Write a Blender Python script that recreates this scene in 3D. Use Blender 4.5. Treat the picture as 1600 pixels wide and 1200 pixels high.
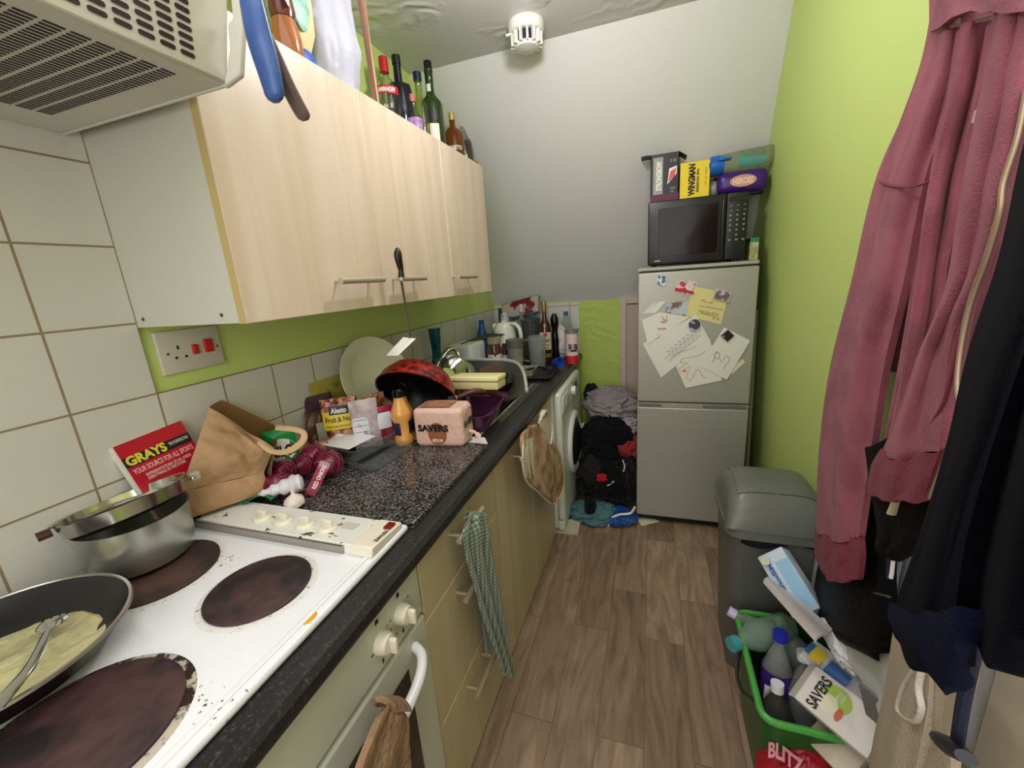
import bpy, math, random
from mathutils import Vector, Matrix, noise
random.seed(7)
S = bpy.context.scene
for o in list(bpy.data.objects): bpy.data.objects.remove(o)
COL = S.collection
# ---------------- camera ----------------
F = 641.515
CM = ((0.94802365, 0.31094231, -0.06757251), (0.014376, -0.25399586, -0.96709846), (-0.31787497, 0.91586079, -0.24526419))
CP = Vector((1.0517, 0.0, 1.34))
CAR, CAD, CAF = Vector(CM[0]), Vector(CM[1]), Vector(CM[2])
cam = bpy.data.objects.new('camera', bpy.data.cameras.new('camera')); COL.objects.link(cam)
rot = Matrix((CAR, -CAD, -CAF)).transposed()
cam.matrix_world = Matrix.Translation(CP) @ rot.to_4x4()
cam.data.sensor_width = 36; cam.data.lens = F * 36 / 1600; cam.data.clip_start = 0.02
S.camera = cam
def P(u, v, x=None, y=None, z=None):
    """point of the room seen at photo position u,v that lies on the plane x=, y= or z="""
    c = Vector((u - 800, v - 600, F))
    w = CAR * c.x + CAD * c.y + CAF * c.z
    if x is not None: t = (x - CP.x) / w.x
    elif y is not None: t = (y - CP.y) / w.y
    else: t = (z - CP.z) / w.z
    return CP + w * t
# ---------------- world, lamps, exposure ----------------
W = bpy.data.worlds.new('world'); S.world = W; W.use_nodes = True
W.node_tree.nodes['Background'].inputs[0].default_value = (0.9, 0.95, 1.0, 1)
W.node_tree.nodes['Background'].inputs[1].default_value = 0.35
def lamp(name, kind, loc, energy, color, size=0.1, rot=(0, 0, 0), sy=None):
    l = bpy.data.lights.new(name, kind); l.energy = energy; l.color = color
    if kind == 'AREA':
        l.size = size
        if sy: l.shape = 'RECTANGLE'; l.size_y = sy
    else: l.shadow_soft_size = size
    o = bpy.data.objects.new(name, l); COL.objects.link(o); o.location = loc; o.rotation_euler = rot
    return o
lamp('ceiling_lamp_light', 'POINT', (0.78, 1.2, 2.12), 11.5, (1.0, 0.95, 0.98), 0.05)
lamp('overhead_soft_fill', 'AREA', (0.85, 0.1, 2.24), 9, (1.0, 0.95, 1.0), 1.2, (0, 0, 0), 1.0)  # added soft fill for ambience, out of view, no real ceiling fitting
lamp('room_fill_light', 'AREA', (0.95, -1.1, 1.5), 15, (1.0, 0.95, 1.0), 1.2, (math.radians(85), 0, 0), 1.4)
S.view_settings.view_transform = 'Standard'
S.view_settings.look = 'None'
S.view_settings.gamma = 1.0
S.view_settings.exposure = 0.25
S.view_settings.use_curve_mapping = False
# ---------------- materials ----------------
def lin(c):
    return tuple(((v / 255) / 12.92 if v / 255 <= 0.04045 else ((v / 255 + 0.055) / 1.055) ** 2.4) for v in c)
MATS = {}
def mat(name, col=(200, 200, 200), rough=0.5, metal=0.0, spec=0.5, bump=0.0, bscale=40.0, var=0.0, vscale=6.0, col2=None,
        trans=0.0, ior=1.45, sheen=0.0, emit=0.0, coat=0.0, stretch=(1, 1, 1), alpha=1.0, detail=4.0, lo=0.4, hi=0.6):
    if name in MATS: return MATS[name]
    m = bpy.data.materials.new(name); m.use_nodes = True; MATS[name] = m
    nt = m.node_tree; N = nt.nodes; L = nt.links; b = N['Principled BSDF']
    c = (*lin(col), 1)
    b.inputs['Base Color'].default_value = c
    b.inputs['Roughness'].default_value = rough; b.inputs['Metallic'].default_value = metal
    b.inputs['Specular IOR Level'].default_value = spec; b.inputs['IOR'].default_value = ior
    b.inputs['Transmission Weight'].default_value = trans
    b.inputs['Coat Weight'].default_value = coat; b.inputs['Alpha'].default_value = alpha
    if sheen: b.inputs['Sheen Weight'].default_value = sheen
    if emit:
        b.inputs['Emission Color'].default_value = c; b.inputs['Emission Strength'].default_value = emit
    if bump or var or col2:
        tc = N.new('ShaderNodeTexCoord'); mp = N.new('ShaderNodeMapping'); mp.inputs['Scale'].default_value = stretch
        g = N.new('ShaderNodeNewGeometry')
        L.new(g.outputs['Position'], mp.inputs['Vector'])
    if col2 or var:
        n = N.new('ShaderNodeTexNoise'); n.inputs['Scale'].default_value = vscale; n.inputs['Detail'].default_value = detail
        L.new(mp.outputs[0], n.inputs['Vector'])
        r = N.new('ShaderNodeValToRGB'); r.color_ramp.elements[0].position = lo; r.color_ramp.elements[1].position = hi
        if col2: a, bb = (*lin(col), 1), (*lin(col2), 1)
        else:
            a = (*[v * (1 - var) for v in lin(col)], 1); bb = (*[min(1, v * (1 + var)) for v in lin(col)], 1)
        r.color_ramp.elements[0].color = a; r.color_ramp.elements[1].color = bb
        L.new(n.outputs['Fac'], r.inputs[0]); L.new(r.outputs[0], b.inputs['Base Color'])
    if bump:
        n2 = N.new('ShaderNodeTexNoise'); n2.inputs['Scale'].default_value = bscale; n2.inputs['Detail'].default_value = 3
        L.new(mp.outputs[0], n2.inputs['Vector'])
        bp = N.new('ShaderNodeBump'); bp.inputs['Strength'].default_value = bump; bp.inputs['Distance'].default_value = 0.01
        L.new(n2.outputs['Fac'], bp.inputs['Height']); L.new(bp.outputs[0], b.inputs['Normal'])
    return m
def nodes_of(name, rough=0.5, **k):
    m = mat(name, rough=rough, **k); nt = m.node_tree
    return m, nt.nodes, nt.links, nt.nodes['Principled BSDF']
def pos(N, L, scale=(1, 1, 1), order=None, loc=(0, 0, 0)):
    g = N.new('ShaderNodeNewGeometry'); s = N.new('ShaderNodeSeparateXYZ'); c = N.new('ShaderNodeCombineXYZ')
    L.new(g.outputs['Position'], s.inputs[0])
    order = order or 'XYZ'
    for i, k in enumerate(order):
        if k != '0': L.new(s.outputs[k], c.inputs[i])
    mp = N.new('ShaderNodeMapping'); mp.inputs['Scale'].default_value = scale; mp.inputs['Location'].default_value = loc
    L.new(c.outputs[0], mp.inputs['Vector'])
    return mp.outputs[0]
def ramp(N, stops):
    r = N.new('ShaderNodeValToRGB'); e = r.color_ramp.elements
    while len(e) < len(stops): e.new(0.5)
    for i, (p, c) in enumerate(stops):
        e[i].position = p; e[i].color = (*lin(c), 1)
    return r
# tiles
def tile_mat(name, order, offy, offz):
    m, N, L, b = nodes_of(name, rough=0.16)
    v = pos(N, L, (1, 1, 1), order, (offy, offz, 0))
    br = N.new('ShaderNodeTexBrick'); br.offset = 0; br.squash = 1
    br.inputs['Scale'].default_value = 1; br.inputs['Brick Width'].default_value = 0.15; br.inputs['Row Height'].default_value = 0.156
    br.inputs['Mortar Size'].default_value = 0.0022; br.inputs['Mortar Smooth'].default_value = 0.1; br.inputs['Bias'].default_value = 0
    br.inputs['Color1'].default_value = (*lin((214, 213, 204)), 1); br.inputs['Color2'].default_value = (*lin((210, 209, 200)), 1)
    br.inputs['Mortar'].default_value = (*lin((150, 130, 102)), 1)
    L.new(v, br.inputs['Vector']); L.new(br.outputs['Color'], b.inputs['Base Color'])
    rr = N.new('ShaderNodeMapRange'); rr.inputs[3].default_value = 0.17; rr.inputs[4].default_value = 0.8
    L.new(br.outputs['Fac'], rr.inputs[0]); L.new(rr.outputs[0], b.inputs['Roughness'])
    n = N.new('ShaderNodeTexNoise'); n.inputs['Scale'].default_value = 9
    L.new(v, n.inputs['Vector'])
    mx = N.new('ShaderNodeMath'); mx.operation = 'MULTIPLY_ADD'; mx.inputs[1].default_value = -1.2
    L.new(br.outputs['Fac'], mx.inputs[0]); L.new(n.outputs['Fac'], mx.inputs[2])
    bp = N.new('ShaderNodeBump'); bp.inputs['Strength'].default_value = 0.35; bp.inputs['Distance'].default_value = 0.004
    L.new(mx.outputs[0], bp.inputs['Height']); L.new(bp.outputs[0], b.inputs['Normal'])
    return m
TILE_L = tile_mat('tiles_left', 'YZ0', -0.589 + 0.15 * 20, -1.148 + 0.156 * 20)
TILE_B = tile_mat('tiles_back', 'XZ0', 0.06 + 3, -1.148 + 0.156 * 20)
def paint(name, c, swirl=0.0, sc=10, rough=0.55, fine=0.12):
    m, N, L, b = nodes_of(name, rough=rough)
    b.inputs['Base Color'].default_value = (*lin(c), 1)
    v = pos(N, L)
    n = N.new('ShaderNodeTexNoise'); n.inputs['Scale'].default_value = sc; n.inputs['Detail'].default_value = 2; n.inputs['Distortion'].default_value = 3.5 if swirl else 0
    n2 = N.new('ShaderNodeTexNoise'); n2.inputs['Scale'].default_value = 5; n2.inputs['Detail'].default_value = 6
    L.new(v, n.inputs['Vector']); L.new(v, n2.inputs['Vector'])
    if swirl:
        wv = N.new('ShaderNodeTexWave'); wv.wave_type = 'RINGS'; wv.inputs['Scale'].default_value = sc * 1.3; wv.inputs['Distortion'].default_value = 14
        wv.inputs['Detail'].default_value = 2; wv.inputs['Detail Scale'].default_value = 0.7
        L.new(v, wv.inputs['Vector'])
        mu = N.new('ShaderNodeMath'); mu.operation = 'MULTIPLY'
        rp = ramp(N, [(0.48, (0, 0, 0)), (0.62, (255, 255, 255))])
        L.new(n2.outputs['Fac'], rp.inputs[0]); L.new(rp.outputs[0], mu.inputs[0]); L.new(wv.outputs['Fac'], mu.inputs[1])
        h = mu.outputs[0]; st = swirl
    else: h = n2.outputs['Fac']; st = fine
    bp = N.new('ShaderNodeBump'); bp.inputs['Strength'].default_value = st; bp.inputs['Distance'].default_value = 0.006
    L.new(h, bp.inputs['Height']); L.new(bp.outputs[0], b.inputs['Normal'])
    return m
GREEN = paint('lime_paint', (200, 221, 128))
GREEN_TEX = paint('lime_textured_paint', (182, 206, 98), 0.5, 7)
CEIL = paint('ceiling_artex', (205, 206, 200), 1.0, 5.5, 0.3)
SLOPE = paint('white_paint', (222, 223, 219), rough=0.6)
# vinyl wood floor: planks along y
FLOOR, N, L, b = nodes_of('wood_floor', rough=0.42)
v = pos(N, L, (1, 1, 1), 'YX0', (0.3, 0.03, 0))
br = N.new('ShaderNodeTexBrick'); br.offset = 0.37; br.offset_frequency = 2
br.inputs['Scale'].default_value = 1; br.inputs['Brick Width'].default_value = 0.62; br.inputs['Row Height'].default_value = 0.135
br.inputs['Mortar Size'].default_value = 0.0012; br.inputs['Color1'].default_value = (0, 0, 0, 1); br.inputs['Color2'].default_value = (1, 1, 1, 1); br.inputs['Mortar'].default_value = (0.3, 0.3, 0.3, 1)
L.new(v, br.inputs['Vector'])
vn = pos(N, L, (11, 1.9, 1)); nn = N.new('ShaderNodeTexNoise'); nn.inputs['Scale'].default_value = 1.6; nn.inputs['Detail'].default_value = 8; nn.inputs['Distortion'].default_value = 1.8
ad = N.new('ShaderNodeVectorMath'); ad.operation = 'MULTIPLY_ADD'; ad.inputs[1].default_value = (7, 7, 7)
L.new(br.outputs['Color'], ad.inputs[0]); L.new(vn, ad.inputs[2]); L.new(ad.outputs[0], nn.inputs['Vector'])
rp = ramp(N, [(0.28, (126, 104, 82)), (0.5, (152, 128, 104)), (0.72, (174, 150, 124))])
L.new(nn.outputs['Fac'], rp.inputs[0])
mx = N.new('ShaderNodeMix'); mx.data_type = 'RGBA'; mx.blend_type = 'MULTIPLY'; mx.inputs[0].default_value = 1
r2 = ramp(N, [(0, (205, 200, 196)), (1, (255, 255, 255))]); L.new(br.outputs['Color'], r2.inputs[0])
L.new(rp.outputs[0], mx.inputs[6]); L.new(r2.outputs[0], mx.inputs[7])
mg = N.new('ShaderNodeMix'); mg.data_type = 'RGBA'; mg.inputs[7].default_value = (*lin((80, 62, 48)), 1)
mm = N.new('ShaderNodeMath'); mm.operation = 'MULTIPLY'; mm.inputs[1].default_value = 0.65; L.new(br.outputs['Fac'], mm.inputs[0])
L.new(mm.outputs[0], mg.inputs[0]); L.new(mx.outputs[2], mg.inputs[6]); L.new(mg.outputs[2], b.inputs['Base Color'])
# pale birch laminate with vertical grain
def wood(name, c1, c2, c3, rough=0.35):
    m, N, L, b = nodes_of(name, rough=rough)
    v = pos(N, L, (1, 9, 0.8)); n = N.new('ShaderNodeTexNoise'); n.inputs['Scale'].default_value = 1.6; n.inputs['Detail'].default_value = 6; n.inputs['Distortion'].default_value = 0.9
    L.new(v, n.inputs['Vector']); rp = ramp(N, [(0.32, c1), (0.5, c2), (0.68, c3)])
    L.new(n.outputs['Fac'], rp.inputs[0]); L.new(rp.outputs[0], b.inputs['Base Color'])
    return m
BIRCH = wood('birch_laminate', (207, 186, 163), (214, 195, 174), (220, 203, 185))
BIRCH_LOW = wood('cream_laminate', (194, 180, 142), (201, 188, 150), (208, 196, 160), 0.4)
EDGE = mat('door_edging', (190, 168, 112), 0.5)
PALE_EDGE = mat('pale_edging', (238, 222, 176), 0.5)
WHITE = mat('white_laminate', (200, 198, 184), 0.4, bump=0.02, bscale=20)
def speckle(name, base, dots, sc, lo, hi, rough):
    m, N, L, b = nodes_of(name, rough=rough)
    v = pos(N, L); n = N.new('ShaderNodeTexNoise'); n.inputs['Scale'].default_value = sc; n.inputs['Detail'].default_value = 3; n.inputs['Roughness'].default_value = 0.7
    L.new(v, n.inputs['Vector']); rp = ramp(N, [(lo, base), (hi, dots)])
    L.new(n.outputs['Fac'], rp.inputs[0]); L.new(rp.outputs[0], b.inputs['Base Color'])
    return m
GRANITE = speckle('black_speckled_laminate', (34, 33, 34), (84, 82, 80), 160, 0.55, 0.75, 0.33)
BOARD = speckle('speckled_granite', (26, 25, 27), (138, 132, 130), 190, 0.46, 0.66, 0.16)
# ---------------- geometry ----------------
class G:
    def __init__(s, v=None, f=None, mi=None): s.v = v or []; s.f = f or []; s.mi = mi or [0] * len(s.f)
    def add(s, o, mi=None):
        n = len(s.v); s.v += [Vector(p) for p in o.v]; s.f += [tuple(i + n for i in f) for f in o.f]
        s.mi += [mi if mi is not None else k for k in o.mi]; return s
    def move(s, d): s.v = [Vector(p) + Vector(d) for p in s.v]; return s
    def xf(s, M): s.v = [M @ Vector(p) for p in s.v]; return s
    def rot(s, axis, deg, c=(0, 0, 0)):
        R = Matrix.Rotation(math.radians(deg), 4, axis); c = Vector(c); s.v = [R @ (Vector(p) - c) + c for p in s.v]; return s
    def scale(s, k):
        k = (k, k, k) if not hasattr(k, '__len__') else k; s.v = [Vector((p[0] * k[0], p[1] * k[1], p[2] * k[2])) for p in s.v]; return s
    def map(s, fn): s.v = [Vector(fn(Vector(p))) for p in s.v]; return s
    def copy(s): return G([Vector(p) for p in s.v], list(s.f), list(s.mi))
def box(x0, x1, y0, y1, z0, z1):
    v = [(x, y, z) for z in (z0, z1) for y in (y0, y1) for x in (x0, x1)]
    return G([Vector(p) for p in v], [(0, 2, 3, 1), (4, 5, 7, 6), (0, 1, 5, 4), (1, 3, 7, 5), (3, 2, 6, 7), (2, 0, 4, 6)])
def cbox(sx, sy, sz, c=(0, 0, 0)):
    return box(c[0] - sx / 2, c[0] + sx / 2, c[1] - sy / 2, c[1] + sy / 2, c[2] - sz / 2, c[2] + sz / 2)
def rbox(sx, sy, sz, r=0.01, n=3, c=(0, 0, 0)):
    """rounded box"""
    st = [-1.0]; g = G()
    def ax(s):
        h = s / 2; k = [-h + r * (1 - math.cos(math.pi / 2 * i / n)) for i in range(n + 1)]
        return k
    import itertools
    # build from a subdivided cube projected onto a rounded box
    m = 2 * n + 1; vs = {}; V = []
    def key(p):
        q = tuple(round(a, 6) for a in p)
        if q not in vs: vs[q] = len(V); V.append(p)
        return vs[q]
    H = (sx / 2, sy / 2, sz / 2)
    def co(a, h):
        k = [-h + r * (1 - math.cos(math.pi / 2 * i / n)) for i in range(n + 1)]
        k = k + [-t for t in reversed(k)]
        return k
    A = [co(i, H[i]) for i in range(3)]; K = len(A[0]); F_ = []
    def rnd(p):
        q = [max(-H[i] + r, min(H[i] - r, p[i])) for i in range(3)]
        d = Vector(p) - Vector(q)
        if d.length > 1e-9: d = d.normalized() * r
        return Vector(q) + d
    for a in range(3):
        b1, b2 = (a + 1) % 3, (a + 2) % 3
        for sgn in (0, K - 1):
            idx = []
            for i in range(K):
                row = []
                for j in range(K):
                    p = [0, 0, 0]; p[a] = A[a][sgn]; p[b1] = A[b1][i]; p[b2] = A[b2][j]
                    row.append(key(tuple(p)))
                idx.append(row)
            for i in range(K - 1):
                for j in range(K - 1):
                    f = (idx[i][j], idx[i + 1][j], idx[i + 1][j + 1], idx[i][j + 1])
                    F_.append(f if sgn else f[::-1])
    return G([rnd(p) + Vector(c) for p in V], F_)
def lathe(prof, n=28, c=(0, 0, 0), cap=True, a0=0.0, a1=2 * math.pi):
    full = abs(a1 - a0 - 2 * math.pi) < 1e-6; g = G(); m = n if full else n + 1; c = Vector(c)
    for (r, z) in prof:
        for i in range(m):
            a = a0 + (a1 - a0) * i / n
            g.v.append(Vector((r * math.cos(a), r * math.sin(a), z)) + c)
    for k in range(len(prof) - 1):
        for i in range(n):
            j = (i + 1) % m if full else i + 1
            g.f.append((k * m + i, k * m + j, (k + 1) * m + j, (k + 1) * m + i))
    if cap and full:
        if prof[0][0] > 1e-5: g.f.append(tuple(reversed(range(m))))
        if prof[-1][0] > 1e-5: g.f.append(tuple(range((len(prof) - 1) * m, len(prof) * m)))
    g.mi = [0] * len(g.f); return g
def frame_at(t, up=Vector((0, 0, 1))):
    t = t.normalized(); u = up.cross(t)
    if u.length < 1e-3: u = Vector((1, 0, 0)).cross(t)
    u.normalize(); return u, t.cross(u)
def tube(pts, r, n=10, flat=1.0, cap=True, noise_amp=0.0, nf=8.0, ridge=0.0, rk=5):
    pts = [Vector(p) for p in pts]; R = r if hasattr(r, '__len__') else [r] * len(pts); g = G()
    u_prev = None
    for i, p in enumerate(pts):
        t = (pts[min(i + 1, len(pts) - 1)] - pts[max(i - 1, 0)])
        if t.length < 1e-9: t = Vector((0, 0, 1))
        t.normalize()
        if u_prev is None: u, w = frame_at(t)
        else:
            u = u_prev - t * u_prev.dot(t); u.normalize(); w = t.cross(u)
        u_prev = u
        for k in range(n):
            a = 2 * math.pi * k / n; rr = R[i]
            q = p + u * math.cos(a) * rr + w * math.sin(a) * rr * flat
            if ridge: rr2 = ridge * math.sin(rk * a + i * 0.15 + 2 * noise.noise(p * 6)); q += (q - p).normalized() * rr2
            if noise_amp: q += (q - p).normalized() * noise_amp * noise.noise(q * nf)
            g.v.append(q)
    for i in range(len(pts) - 1):
        for k in range(n):
            j = (k + 1) % n
            g.f.append((i * n + k, i * n + j, (i + 1) * n + j, (i + 1) * n + k))
    if cap: g.f.append(tuple(reversed(range(n)))); g.f.append(tuple(range((len(pts) - 1) * n, len(pts) * n)))
    g.mi = [0] * len(g.f); return g
def curve(pts, n=8):
    """Catmull-Rom through points"""
    pts = [Vector(p) for p in pts]; out = []
    for i in range(len(pts) - 1):
        a = pts[max(i - 1, 0)]; b_ = pts[i]; c = pts[i + 1]; d = pts[min(i + 2, len(pts) - 1)]
        for k in range(n):
            t = k / n
            out.append(0.5 * ((2 * b_) + (c - a) * t + (2 * a - 5 * b_ + 4 * c - d) * t * t + (3 * b_ - a - 3 * c + d) * t ** 3))
    out.append(pts[-1]); return out
def prism(poly, h, M=None):
    """2D outline in xy, extruded 0..h in z"""
    n = len(poly); g = G([Vector((p[0], p[1], 0)) for p in poly] + [Vector((p[0], p[1], h)) for p in poly])
    ar = sum(poly[i][0] * poly[(i + 1) % n][1] - poly[(i + 1) % n][0] * poly[i][1] for i in range(n))
    idx = list(range(n)) if ar > 0 else list(reversed(range(n)))
    g.f = [tuple(reversed(idx)), tuple(i + n for i in idx)]
    for k in range(n):
        i, j = idx[k], idx[(k + 1) % n]; g.f.append((i, j, j + n, i + n))
    g.mi = [0] * len(g.f)
    return g.xf(M) if M else g
def plane_M(o, u, w):
    """matrix with local x->u, local y->w (made square), local z->normal, at o"""
    u = Vector(u).normalized(); w = Vector(w); w = (w - u * w.dot(u)).normalized(); nrm = u.cross(w)
    M = Matrix((u, w, nrm)).transposed().to_4x4(); M.translation = Vector(o); return M
def sheet(fn, nu, nv, th=0.002):
    """closed thin sheet from fn(u,v)->point, thickened along its normal"""
    A = [[Vector(fn(i / nu, j / nv)) for j in range(nv + 1)] for i in range(nu + 1)]
    def nr(i, j):
        a = A[min(i + 1, nu)][j] - A[max(i - 1, 0)][j]; b_ = A[i][min(j + 1, nv)] - A[i][max(j - 1, 0)]
        k = a.cross(b_); return k.normalized() if k.length > 1e-12 else Vector((0, 0, 1))
    g = G(); m = nv + 1; top = [[None] * m for _ in range(nu + 1)]
    for i in range(nu + 1):
        for j in range(m): g.v.append(A[i][j] + nr(i, j) * th * 0.5)
    for i in range(nu + 1):
        for j in range(m): g.v.append(A[i][j] - nr(i, j) * th * 0.5)
    o = (nu + 1) * m
    for i in range(nu):
        for j in range(nv):
            a, b_, c, d = i * m + j, (i + 1) * m + j, (i + 1) * m + j + 1, i * m + j + 1
            g.f.append((a, b_, c, d)); g.f.append((d + o, c + o, b_ + o, a + o))
    for i in range(nu):
        a, b_ = i * m, (i + 1) * m; g.f.append((a, a + o, b_ + o, b_))
        a, b_ = i * m + nv, (i + 1) * m + nv; g.f.append((b_, b_ + o, a + o, a))
    for j in range(nv):
        g.f.append((j + 1, j + 1 + o, j + o, j)); a = nu * m + j; g.f.append((a, a + o, a + 1 + o, a + 1))
    g.mi = [0] * len(g.f); return g
def ball(r=(1, 1, 1), n=24, m=14, c=(0, 0, 0), amp=0.0, nf=4.0, seed=0.0, ridge=False, flatz=None):
    r = r if hasattr(r, '__len__') else (r, r, r); g = G(); c = Vector(c)
    for j in range(m + 1):
        ph = math.pi * j / m
        for i in range(n):
            a = 2 * math.pi * i / n
            d = Vector((math.sin(ph) * math.cos(a), math.sin(ph) * math.sin(a), -math.cos(ph)))
            k = 1.0
            if amp:
                q = d * nf * 0.5 + Vector((seed, seed * 1.7, -seed))
                nn = noise.noise(q) + 0.5 * noise.noise(q * 2.3)
                if ridge: nn = 0.9 * (1 - abs(noise.noise(q)) * 2.4) + 0.5 * (1 - abs(noise.noise(q * 2.6)) * 2.4) - 0.5
                k += amp * nn
            p = Vector((d.x * r[0] * k, d.y * r[1] * k, d.z * r[2] * k))
            if flatz is not None and p.z < flatz: p.z = flatz
            g.v.append(p + c)
    for j in range(m):
        for i in range(n):
            k = (i + 1) % n; g.f.append((j * n + i, j * n + k, (j + 1) * n + k, (j + 1) * n + i))
    g.mi = [0] * len(g.f); return g
TXT = {}
def text_geom(s, bold=0.0, depth=0.0006, space=1.0):
    """flat lettering as a mesh: x right, y up, normalised to height 1 (cap height), origin lower left"""
    k = (s, bold, space)
    if k not in TXT:
        c = bpy.data.curves.new('t', 'FONT'); c.body = s; c.size = 1; c.offset = bold; c.resolution_u = 3; c.space_character = space; c.space_line = 0.9
        o = bpy.data.objects.new('t', c); COL.objects.link(o)
        bpy.context.view_layer.update()
        me = bpy.data.meshes.new_from_object(o.evaluated_get(bpy.context.evaluated_depsgraph_get()))
        v = [Vector(p.co) for p in me.vertices]; f = [tuple(p.vertices) for p in me.polygons]
        x0 = min(p.x for p in v); x1 = max(p.x for p in v); y0 = min(p.y for p in v); y1 = max(p.y for p in v)
        v = [Vector(((p.x - x0) / (x1 - x0), (p.y - y0) / (y1 - y0), 0)) for p in v]
        TXT[k] = (v, f); bpy.data.objects.remove(o); bpy.data.curves.remove(c); bpy.data.meshes.remove(me)
    v, f = TXT[k]; return G([p.copy() for p in v], list(f))
def letters(s, M, x, y, w, h, bold=0.0, z=0.0006, space=1.0, shear=0.0):
    """lettering on the plane M (local x right, y up), fitted in the box x,y,w,h"""
    g = text_geom(s, bold, space=space)
    g.v = [M @ Vector((x + p.x * w + shear * p.y * h, y + p.y * h, z)) for p in g.v]; return g
def cyl_letters(s, c, r, a_mid, aw, z0, h, bold=0.0, vertical=False):
    """lettering wrapped on an upright cylinder round c, read from outside"""
    g = text_geom(s, bold); c = Vector(c)
    def fn(p):
        if vertical: a = a_mid + (p.y - 0.5) * aw * -1; z = z0 + p.x * h
        else: a = a_mid + (p.x - 0.5) * aw; z = z0 + p.y * h
        return c + Vector((r * math.cos(a), r * math.sin(a), z))
    return g.map(fn)
def flat(poly, M, z=0.0004, h=0.0003):
    return prism(poly, h).move((0, 0, z)).xf(M)
def rect(x, y, w, h): return [(x, y), (x + w, y), (x + w, y + h), (x, y + h)]
def oval(x, y, rx, ry, n=20, a=0.0):
    return [(x + rx * math.cos(2 * math.pi * i / n) * math.cos(a) - ry * math.sin(2 * math.pi * i / n) * math.sin(a),
             y + rx * math.cos(2 * math.pi * i / n) * math.sin(a) + ry * math.sin(2 * math.pi * i / n) * math.cos(a)) for i in range(n)]
# ---------------- objects ----------------
def world_loc(o):
    p = Vector((0, 0, 0))
    while o: p = p + o.location; o = o.parent
    return p
def mk(name, g, m, parent=None, smooth=35, bevel=0.0, label=None, seg=2, sub=0):
    ms = m if isinstance(m, (list, tuple)) else [m]
    me = bpy.data.meshes.new(name)
    xs = [p[0] for p in g.v]; ys = [p[1] for p in g.v]; zs = [p[2] for p in g.v]
    org = Vector(((min(xs) + max(xs)) / 2, (min(ys) + max(ys)) / 2, min(zs)))
    me.from_pydata([tuple(Vector(p) - org) for p in g.v], [], [list(dict.fromkeys(f)) for f in g.f]); me.update()
    for k in ms: me.materials.append(k)
    if len(ms) > 1: me.polygons.foreach_set('material_index', g.mi)
    me.polygons.foreach_set('use_smooth', [smooth > 0] * len(me.polygons))
    if smooth: me.set_sharp_from_angle(angle=math.radians(smooth))
    o = bpy.data.objects.new(name, me); COL.objects.link(o)
    if parent: o.parent = parent; o.location = org - world_loc(parent)
    else: o.location = org
    if bevel:
        b_ = o.modifiers.new('bevel', 'BEVEL'); b_.width = bevel; b_.segments = seg; b_.limit_method = 'ANGLE'; b_.angle_limit = math.radians(40)
    if sub:
        s = o.modifiers.new('sub', 'SUBSURF'); s.levels = sub; s.render_levels = sub
    if label: o['label'] = label
    return o
def tag(o, label, cat, group=None):
    o['label'] = label; o['category'] = cat
    if group: o['group'] = group
    return o
def thing(name, loc, label, cat, group=None):
    o = bpy.data.objects.new(name, None); COL.objects.link(o); o.location = loc; o.empty_display_size = 0.05
    return tag(o, label, cat, group)
def struct(name, g, m, **k):
    o = mk(name, g, m, **k); o['kind'] = 'structure'; return o
def copy_tree(o, parent=None):
    c = o.copy(); COL.objects.link(c); c.parent = parent
    for ch in o.children: copy_tree(ch, c)
    return c
# common materials
STEEL = mat('brushed_steel', (176, 172, 164), 0.32, 1.0)
CHROME = mat('chrome', (205, 205, 202), 0.12, 1.0)
SATIN = mat('satin_nickel', (196, 182, 160), 0.38, 0.55)
BLACKP = mat('black_plastic', (18, 18, 19), 0.35)
DARK = mat('dark_recess', (10, 10, 11), 0.7)
ENAMEL = mat('white_enamel', (236, 237, 238), 0.18)
WPLAST = mat('white_plastic', (228, 227, 218), 0.35)
CREAM_P = mat('cream_plastic', (232, 226, 206), 0.35)
BLACK_INK = mat('black_ink', (22, 20, 20), 0.6)
WHITE_INK = mat('white_ink', (240, 240, 236), 0.6)
RED_INK = mat('red_ink', (190, 30, 38), 0.5)
# =============== the room ===============
WT = 0.83                                   # worktop height
struct('floor', box(-0.05, 1.75, -1.5, 2.85, -0.05, 0), FLOOR)
struct('wall_left', box(-0.12, 0, -1.5, 2.85, 0, 2.3), GREEN)
struct('trim_1', box(0, 0.008, -1.5, 0.589, 0.80, 1.80), TILE_L)
struct('trim_2', box(0, 0.008, 0.589, 2.76, 0.80, 1.148), TILE_L)
struct('wall_back', box(0, 1.75, 2.76, 2.88, 0, 1.18), GREEN_TEX)
struct('trim_3', box(0.008, 0.60, 2.752, 2.76, 0.80, 1.168), TILE_B)
def wx(z): return 1.62 - 0.05 * z
g = G([Vector(p) for p in [(wx(0), -1.5, 0), (wx(0), 2.85, 0), (wx(2.3), 2.85, 2.3), (wx(2.3), -1.5, 2.3), (1.8, -1.5, 0), (1.8, 2.85, 0), (1.8, 2.85, 2.3), (1.8, -1.5, 2.3)]],
      [(0, 1, 2, 3), (7, 6, 5, 4), (0, 4, 5, 1), (3, 2, 6, 7), (1, 5, 6, 2), (0, 3, 7, 4)])
struct('wall_right', g, GREEN)
g = G([Vector(p) for p in [(-0.02, 2.76, 1.17), (1.75, 2.76, 1.17), (1.75, 1.912, 2.27), (-0.02, 1.912, 2.27)]], [])
g = sheet(lambda u, v: (1.77 * u - 0.02, 2.77 - 0.858 * v + 0.03, 1.157 + 1.113 * v + 0.024), 2, 2, 0.07)
struct('wall_slope', g, SLOPE, smooth=0)
struct('ceiling', box(-0.1, 1.8, -1.5, 2.05, 2.27, 2.36), CEIL)
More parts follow.
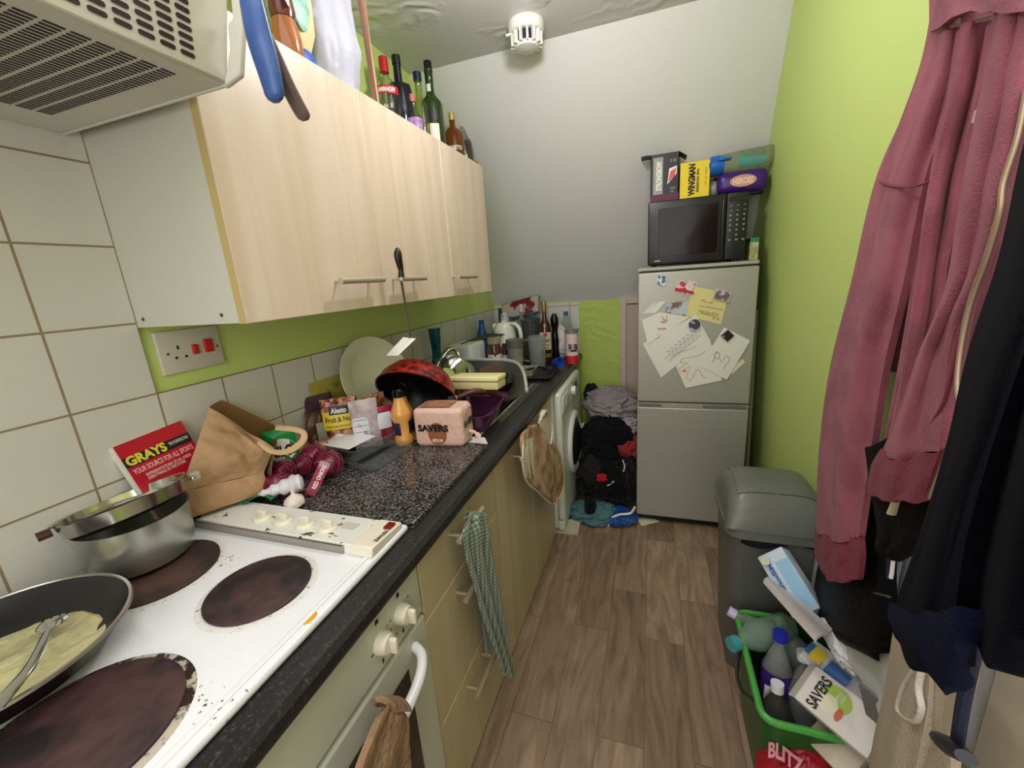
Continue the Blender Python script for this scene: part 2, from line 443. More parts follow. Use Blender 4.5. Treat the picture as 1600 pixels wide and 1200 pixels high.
struct('wall_front', box(-0.1, 1.8, -1.6, -1.5, 0, 2.3), SLOPE)
# boxed hatch door in the back wall beside the fridge
CREAM = mat('cream_paint', (205, 190, 172), 0.45)
CREAM2 = mat('cream_panel_paint', (196, 178, 160), 0.5)
d = thing('door_1', (1.1, 2.75, 0), 'x', 'x'); del d['label']; del d['category']; d['kind'] = 'structure'
mk('door_panel', box(0.90, 1.40, 2.745, 2.76, 0, 1.14), CREAM2, d, bevel=0.002)
for a in (box(0.865, 0.905, 2.725, 2.76, 0, 1.18), box(1.38, 1.42, 2.725, 2.76, 0, 1.18)): mk('frame_stile', a, CREAM, d, bevel=0.004)
mk('frame_rail', box(0.905, 1.38, 2.727, 2.76, 1.145, 1.18), CREAM, d, bevel=0.004)
# smoke detector
t = thing('smoke_detector', (0.590, 1.775, 2.27), 'round white smoke detector with dark vent slots on the ceiling', 'smoke alarm')
sx, sy = 0.590, 1.775
k_ = 1.28; dz = lambda g: g.map(lambda p: (sx + p.x * k_, sy + p.y * k_, 2.27 + (p.z - 2.27) * k_))
mk('detector_base', dz(lathe([(0.0, 2.27), (0.052, 2.27), (0.054, 2.262), (0.052, 2.246), (0.047, 2.242), (0, 2.242)], 40)), WPLAST, t)
mk('detector_chamber', dz(lathe([(0.0, 2.243), (0.036, 2.243), (0.030, 2.214), (0, 2.214)], 30)), DARK, t)
g = G()
for k in range(14):
    a = 2 * math.pi * k / 14 + 0.1
    g.add(cbox(0.012, 0.006, 0.034, (0.0415, 0, 2.227)).rot('Z', math.degrees(a)))
g.add(lathe([(0, 2.216), (0.036, 2.216), (0.034, 2.206), (0.02, 2.202), (0, 2.201)], 30))
mk('detector_cage', dz(g), WPLAST, t)
mk('detector_tab', dz(cbox(0.018, 0.005, 0.006, (-0.045, -0.028, 2.238))), WPLAST, t)
# radiator low on the right wall, behind the hanging clothes
t = thing('radiator', (1.56, 0.95, 0.25), 'white ribbed panel radiator on the right wall behind hanging clothes', 'radiator')
g = G()
for k in range(20): g.add(rbox(0.022, 0.028, 0.50, 0.008, 2, (1.555, 0.66 + 0.031 * k, 0.52)))
g.add(box(1.553, 1.565, 0.65, 1.27, 0.27, 0.77))
mk('radiator_panel', g, ENAMEL, t)
mk('top_grille', box(1.535, 1.580, 0.65, 1.27, 0.775, 0.79), ENAMEL, t, bevel=0.003)
# cream painted door standing open against the right wall, nearest the camera
DOORW = mat('door_paint', (206, 196, 172), 0.5, bump=0.05, bscale=60)
struct('door_2', box(1.475, 1.515, -0.35, 0.58, 0.01, 1.99), DOORW, bevel=0.003)
# =============== wall cabinets ===============
def bar_handle(parent, x, y0, y1, z, out=0.034, r=0.0078, vertical=False):
    h = mk('handle', tube([(x + out, y0, z), (x + out, y1, z)], r, 12), SATIN, parent)
    for yy in (y0 + 0.022, y1 - 0.022): mk('handle_post', tube([(x, yy, z), (x + out, yy, z)], 0.0042, 8), SATIN, h)
    return h
def wall_cab(y0, y1, doors, label):
    t = thing('wall_cabinet', (0, (y0 + y1) / 2, 1.295), label, 'cabinet', None)
    g = box(0.0, 0.303, y0, y0 + 0.018, 1.295, 1.845); g.add(box(0, 0.303, y1 - 0.018, y1, 1.295, 1.845))
    g.add(box(0, 0.302, y0 + 0.018, y1 - 0.018, 1.2965, 1.315)); g.add(box(0, 0.302, y0 + 0.018, y1 - 0.018, 1.827, 1.844)); g.add(box(0, 0.01, y0 + 0.018, y1 - 0.018, 1.315, 1.827))
    mk('cabinet_body', g, WHITE, t, smooth=0)
    for a, b_, h0, h1 in doors:
        o = mk('cabinet_door', box(0.3035, 0.3215, a + 0.0015, b_ - 0.0015, 1.293, 1.845), BIRCH, t, bevel=0.0018)
        mk('door_edge', box(0.3030, 0.3200, a + 0.0004, a + 0.0018, 1.2935, 1.8445), EDGE if a < 0.6 else PALE_EDGE, o, smooth=0)
        bar_handle(o, 0.3215, h0, h1, 1.365)
    return t
HY = [(P(533, 444, x=0.355).y, P(600, 442, x=0.355).y), (P(623, 441, x=0.355).y, P(665, 439, x=0.355).y), (P(716, 438, x=0.355).y, P(745, 438, x=0.355).y)]
t = wall_cab(0.589, 1.487, [(0.589, 1.038, *HY[0]), (1.038, 1.487, *HY[1])], 'wide birch wall cabinet with two doors, nearest the cooker hood')
for yy, xx in ((0, 0.032), (0, 0.262)): mk('screw_cap', lathe([(0, 0), (0.004, 0), (0.003, 0.0012), (0, 0.0015)], 12).rot('X', 90).move((xx, 0.5885, 1.312)), mat('brown_cap', (70, 58, 44), 0.5), t)
wall_cab(1.489, 1.905, [(1.489, 1.905, *HY[2])], 'narrower single door birch wall cabinet at the far end')
# double socket with cooker switch
t = thing('cooker_switch', (0.004, 0.68, 1.23), 'white wall plate with socket and two red switches under the wall cabinet', 'wall socket')
o_ = Vector((0.0, 0.612, 1.182)); ML = plane_M(o_, (0, 1, 0), (0, 0, 1))
mk('face_plate', rbox(0.010, 0.146, 0.098, 0.003, 2, (0.005, 0.612 + 0.073, 1.182 + 0.049)), mat('socket_plastic', (205, 200, 184), 0.35), t)
M2 = plane_M((0.0102, 0.612, 1.182), (0, 1, 0), (0, 0, 1))
RSW = mat('red_switch', (196, 18, 22), 0.3)
mk('cooker_rocker', cbox(0.008, 0.020, 0.032, (0.012, 0.612 + 0.112, 1.182 + 0.052)), RSW, t, bevel=0.002)
mk('socket_rocker', cbox(0.008, 0.013, 0.023, (0.012, 0.612 + 0.079, 1.182 + 0.048)), RSW, t, bevel=0.002)
g = G()
for (a, b_, w, h) in ((0.040, 0.054, 0.004, 0.009), (0.031, 0.033, 0.006, 0.005), (0.053, 0.033, 0.006, 0.005)): g.add(flat(rect(a, b_, w, h), M2))
mk('pin_holes', g, DARK, t, smooth=0)
g = G()
for (a, b_) in ((0.018, 0.047), (0.134, 0.047)): g.add(flat(oval(a, b_, 0.003, 0.003), M2))
mk('fixing_screws', g, mat('brass_screw', (120, 110, 80), 0.4, 0.8), t, smooth=0)
# =============== cooker hood ===============
HOODW = mat('hood_enamel', (206, 204, 190), 0.4)
t = thing('cooker_hood', (0.2, 0.2, 1.66), 'white cooker hood with slotted underside at the upper left corner', 'cooker hood')
prof = [(0.009, 1.66), (0.43, 1.66), (0.476, 1.80), (0.48, 1.95), (0.009, 1.95)]
Mh = Matrix(((1, 0, 0, 0), (0, 0, 1, -0.02), (0, 1, 0, 0), (0, 0, 0, 1)))
g = prism(prof, 0.58, Mh)
mk('hood_body', g, HOODW, t, bevel=0.004)
# rim strips round the underside
g = box(0.009, 0.43, 0.556, 0.562, 1.657, 1.661)
mk('hood_rim', g, HOODW, t, bevel=0.002)
mk('end_trim', prism([(0.425, 1.655), (0.462, 1.664), (0.484, 1.72), (0.496, 1.80), (0.50, 1.95), (0.485, 1.95), (0.480, 1.80), (0.470, 1.735), (0.458, 1.73), (0.453, 1.70)], 0.010, Mh).move((0, 0.574, 0)), HOODW, t, bevel=0.003)
g = G(); yy = 0.505
for r in range(26):
    y1 = 0.505 - r * 0.0243
    for c in range(40):
        x = 0.095 + c * 0.0083
        if x > 0.40: break
        w, l = 0.0038, 0.019; v = [(x, y1 - l), (x + w, y1 - l), (x + w, y1), (x, y1)]
        g.add(prism([(a, b_) for a, b_ in v], 0.0006).move((0, 0, 1.6592)))
mk('slotted_grille', g, mat('slot_dark', (46, 26, 34), 0.7), t, smooth=0)
Ms = plane_M((0.43, 0.54, 1.66), (0, -1, 0), (0.046, 0, 0.14)); Ms2 = plane_M((0.43, 0.0, 1.66), (0, 1, 0), (0.046, 0, 0.14))
g = G()
def stad(x, y, l, r):
    return [(x + l + r * math.sin(math.pi * k / 6), y - r * math.cos(math.pi * k / 6)) for k in range(7)] + [(x - l - r * math.sin(math.pi * k / 6), y + r * math.cos(math.pi * k / 6)) for k in range(7)]
for r in range(12):
    for c in range(22):
        x = 0.500 - c * 0.0255 - 0.004 * r * 0.3; y = 0.016 + r * 0.0098
        g.add(flat(stad(x, y, 0.0068, 0.0029), Ms2, -0.0004 if Ms2.col[2].x < 0 else 0.0002, 0.0008))
mk('oblong_grille', g, mat('slot_dark2', (58, 40, 44), 0.7), t, smooth=0)
# =============== base units ===============
mk_plinth = box(0.05, 0.52, -0.4, 1.885, 0, 0.09)
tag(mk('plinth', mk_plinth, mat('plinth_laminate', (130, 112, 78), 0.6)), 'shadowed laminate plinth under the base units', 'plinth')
t = thing('drawer_unit', (0.3, 0.88, 0.09), 'cream laminate base unit with three drawers beside the oven', 'drawer unit')
mk('unit_body', box(0.02, 0.568, 0.640, 1.112, 0.09, 0.785), BIRCH_LOW, t, smooth=0)
for (z0, z1, hz) in ((0.618, 0.783, 0.742), (0.308, 0.614, 0.572), (0.012, 0.304, 0.298 - 0.035)):
    o = mk('drawer', box(0.570, 0.588, 0.641, 1.112, z0, z1), BIRCH_LOW, t, bevel=0.0015)
    mk('drawer_edge', box(0.5705, 0.5875, 0.642, 1.111, z1 - 0.0002, z1 + 0.0012), PALE_EDGE, o, smooth=0)
    bar_handle(o, 0.588, 0.765, 0.915, hz, 0.036)
t = thing('sink_unit', (0.3, 1.5, 0.09), 'cream laminate double door base unit under the sink', 'cabinet')
mk('unit_body', box(0.02, 0.568, 1.116, 1.885, 0.09, 0.66), BIRCH_LOW, t, smooth=0)
for (a, b_, h0, h1) in ((1.116, 1.499, 1.275, 1.42), (1.502, 1.885, 1.495, 1.64)):
    o = mk('cabinet_door', box(0.570, 0.588, a, b_, 0.012, 0.783), BIRCH_LOW, t, bevel=0.0015)
    bar_handle(o, 0.588, h0, h1, 0.722, 0.036)
# oven
OVEN = mat('oven_enamel', (200, 203, 186), 0.3)
t = thing('oven', (0.3, 0.33, 0.05), 'cream built-in electric oven under the hob with two round knobs', 'oven')
mk('oven_body', box(0.03, 0.568, 0.045, 0.634, 0.09, 0.785), DARK, t, smooth=0)
mk('control_panel', box(0.566, 0.590, 0.04, 0.636, 0.655, 0.785), OVEN, t, bevel=0.006, seg=3)
dr = mk('oven_door', box(0.568, 0.592, 0.04, 0.636, 0.09, 0.645), OVEN, t, bevel=0.004)
GLS = mat('oven_glass', (30, 34, 30), 0.08)
mk('oven_window', box(0.5925, 0.594, 0.10, 0.555, 0.16, 0.585), GLS, dr, bevel=0.003)
mk('lower_strip', box(0.570, 0.588, 0.04, 0.636, 0.012, 0.088), OVEN, t, bevel=0.003)
pts = curve([(0.592, 0.585, 0.612), (0.622, 0.565, 0.608), (0.640, 0.50, 0.60), (0.645, 0.34, 0.595), (0.640, 0.18, 0.60), (0.622, 0.115, 0.608), (0.592, 0.10, 0.612)], 8)
mk('door_handle', tube(pts, 0.0105, 12), ENAMEL, dr)
for u, v_ in ((602, 1005), (632, 960)):
    p = P(u, v_, x=0.60); y, z = p.y, p.z
    k = mk('oven_knob', lathe([(0, 0), (0.021, 0), (0.021, 0.006), (0.018, 0.016), (0.0165, 0.020), (0, 0.020)], 28).rot('Y', 90).move((0.590, y, z)), CREAM_P, t)
    mk('knob_grip', rbox(0.016, 0.010, 0.032, 0.004, 2).move((0.006 + 0.612, y, z)), CREAM_P, k)
g = G(); Mo = plane_M((0.5901, 0, 0), (0, 1, 0), (0, 0, 1))
for u, v_, w, h in ((588, 972, .009, .009), (621, 930, .008, .010), (637, 932, .003, .004), (610, 970, .003, .003), (605, 977, .002, .002), (611, 983, .003, .003), (620, 990, .003, .003), (630, 985, .004, .010), (599, 1032, .004, .010), (582, 1025, .006, .003), (590, 1015, .002, .006)):
    p = P(u, v_, x=0.5905); g.add(flat(rect(p.y - w / 2, p.z - h / 2, w, h), Mo))
mk('oven_symbols', g, BLACK_INK, t, smooth=0)
# =============== worktop ===============
prof = [(0.0, 0.79), (0.604, 0.79), (0.612, 0.796), (0.615, 0.806), (0.613, 0.819), (0.604, 0.828), (0.596, WT), (0.0, WT)]
# the sink opening is a step in the top: worktop built of strips round it
Y0, Y1, Y2, Y3 = -0.45, 1.17, 1.90, 2.75
g = prism(prof, Y1 - Y0, Mh).move((0, 0.02 + Y0, 0))
g.add(prism(prof, Y3 - Y2, Mh).move((0, 0.02 + Y2, 0)))
g.add(prism([(0.530, 0.79)] + prof[1:-1] + [(0.530, WT)], Y2 - Y1, Mh).move((0, 0.02 + Y1, 0)))
g.add(box(0, 0.065, Y1, Y2, 0.79, WT))
tag(mk('worktop', g, GRANITE, None, smooth=30), 'long black speckled worktop with rounded front edge', 'worktop')
# raised granite chopping board
g = G(); po = [P(441, 800, z=0.842), P(628, 812, z=0.842), P(772, 681, z=0.842), P(560, 690, z=0.842)]
x0, x1, y0, y1 = 0.14, 0.565, 0.672, 1.02
tag(mk('chopping_board', box(0.10, 0.570, 0.672, 1.115, WT + 0.0005, WT + 0.014), BOARD, bevel=0.002), 'thick speckled granite worktop saver between hob and bread', 'chopping board')
# =============== fridge freezer ===============
SILV = mat('silver_fridge_paint', (172, 172, 160), 0.38, 0.35, bump=0.03, bscale=300)
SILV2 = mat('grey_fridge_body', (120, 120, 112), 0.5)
t = thing('fridge_freezer', (1.245, 2.35, 0), 'silver two door fridge freezer covered in notes against the back wall', 'fridge freezer')
mk('fridge_body', box(0.995, 1.497, 2.150, 2.56, 0.03, 1.335), SILV2, t, bevel=0.004)
mk('worktop_cap', box(0.99, 1.502, 2.125, 2.56, 1.336, 1.352), mat('fridge_top', (170, 170, 156), 0.4), t, bevel=0.003)
mk('upper_door', box(0.992, 1.500, 2.105, 2.148, 0.694, 1.328), SILV, t, bevel=0.006, seg=3)
lo = mk('lower_door', box(0.992, 1.500, 2.105, 2.148, 0.045, 0.664), SILV, t, bevel=0.006, seg=3)
mk('grip_rail', box(0.992, 1.500, 2.112, 2.148, 0.664, 0.688), SILV, t, bevel=0.002)
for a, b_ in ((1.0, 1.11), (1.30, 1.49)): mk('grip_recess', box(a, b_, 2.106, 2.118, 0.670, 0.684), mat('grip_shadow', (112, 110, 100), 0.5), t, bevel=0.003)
for a in (1.02, 1.45): mk('foot', lathe([(0.018, 0), (0.018, 0.03)], 12, (a, 2.2, 0)), BLACKP, t)
mk('kick_strip', box(1.0, 1.49, 2.13, 2.15, 0.012, 0.044), BLACKP, t)
# white pipe in the gap behind the fridge
tag(mk('waste_pipe', tube([(1.548, 2.26, 0.0), (1.54, 2.26, 0.6), (1.53, 2.26, 1.12)], 0.011, 12), mat('pipe_grey', (140, 144, 120), 0.4)), 'grey pipe standing between the fridge and the right wall', 'pipe')
# =============== washing machine ===============
WMW = mat('washer_white', (222, 224, 214), 0.3)
t = thing('washing_machine', (0.33, 2.2, 0), 'white front loading washing machine under the end of the worktop', 'washing machine')
mk('washer_body', box(0.04, 0.600, 1.895, 2.47, 0.03, 0.785), WMW, t, bevel=0.008)
fr = mk('front_panel', box(0.600, 0.640, 1.895, 2.47, 0.08, 0.785), WMW, t, bevel=0.02, seg=4)
mk('kick_panel', box(0.600, 0.634, 1.90, 2.465, 0.022, 0.076), WMW, t, bevel=0.006)
rg = lathe([(0.136, 0.0), (0.168, 0.0), (0.178, 0.006), (0.180, 0.014), (0.172, 0.024), (0.158, 0.028), (0.142, 0.022), (0.136, 0.010)], 48, cap=False).rot('Y', 90).move((0.636, 2.19, 0.42))
dd = mk('porthole_ring', rg, mat('ring_white', (226, 228, 224), 0.2), t)
mk('porthole_glass', lathe([(0, 0.046), (0.06, 0.044), (0.105, 0.036), (0.130, 0.024), (0.139, 0.012), (0.139, 0.004), (0, 0.004)], 40).rot('Y', 90).move((0.634, 2.19, 0.42)), mat('dark_glass', (28, 32, 28), 0.06), dd)
mk('door_catch', rbox(0.012, 0.030, 0.08, 0.004, 2, (0.672, 2.355, 0.43)), WPLAST, dd)
g = box(0.6395, 0.6405, 1.9, 2.465, 0.655, 0.6575); mk('panel_line', g, mat('line_grey', (130, 132, 120), 0.6), t)
mk('soap_drawer', rbox(0.010, 0.15, 0.085, 0.004, 2, (0.640, 2.0, 0.715)), WMW, t)
mk('drawer_pull', rbox(0.010, 0.06, 0.05, 0.004, 2, (0.643, 2.03, 0.712)), mat('pull_grey', (196, 198, 186), 0.4), t)
mk('programme_dial', lathe([(0, 0), (0.026, 0), (0.024, 0.022), (0, 0.022)], 28).rot('Y', 90).move((0.640, 2.20, 0.72)), WPLAST, t)
mk('display', box(0.6395, 0.6425, 2.28, 2.36, 0.70, 0.745), mat('display_grey', (96, 100, 90), 0.3), t)
for yy in (1.94, 2.42): mk('foot', lathe([(0.02, 0), (0.02, 0.03)], 12, (0.55, yy, 0)), BLACKP, t)
# =============== helpers for small things ===============
GLASS = mat('clear_glass', (235, 240, 236), 0.03, trans=1.0, ior=1.45)
GLASS_GREEN = mat('green_glass', (96, 140, 60), 0.03, trans=0.9, ior=1.45)
GLASS_DARK = mat('dark_glass_bottle', (18, 20, 34), 0.08, trans=0.0)
GLASS_AMBER = mat('amber_spirit', (150, 84, 30), 0.08, trans=0.55, ior=1.36)
PET = mat('clear_plastic', (226, 232, 228), 0.10, trans=0.86, ior=1.15)
PET_G = mat('greenish_plastic', (206, 228, 210), 0.12, trans=0.84, ior=1.15)
def shell(prof, th=0.002):
    """outer profile + inner wall, closed at the mouth, bottle shaped"""
    inner = [(max(r - th, 0.0005), z + (th if i == 0 else 0)) for i, (r, z) in enumerate(prof)]
    return [(0, prof[0][1])] + prof + list(reversed(inner)) + [(0, prof[0][1] + th)]
def bottle(name, label, p, prof, m, capm, caph, capr, liquid=None, labels=(), group=None, cat='bottle', texts=(), solid=False, n=28):
    """prof: outer profile (r,z) from base to mouth; labels: (z0,z1,mat[,a_mid,aw]); texts: (string,z0,h,aw,mat,vertical,bold)"""
    p = Vector(p); t = thing(name, p, label, cat, group)
    mk('bottle_body', lathe(([(0, prof[0][1])] + prof + [(0, prof[-1][1])]) if solid else shell(prof), n, p), m, t, smooth=50)
    zt = prof[-1][1]
    mk('cap', lathe([(0, zt - caph * 0.6), (capr, zt - caph * 0.6), (capr, zt + caph * 0.36), (capr * 0.9, zt + caph * 0.4), (0, zt + caph * 0.4)], 20, p), capm, t)
    if liquid:
        lv, lm = liquid; q = [(0, prof[0][1] + 0.003)] + [(max(r - 0.003, 0.001), z + (0.003 if i == 0 else 0)) for i, (r, z) in enumerate(prof) if z < lv]
        r_at = q[-1][0]; q += [(r_at, lv), (0, lv)]; mk('liquid', lathe(q, n, p), lm, t, smooth=50)
    def rad(z):
        for (a, b_), (c, d) in zip(prof, prof[1:]):
            if b_ <= z <= d: return a + (c - a) * (z - b_) / max(d - b_, 1e-6)
        return prof[0][0]
    am = math.atan2(CP.y - p.y, CP.x - p.x)
    for L_ in labels:
        z0, z1, lm = L_[:3]; a = am + (L_[3] if len(L_) > 3 else 0); aw = L_[4] if len(L_) > 4 else 2.6
        r = max(rad(z0), rad(z1)) + 0.0008
        lb = mk('label', lathe([(r - 0.0006, z0), (r, z0), (r, z1), (r - 0.0006, z1)], 24, p, False, a - aw / 2, a + aw / 2), lm, t)
    for (s, z0, h, aw, tm, vert, bold) in texts:
        mk('lettering', cyl_letters(s, p, max(rad(z0), rad(z0 + h)) + 0.0016, am, aw, z0, h, bold, vert), tm, t, smooth=0)
    return t
def bprof(R, H, sh=0.62, rn=0.014, neck=0.72):
    """plain bottle: body radius, height, shoulder start, neck radius, neck start"""
    return [(R * 0.92, 0), (R, 0.008), (R, H * sh)] + [(R + (rn - R) * (1 - math.cos(k * math.pi / 5)) / 2, H * (sh + (neck - sh) * k / 5)) for k in range(1, 6)] + [(rn, H * 0.97), (rn * 1.1, H * 0.975), (rn * 1.1, H)]
PAPER_W = mat('label_paper', (226, 224, 214), 0.55)
LBL_RED = mat('label_red', (196, 40, 50), 0.45); LBL_BLACK = mat('label_black', (22, 22, 24), 0.45)
LBL_PURP = mat('label_purple', (150, 96, 176), 0.45, col2=(196, 160, 210), vscale=90)
# =============== on top of the wall cabinets ===============
TOPZ = 1.8455
gtop = 'empty bottles on top of the wall cabinets'
def top_at(u, v, h): q = P(u, v, z=TOPZ + h); q.z = TOPZ; return q
VOD = [(0.045, 0), (0.050, 0.01), (0.050, 0.165), (0.047, 0.20), (0.030, 0.232), (0.014, 0.25), (0.0135, 0.28), (0.016, 0.283), (0.016, 0.295)]
bottle('spirit_bottle', 'clear empty vodka bottle with red cap and red label on the wall cabinet', top_at(598, 92, .31), VOD, GLASS, mat('red_cap', (186, 24, 40), 0.35), 0.05, 0.0165,
       labels=((0.182, 0.208, LBL_RED, 0, 1.9), (0.0, 0.07, PAPER_W, 0, 0.8)), texts=(('SMIRNOFF', 0.187, 0.015, 1.3, WHITE_INK, False, 0.04), ('No. 21', 0.135, 0.012, 0.6, WHITE_INK, False, 0.02)), group=gtop)
q = top_at(618, 88, .335)
sq = [(0.046, 0), (0.050, 0.008), (0.050, 0.215), (0.045, 0.235), (0.016, 0.245), (0.0145, 0.32), (0.0155, 0.325)]
t = bottle('spirit_bottle', 'tall navy black square shouldered bottle behind the vodka bottle', q, sq, GLASS_DARK, BLACKP, 0.03, 0.0165, group=gtop, solid=True, n=8)
bottle('spirit_bottle', 'pale clear bottle with navy cap between the black and green bottles', top_at(651, 114, .30), bprof(0.043, 0.29, 0.6, 0.014, 0.75), mat('yellowish_glass', (214, 226, 160), 0.03, trans=0.97, ior=1.45), mat('navy_cap', (22, 30, 66), 0.3), 0.03, 0.0165, group=gtop)
bottle('small_bottle', 'small purple labelled bottle with pink cap in front of the wine bottles', top_at(643, 148, .20) + Vector((0.0, 0, 0)), bprof(0.030, 0.19, 0.62, 0.011, 0.8), GLASS, mat('pink_cap', (196, 110, 104), 0.4), 0.026, 0.0125,
       labels=((0.03, 0.115, LBL_PURP, 0, 4.5), (0.02, 0.06, PAPER_W, 0.2, 0.7)), group=gtop)
bottle('wine_bottle', 'green glass wine bottle with black foil neck and white label', top_at(669, 112, .31), bprof(0.044, 0.315, 0.60, 0.016, 0.76), GLASS_GREEN, BLACKP, 0.075, 0.0158,
       labels=((0.05, 0.115, PAPER_W, -0.1, 1.2), (0.125, 0.165, LBL_BLACK, -0.1, 1.2), (0.236, 0.262, PAPER_W, -0.3, 0.9)), liquid=(0.14, mat('dark_wine', (14, 20, 12), 0.1)), group=gtop)
bottle('miniature_bottle', 'small striped black and white bottle just visible over the cabinet edge', top_at(651, 196, .12), bprof(0.022, 0.11, 0.6, 0.009, 0.8), GLASS, BLACKP, 0.02, 0.010, labels=((0.03, 0.065, mat('stripe_label', (240, 240, 240), 0.5, col2=(20, 20, 20), vscale=60, lo=.49, hi=.51), 0, 4),), group=gtop)
bottle('liqueur_bottle', 'amber liqueur bottle with gold cap near the end of the cabinets', top_at(705, 178, .245), [(0.040, 0), (0.046, 0.008), (0.048, 0.15), (0.043, 0.165), (0.016, 0.19), (0.0125, 0.2), (0.0125, 0.235)], GLASS_AMBER, mat('gold_cap', (196, 172, 110), 0.35, 0.5), 0.03, 0.0145,
       texts=(('AMARETTO', 0.085, 0.018, 1.6, WHITE_INK, False, 0.03),), group=gtop)
bottle('rum_bottle', 'dark red spirit bottle with green black cap, last on the cabinets', top_at(720, 174, .30), [(0.040, 0), (0.046, 0.008), (0.047, 0.12), (0.042, 0.16), (0.020, 0.20), (0.0145, 0.22), (0.0145, 0.285)], GLASS, mat('bottle_green_cap', (20, 44, 40), 0.35), 0.05, 0.0165,
       liquid=(0.165, mat('dark_rum', (70, 22, 18), 0.15)), labels=((0.05, 0.10, PAPER_W, -0.2, 1.0),), group=gtop)
q = P(749, 263, z=TOPZ + .004)
tag(mk('bottle_cap', lathe([(0, 0), (0.020, 0), (0.021, 0.012), (0.017, 0.016), (0, 0.016)], 24, (0.292, 1.875, TOPZ)), mat('red_plastic', (186, 30, 44), 0.35)), 'loose red plastic cap at the far corner of the cabinet top', 'bottle cap')
# detergent, sauce, white bag, card
q = P(464, 60, x=0.25); q.z = TOPZ
t = thing('detergent_bottle', q, 'cream detergent bottle standing on its blue cap beside the white bag', 'detergent bottle')
CREAMY = mat('cream_bottle', (222, 208, 158), 0.35)
g = lathe([(0, 0.045), (0.026, 0.045), (0.034, 0.06), (0.052, 0.10), (0.056, 0.16), (0.052, 0.24), (0.042, 0.29), (0, 0.30)], 28); g.scale((0.62, 1, 1)); g.move(q)
mk('bottle_body', g, CREAMY, t)
g = lathe([(0, 0), (0.040, 0), (0.043, 0.04), (0.034, 0.052), (0, 0.052)], 28).scale((0.7, 1, 1)).move(q); mk('cap', g, mat('royal_blue_plastic', (44, 84, 176), 0.35), t)
g = ball((0.006, 0.034, 0.082), 20, 12, (q.x + 0.031, q.y - 0.012, q.z + 0.165)); lb = mk('label', g, mat('aqua_label', (120, 178, 160), 0.5, col2=(170, 210, 196), vscale=30), t)
mk('label_badge', ball((0.004, 0.012, 0.014), 14, 8, (q.x + 0.037, q.y - 0.02, q.z + 0.225)), mat('yellow_badge', (226, 214, 70), 0.5), lb)
q = P(449, 66, x=0.27); q.z = TOPZ
t = thing('sauce_bottle', q, 'amber red sauce bottle with paper label, nearest bottle on the cabinets', 'bottle')
mk('bottle_body', lathe([(0, 0), (0.028, 0), (0.031, 0.01), (0.031, 0.05), (0.024, 0.085), (0.0, 0.088)], 24, q), mat('amber_sauce', (186, 116, 66), 0.15, trans=0.25), t)
mk('sauce_froth', lathe([(0.0245, 0.086), (0.027, 0.10), (0.024, 0.13), (0.018, 0.16), (0, 0.165)], 24, q), mat('dark_amber', (120, 56, 40), 0.2, trans=0.3), t)
mk('bottle_neck', lathe([(0.018, 0.16), (0.014, 0.19), (0.013, 0.24), (0, 0.24)], 20, q), mat('pink_clear', (226, 190, 186), 0.1, trans=0.5), t)
M = plane_M(q + Vector((0.012, -0.032, 0.105)), (-0.4, -0.9, 0), (0, 0, 1)); M = plane_M(q + Vector((0.034, -0.028, 0.10)), (-0.1, 1, 0), (0.05, 0, 1))
mk('label', sheet(lambda u, v: M @ Vector((-0.014 + 0.036 * u, 0.10 * v, 0.004 * math.sin(u * 5))), 8, 6, 0.0006), mat('faded_label', (232, 222, 220), 0.5, col2=(216, 130, 140), vscale=26, lo=.55, hi=.65), t)
BAGW = mat('white_sack', (178, 180, 194), 0.5, bump=0.5, bscale=22)
def bagfn(cx, cy, rx, ry, z0, h, amp, seed):
    g = G(); n, m = 48, 26
    for j in range(m + 1):
        t_ = j / m
        for i in range(n):
            a = 2 * math.pi * i / n; c_, s_ = math.cos(a), math.sin(a)
            k = 1 / max(abs(c_) ** 4 + abs(s_) ** 4, 1e-6) ** 0.25
            d = 1 + amp * (noise.noise(Vector((c_ * 2.2, s_ * 2.2, t_ * 2.5 + seed))) + 0.6 * (1 - 2 * abs(noise.noise(Vector((c_ * 4, s_ * 4, t_ * 3 + seed * 2))))))
            d *= 0.80 + 0.25 * min(1, t_ * 3) if t_ < 0.33 else 1.05 - 0.1 * (t_ - 0.33)
            g.v.append(Vector((cx + rx * c_ * k * d, cy + ry * s_ * k * d, z0 + h * t_)))
    for j in range(m):
        for i in range(n):
            q = (i + 1) % n; g.f.append((j * n + i, j * n + q, (j + 1) * n + q, (j + 1) * n + i))
    g.f.append(tuple(reversed(range(n)))); g.f.append(tuple(range(m * n, m * n + n))); g.mi = [0] * len(g.f); return g
tag(mk('white_sack', bagfn(0.190, 1.085, 0.080, 0.082, TOPZ, 0.41, 0.17, 3.1), BAGW, smooth=60), 'tall crumpled white sack on top of the wall cabinet', 'sack')
tag(mk('cardboard_sheet', sheet(lambda u, v: (0.262 + 0.022 * u, 1.195 + 0.004 * math.sin(v * 5 + u * 3), TOPZ + 0.41 * v), 6, 10, 0.006), mat('pink_card', (176, 132, 108), 0.6)), 'upright brown card sheet against the white sack', 'cardboard')
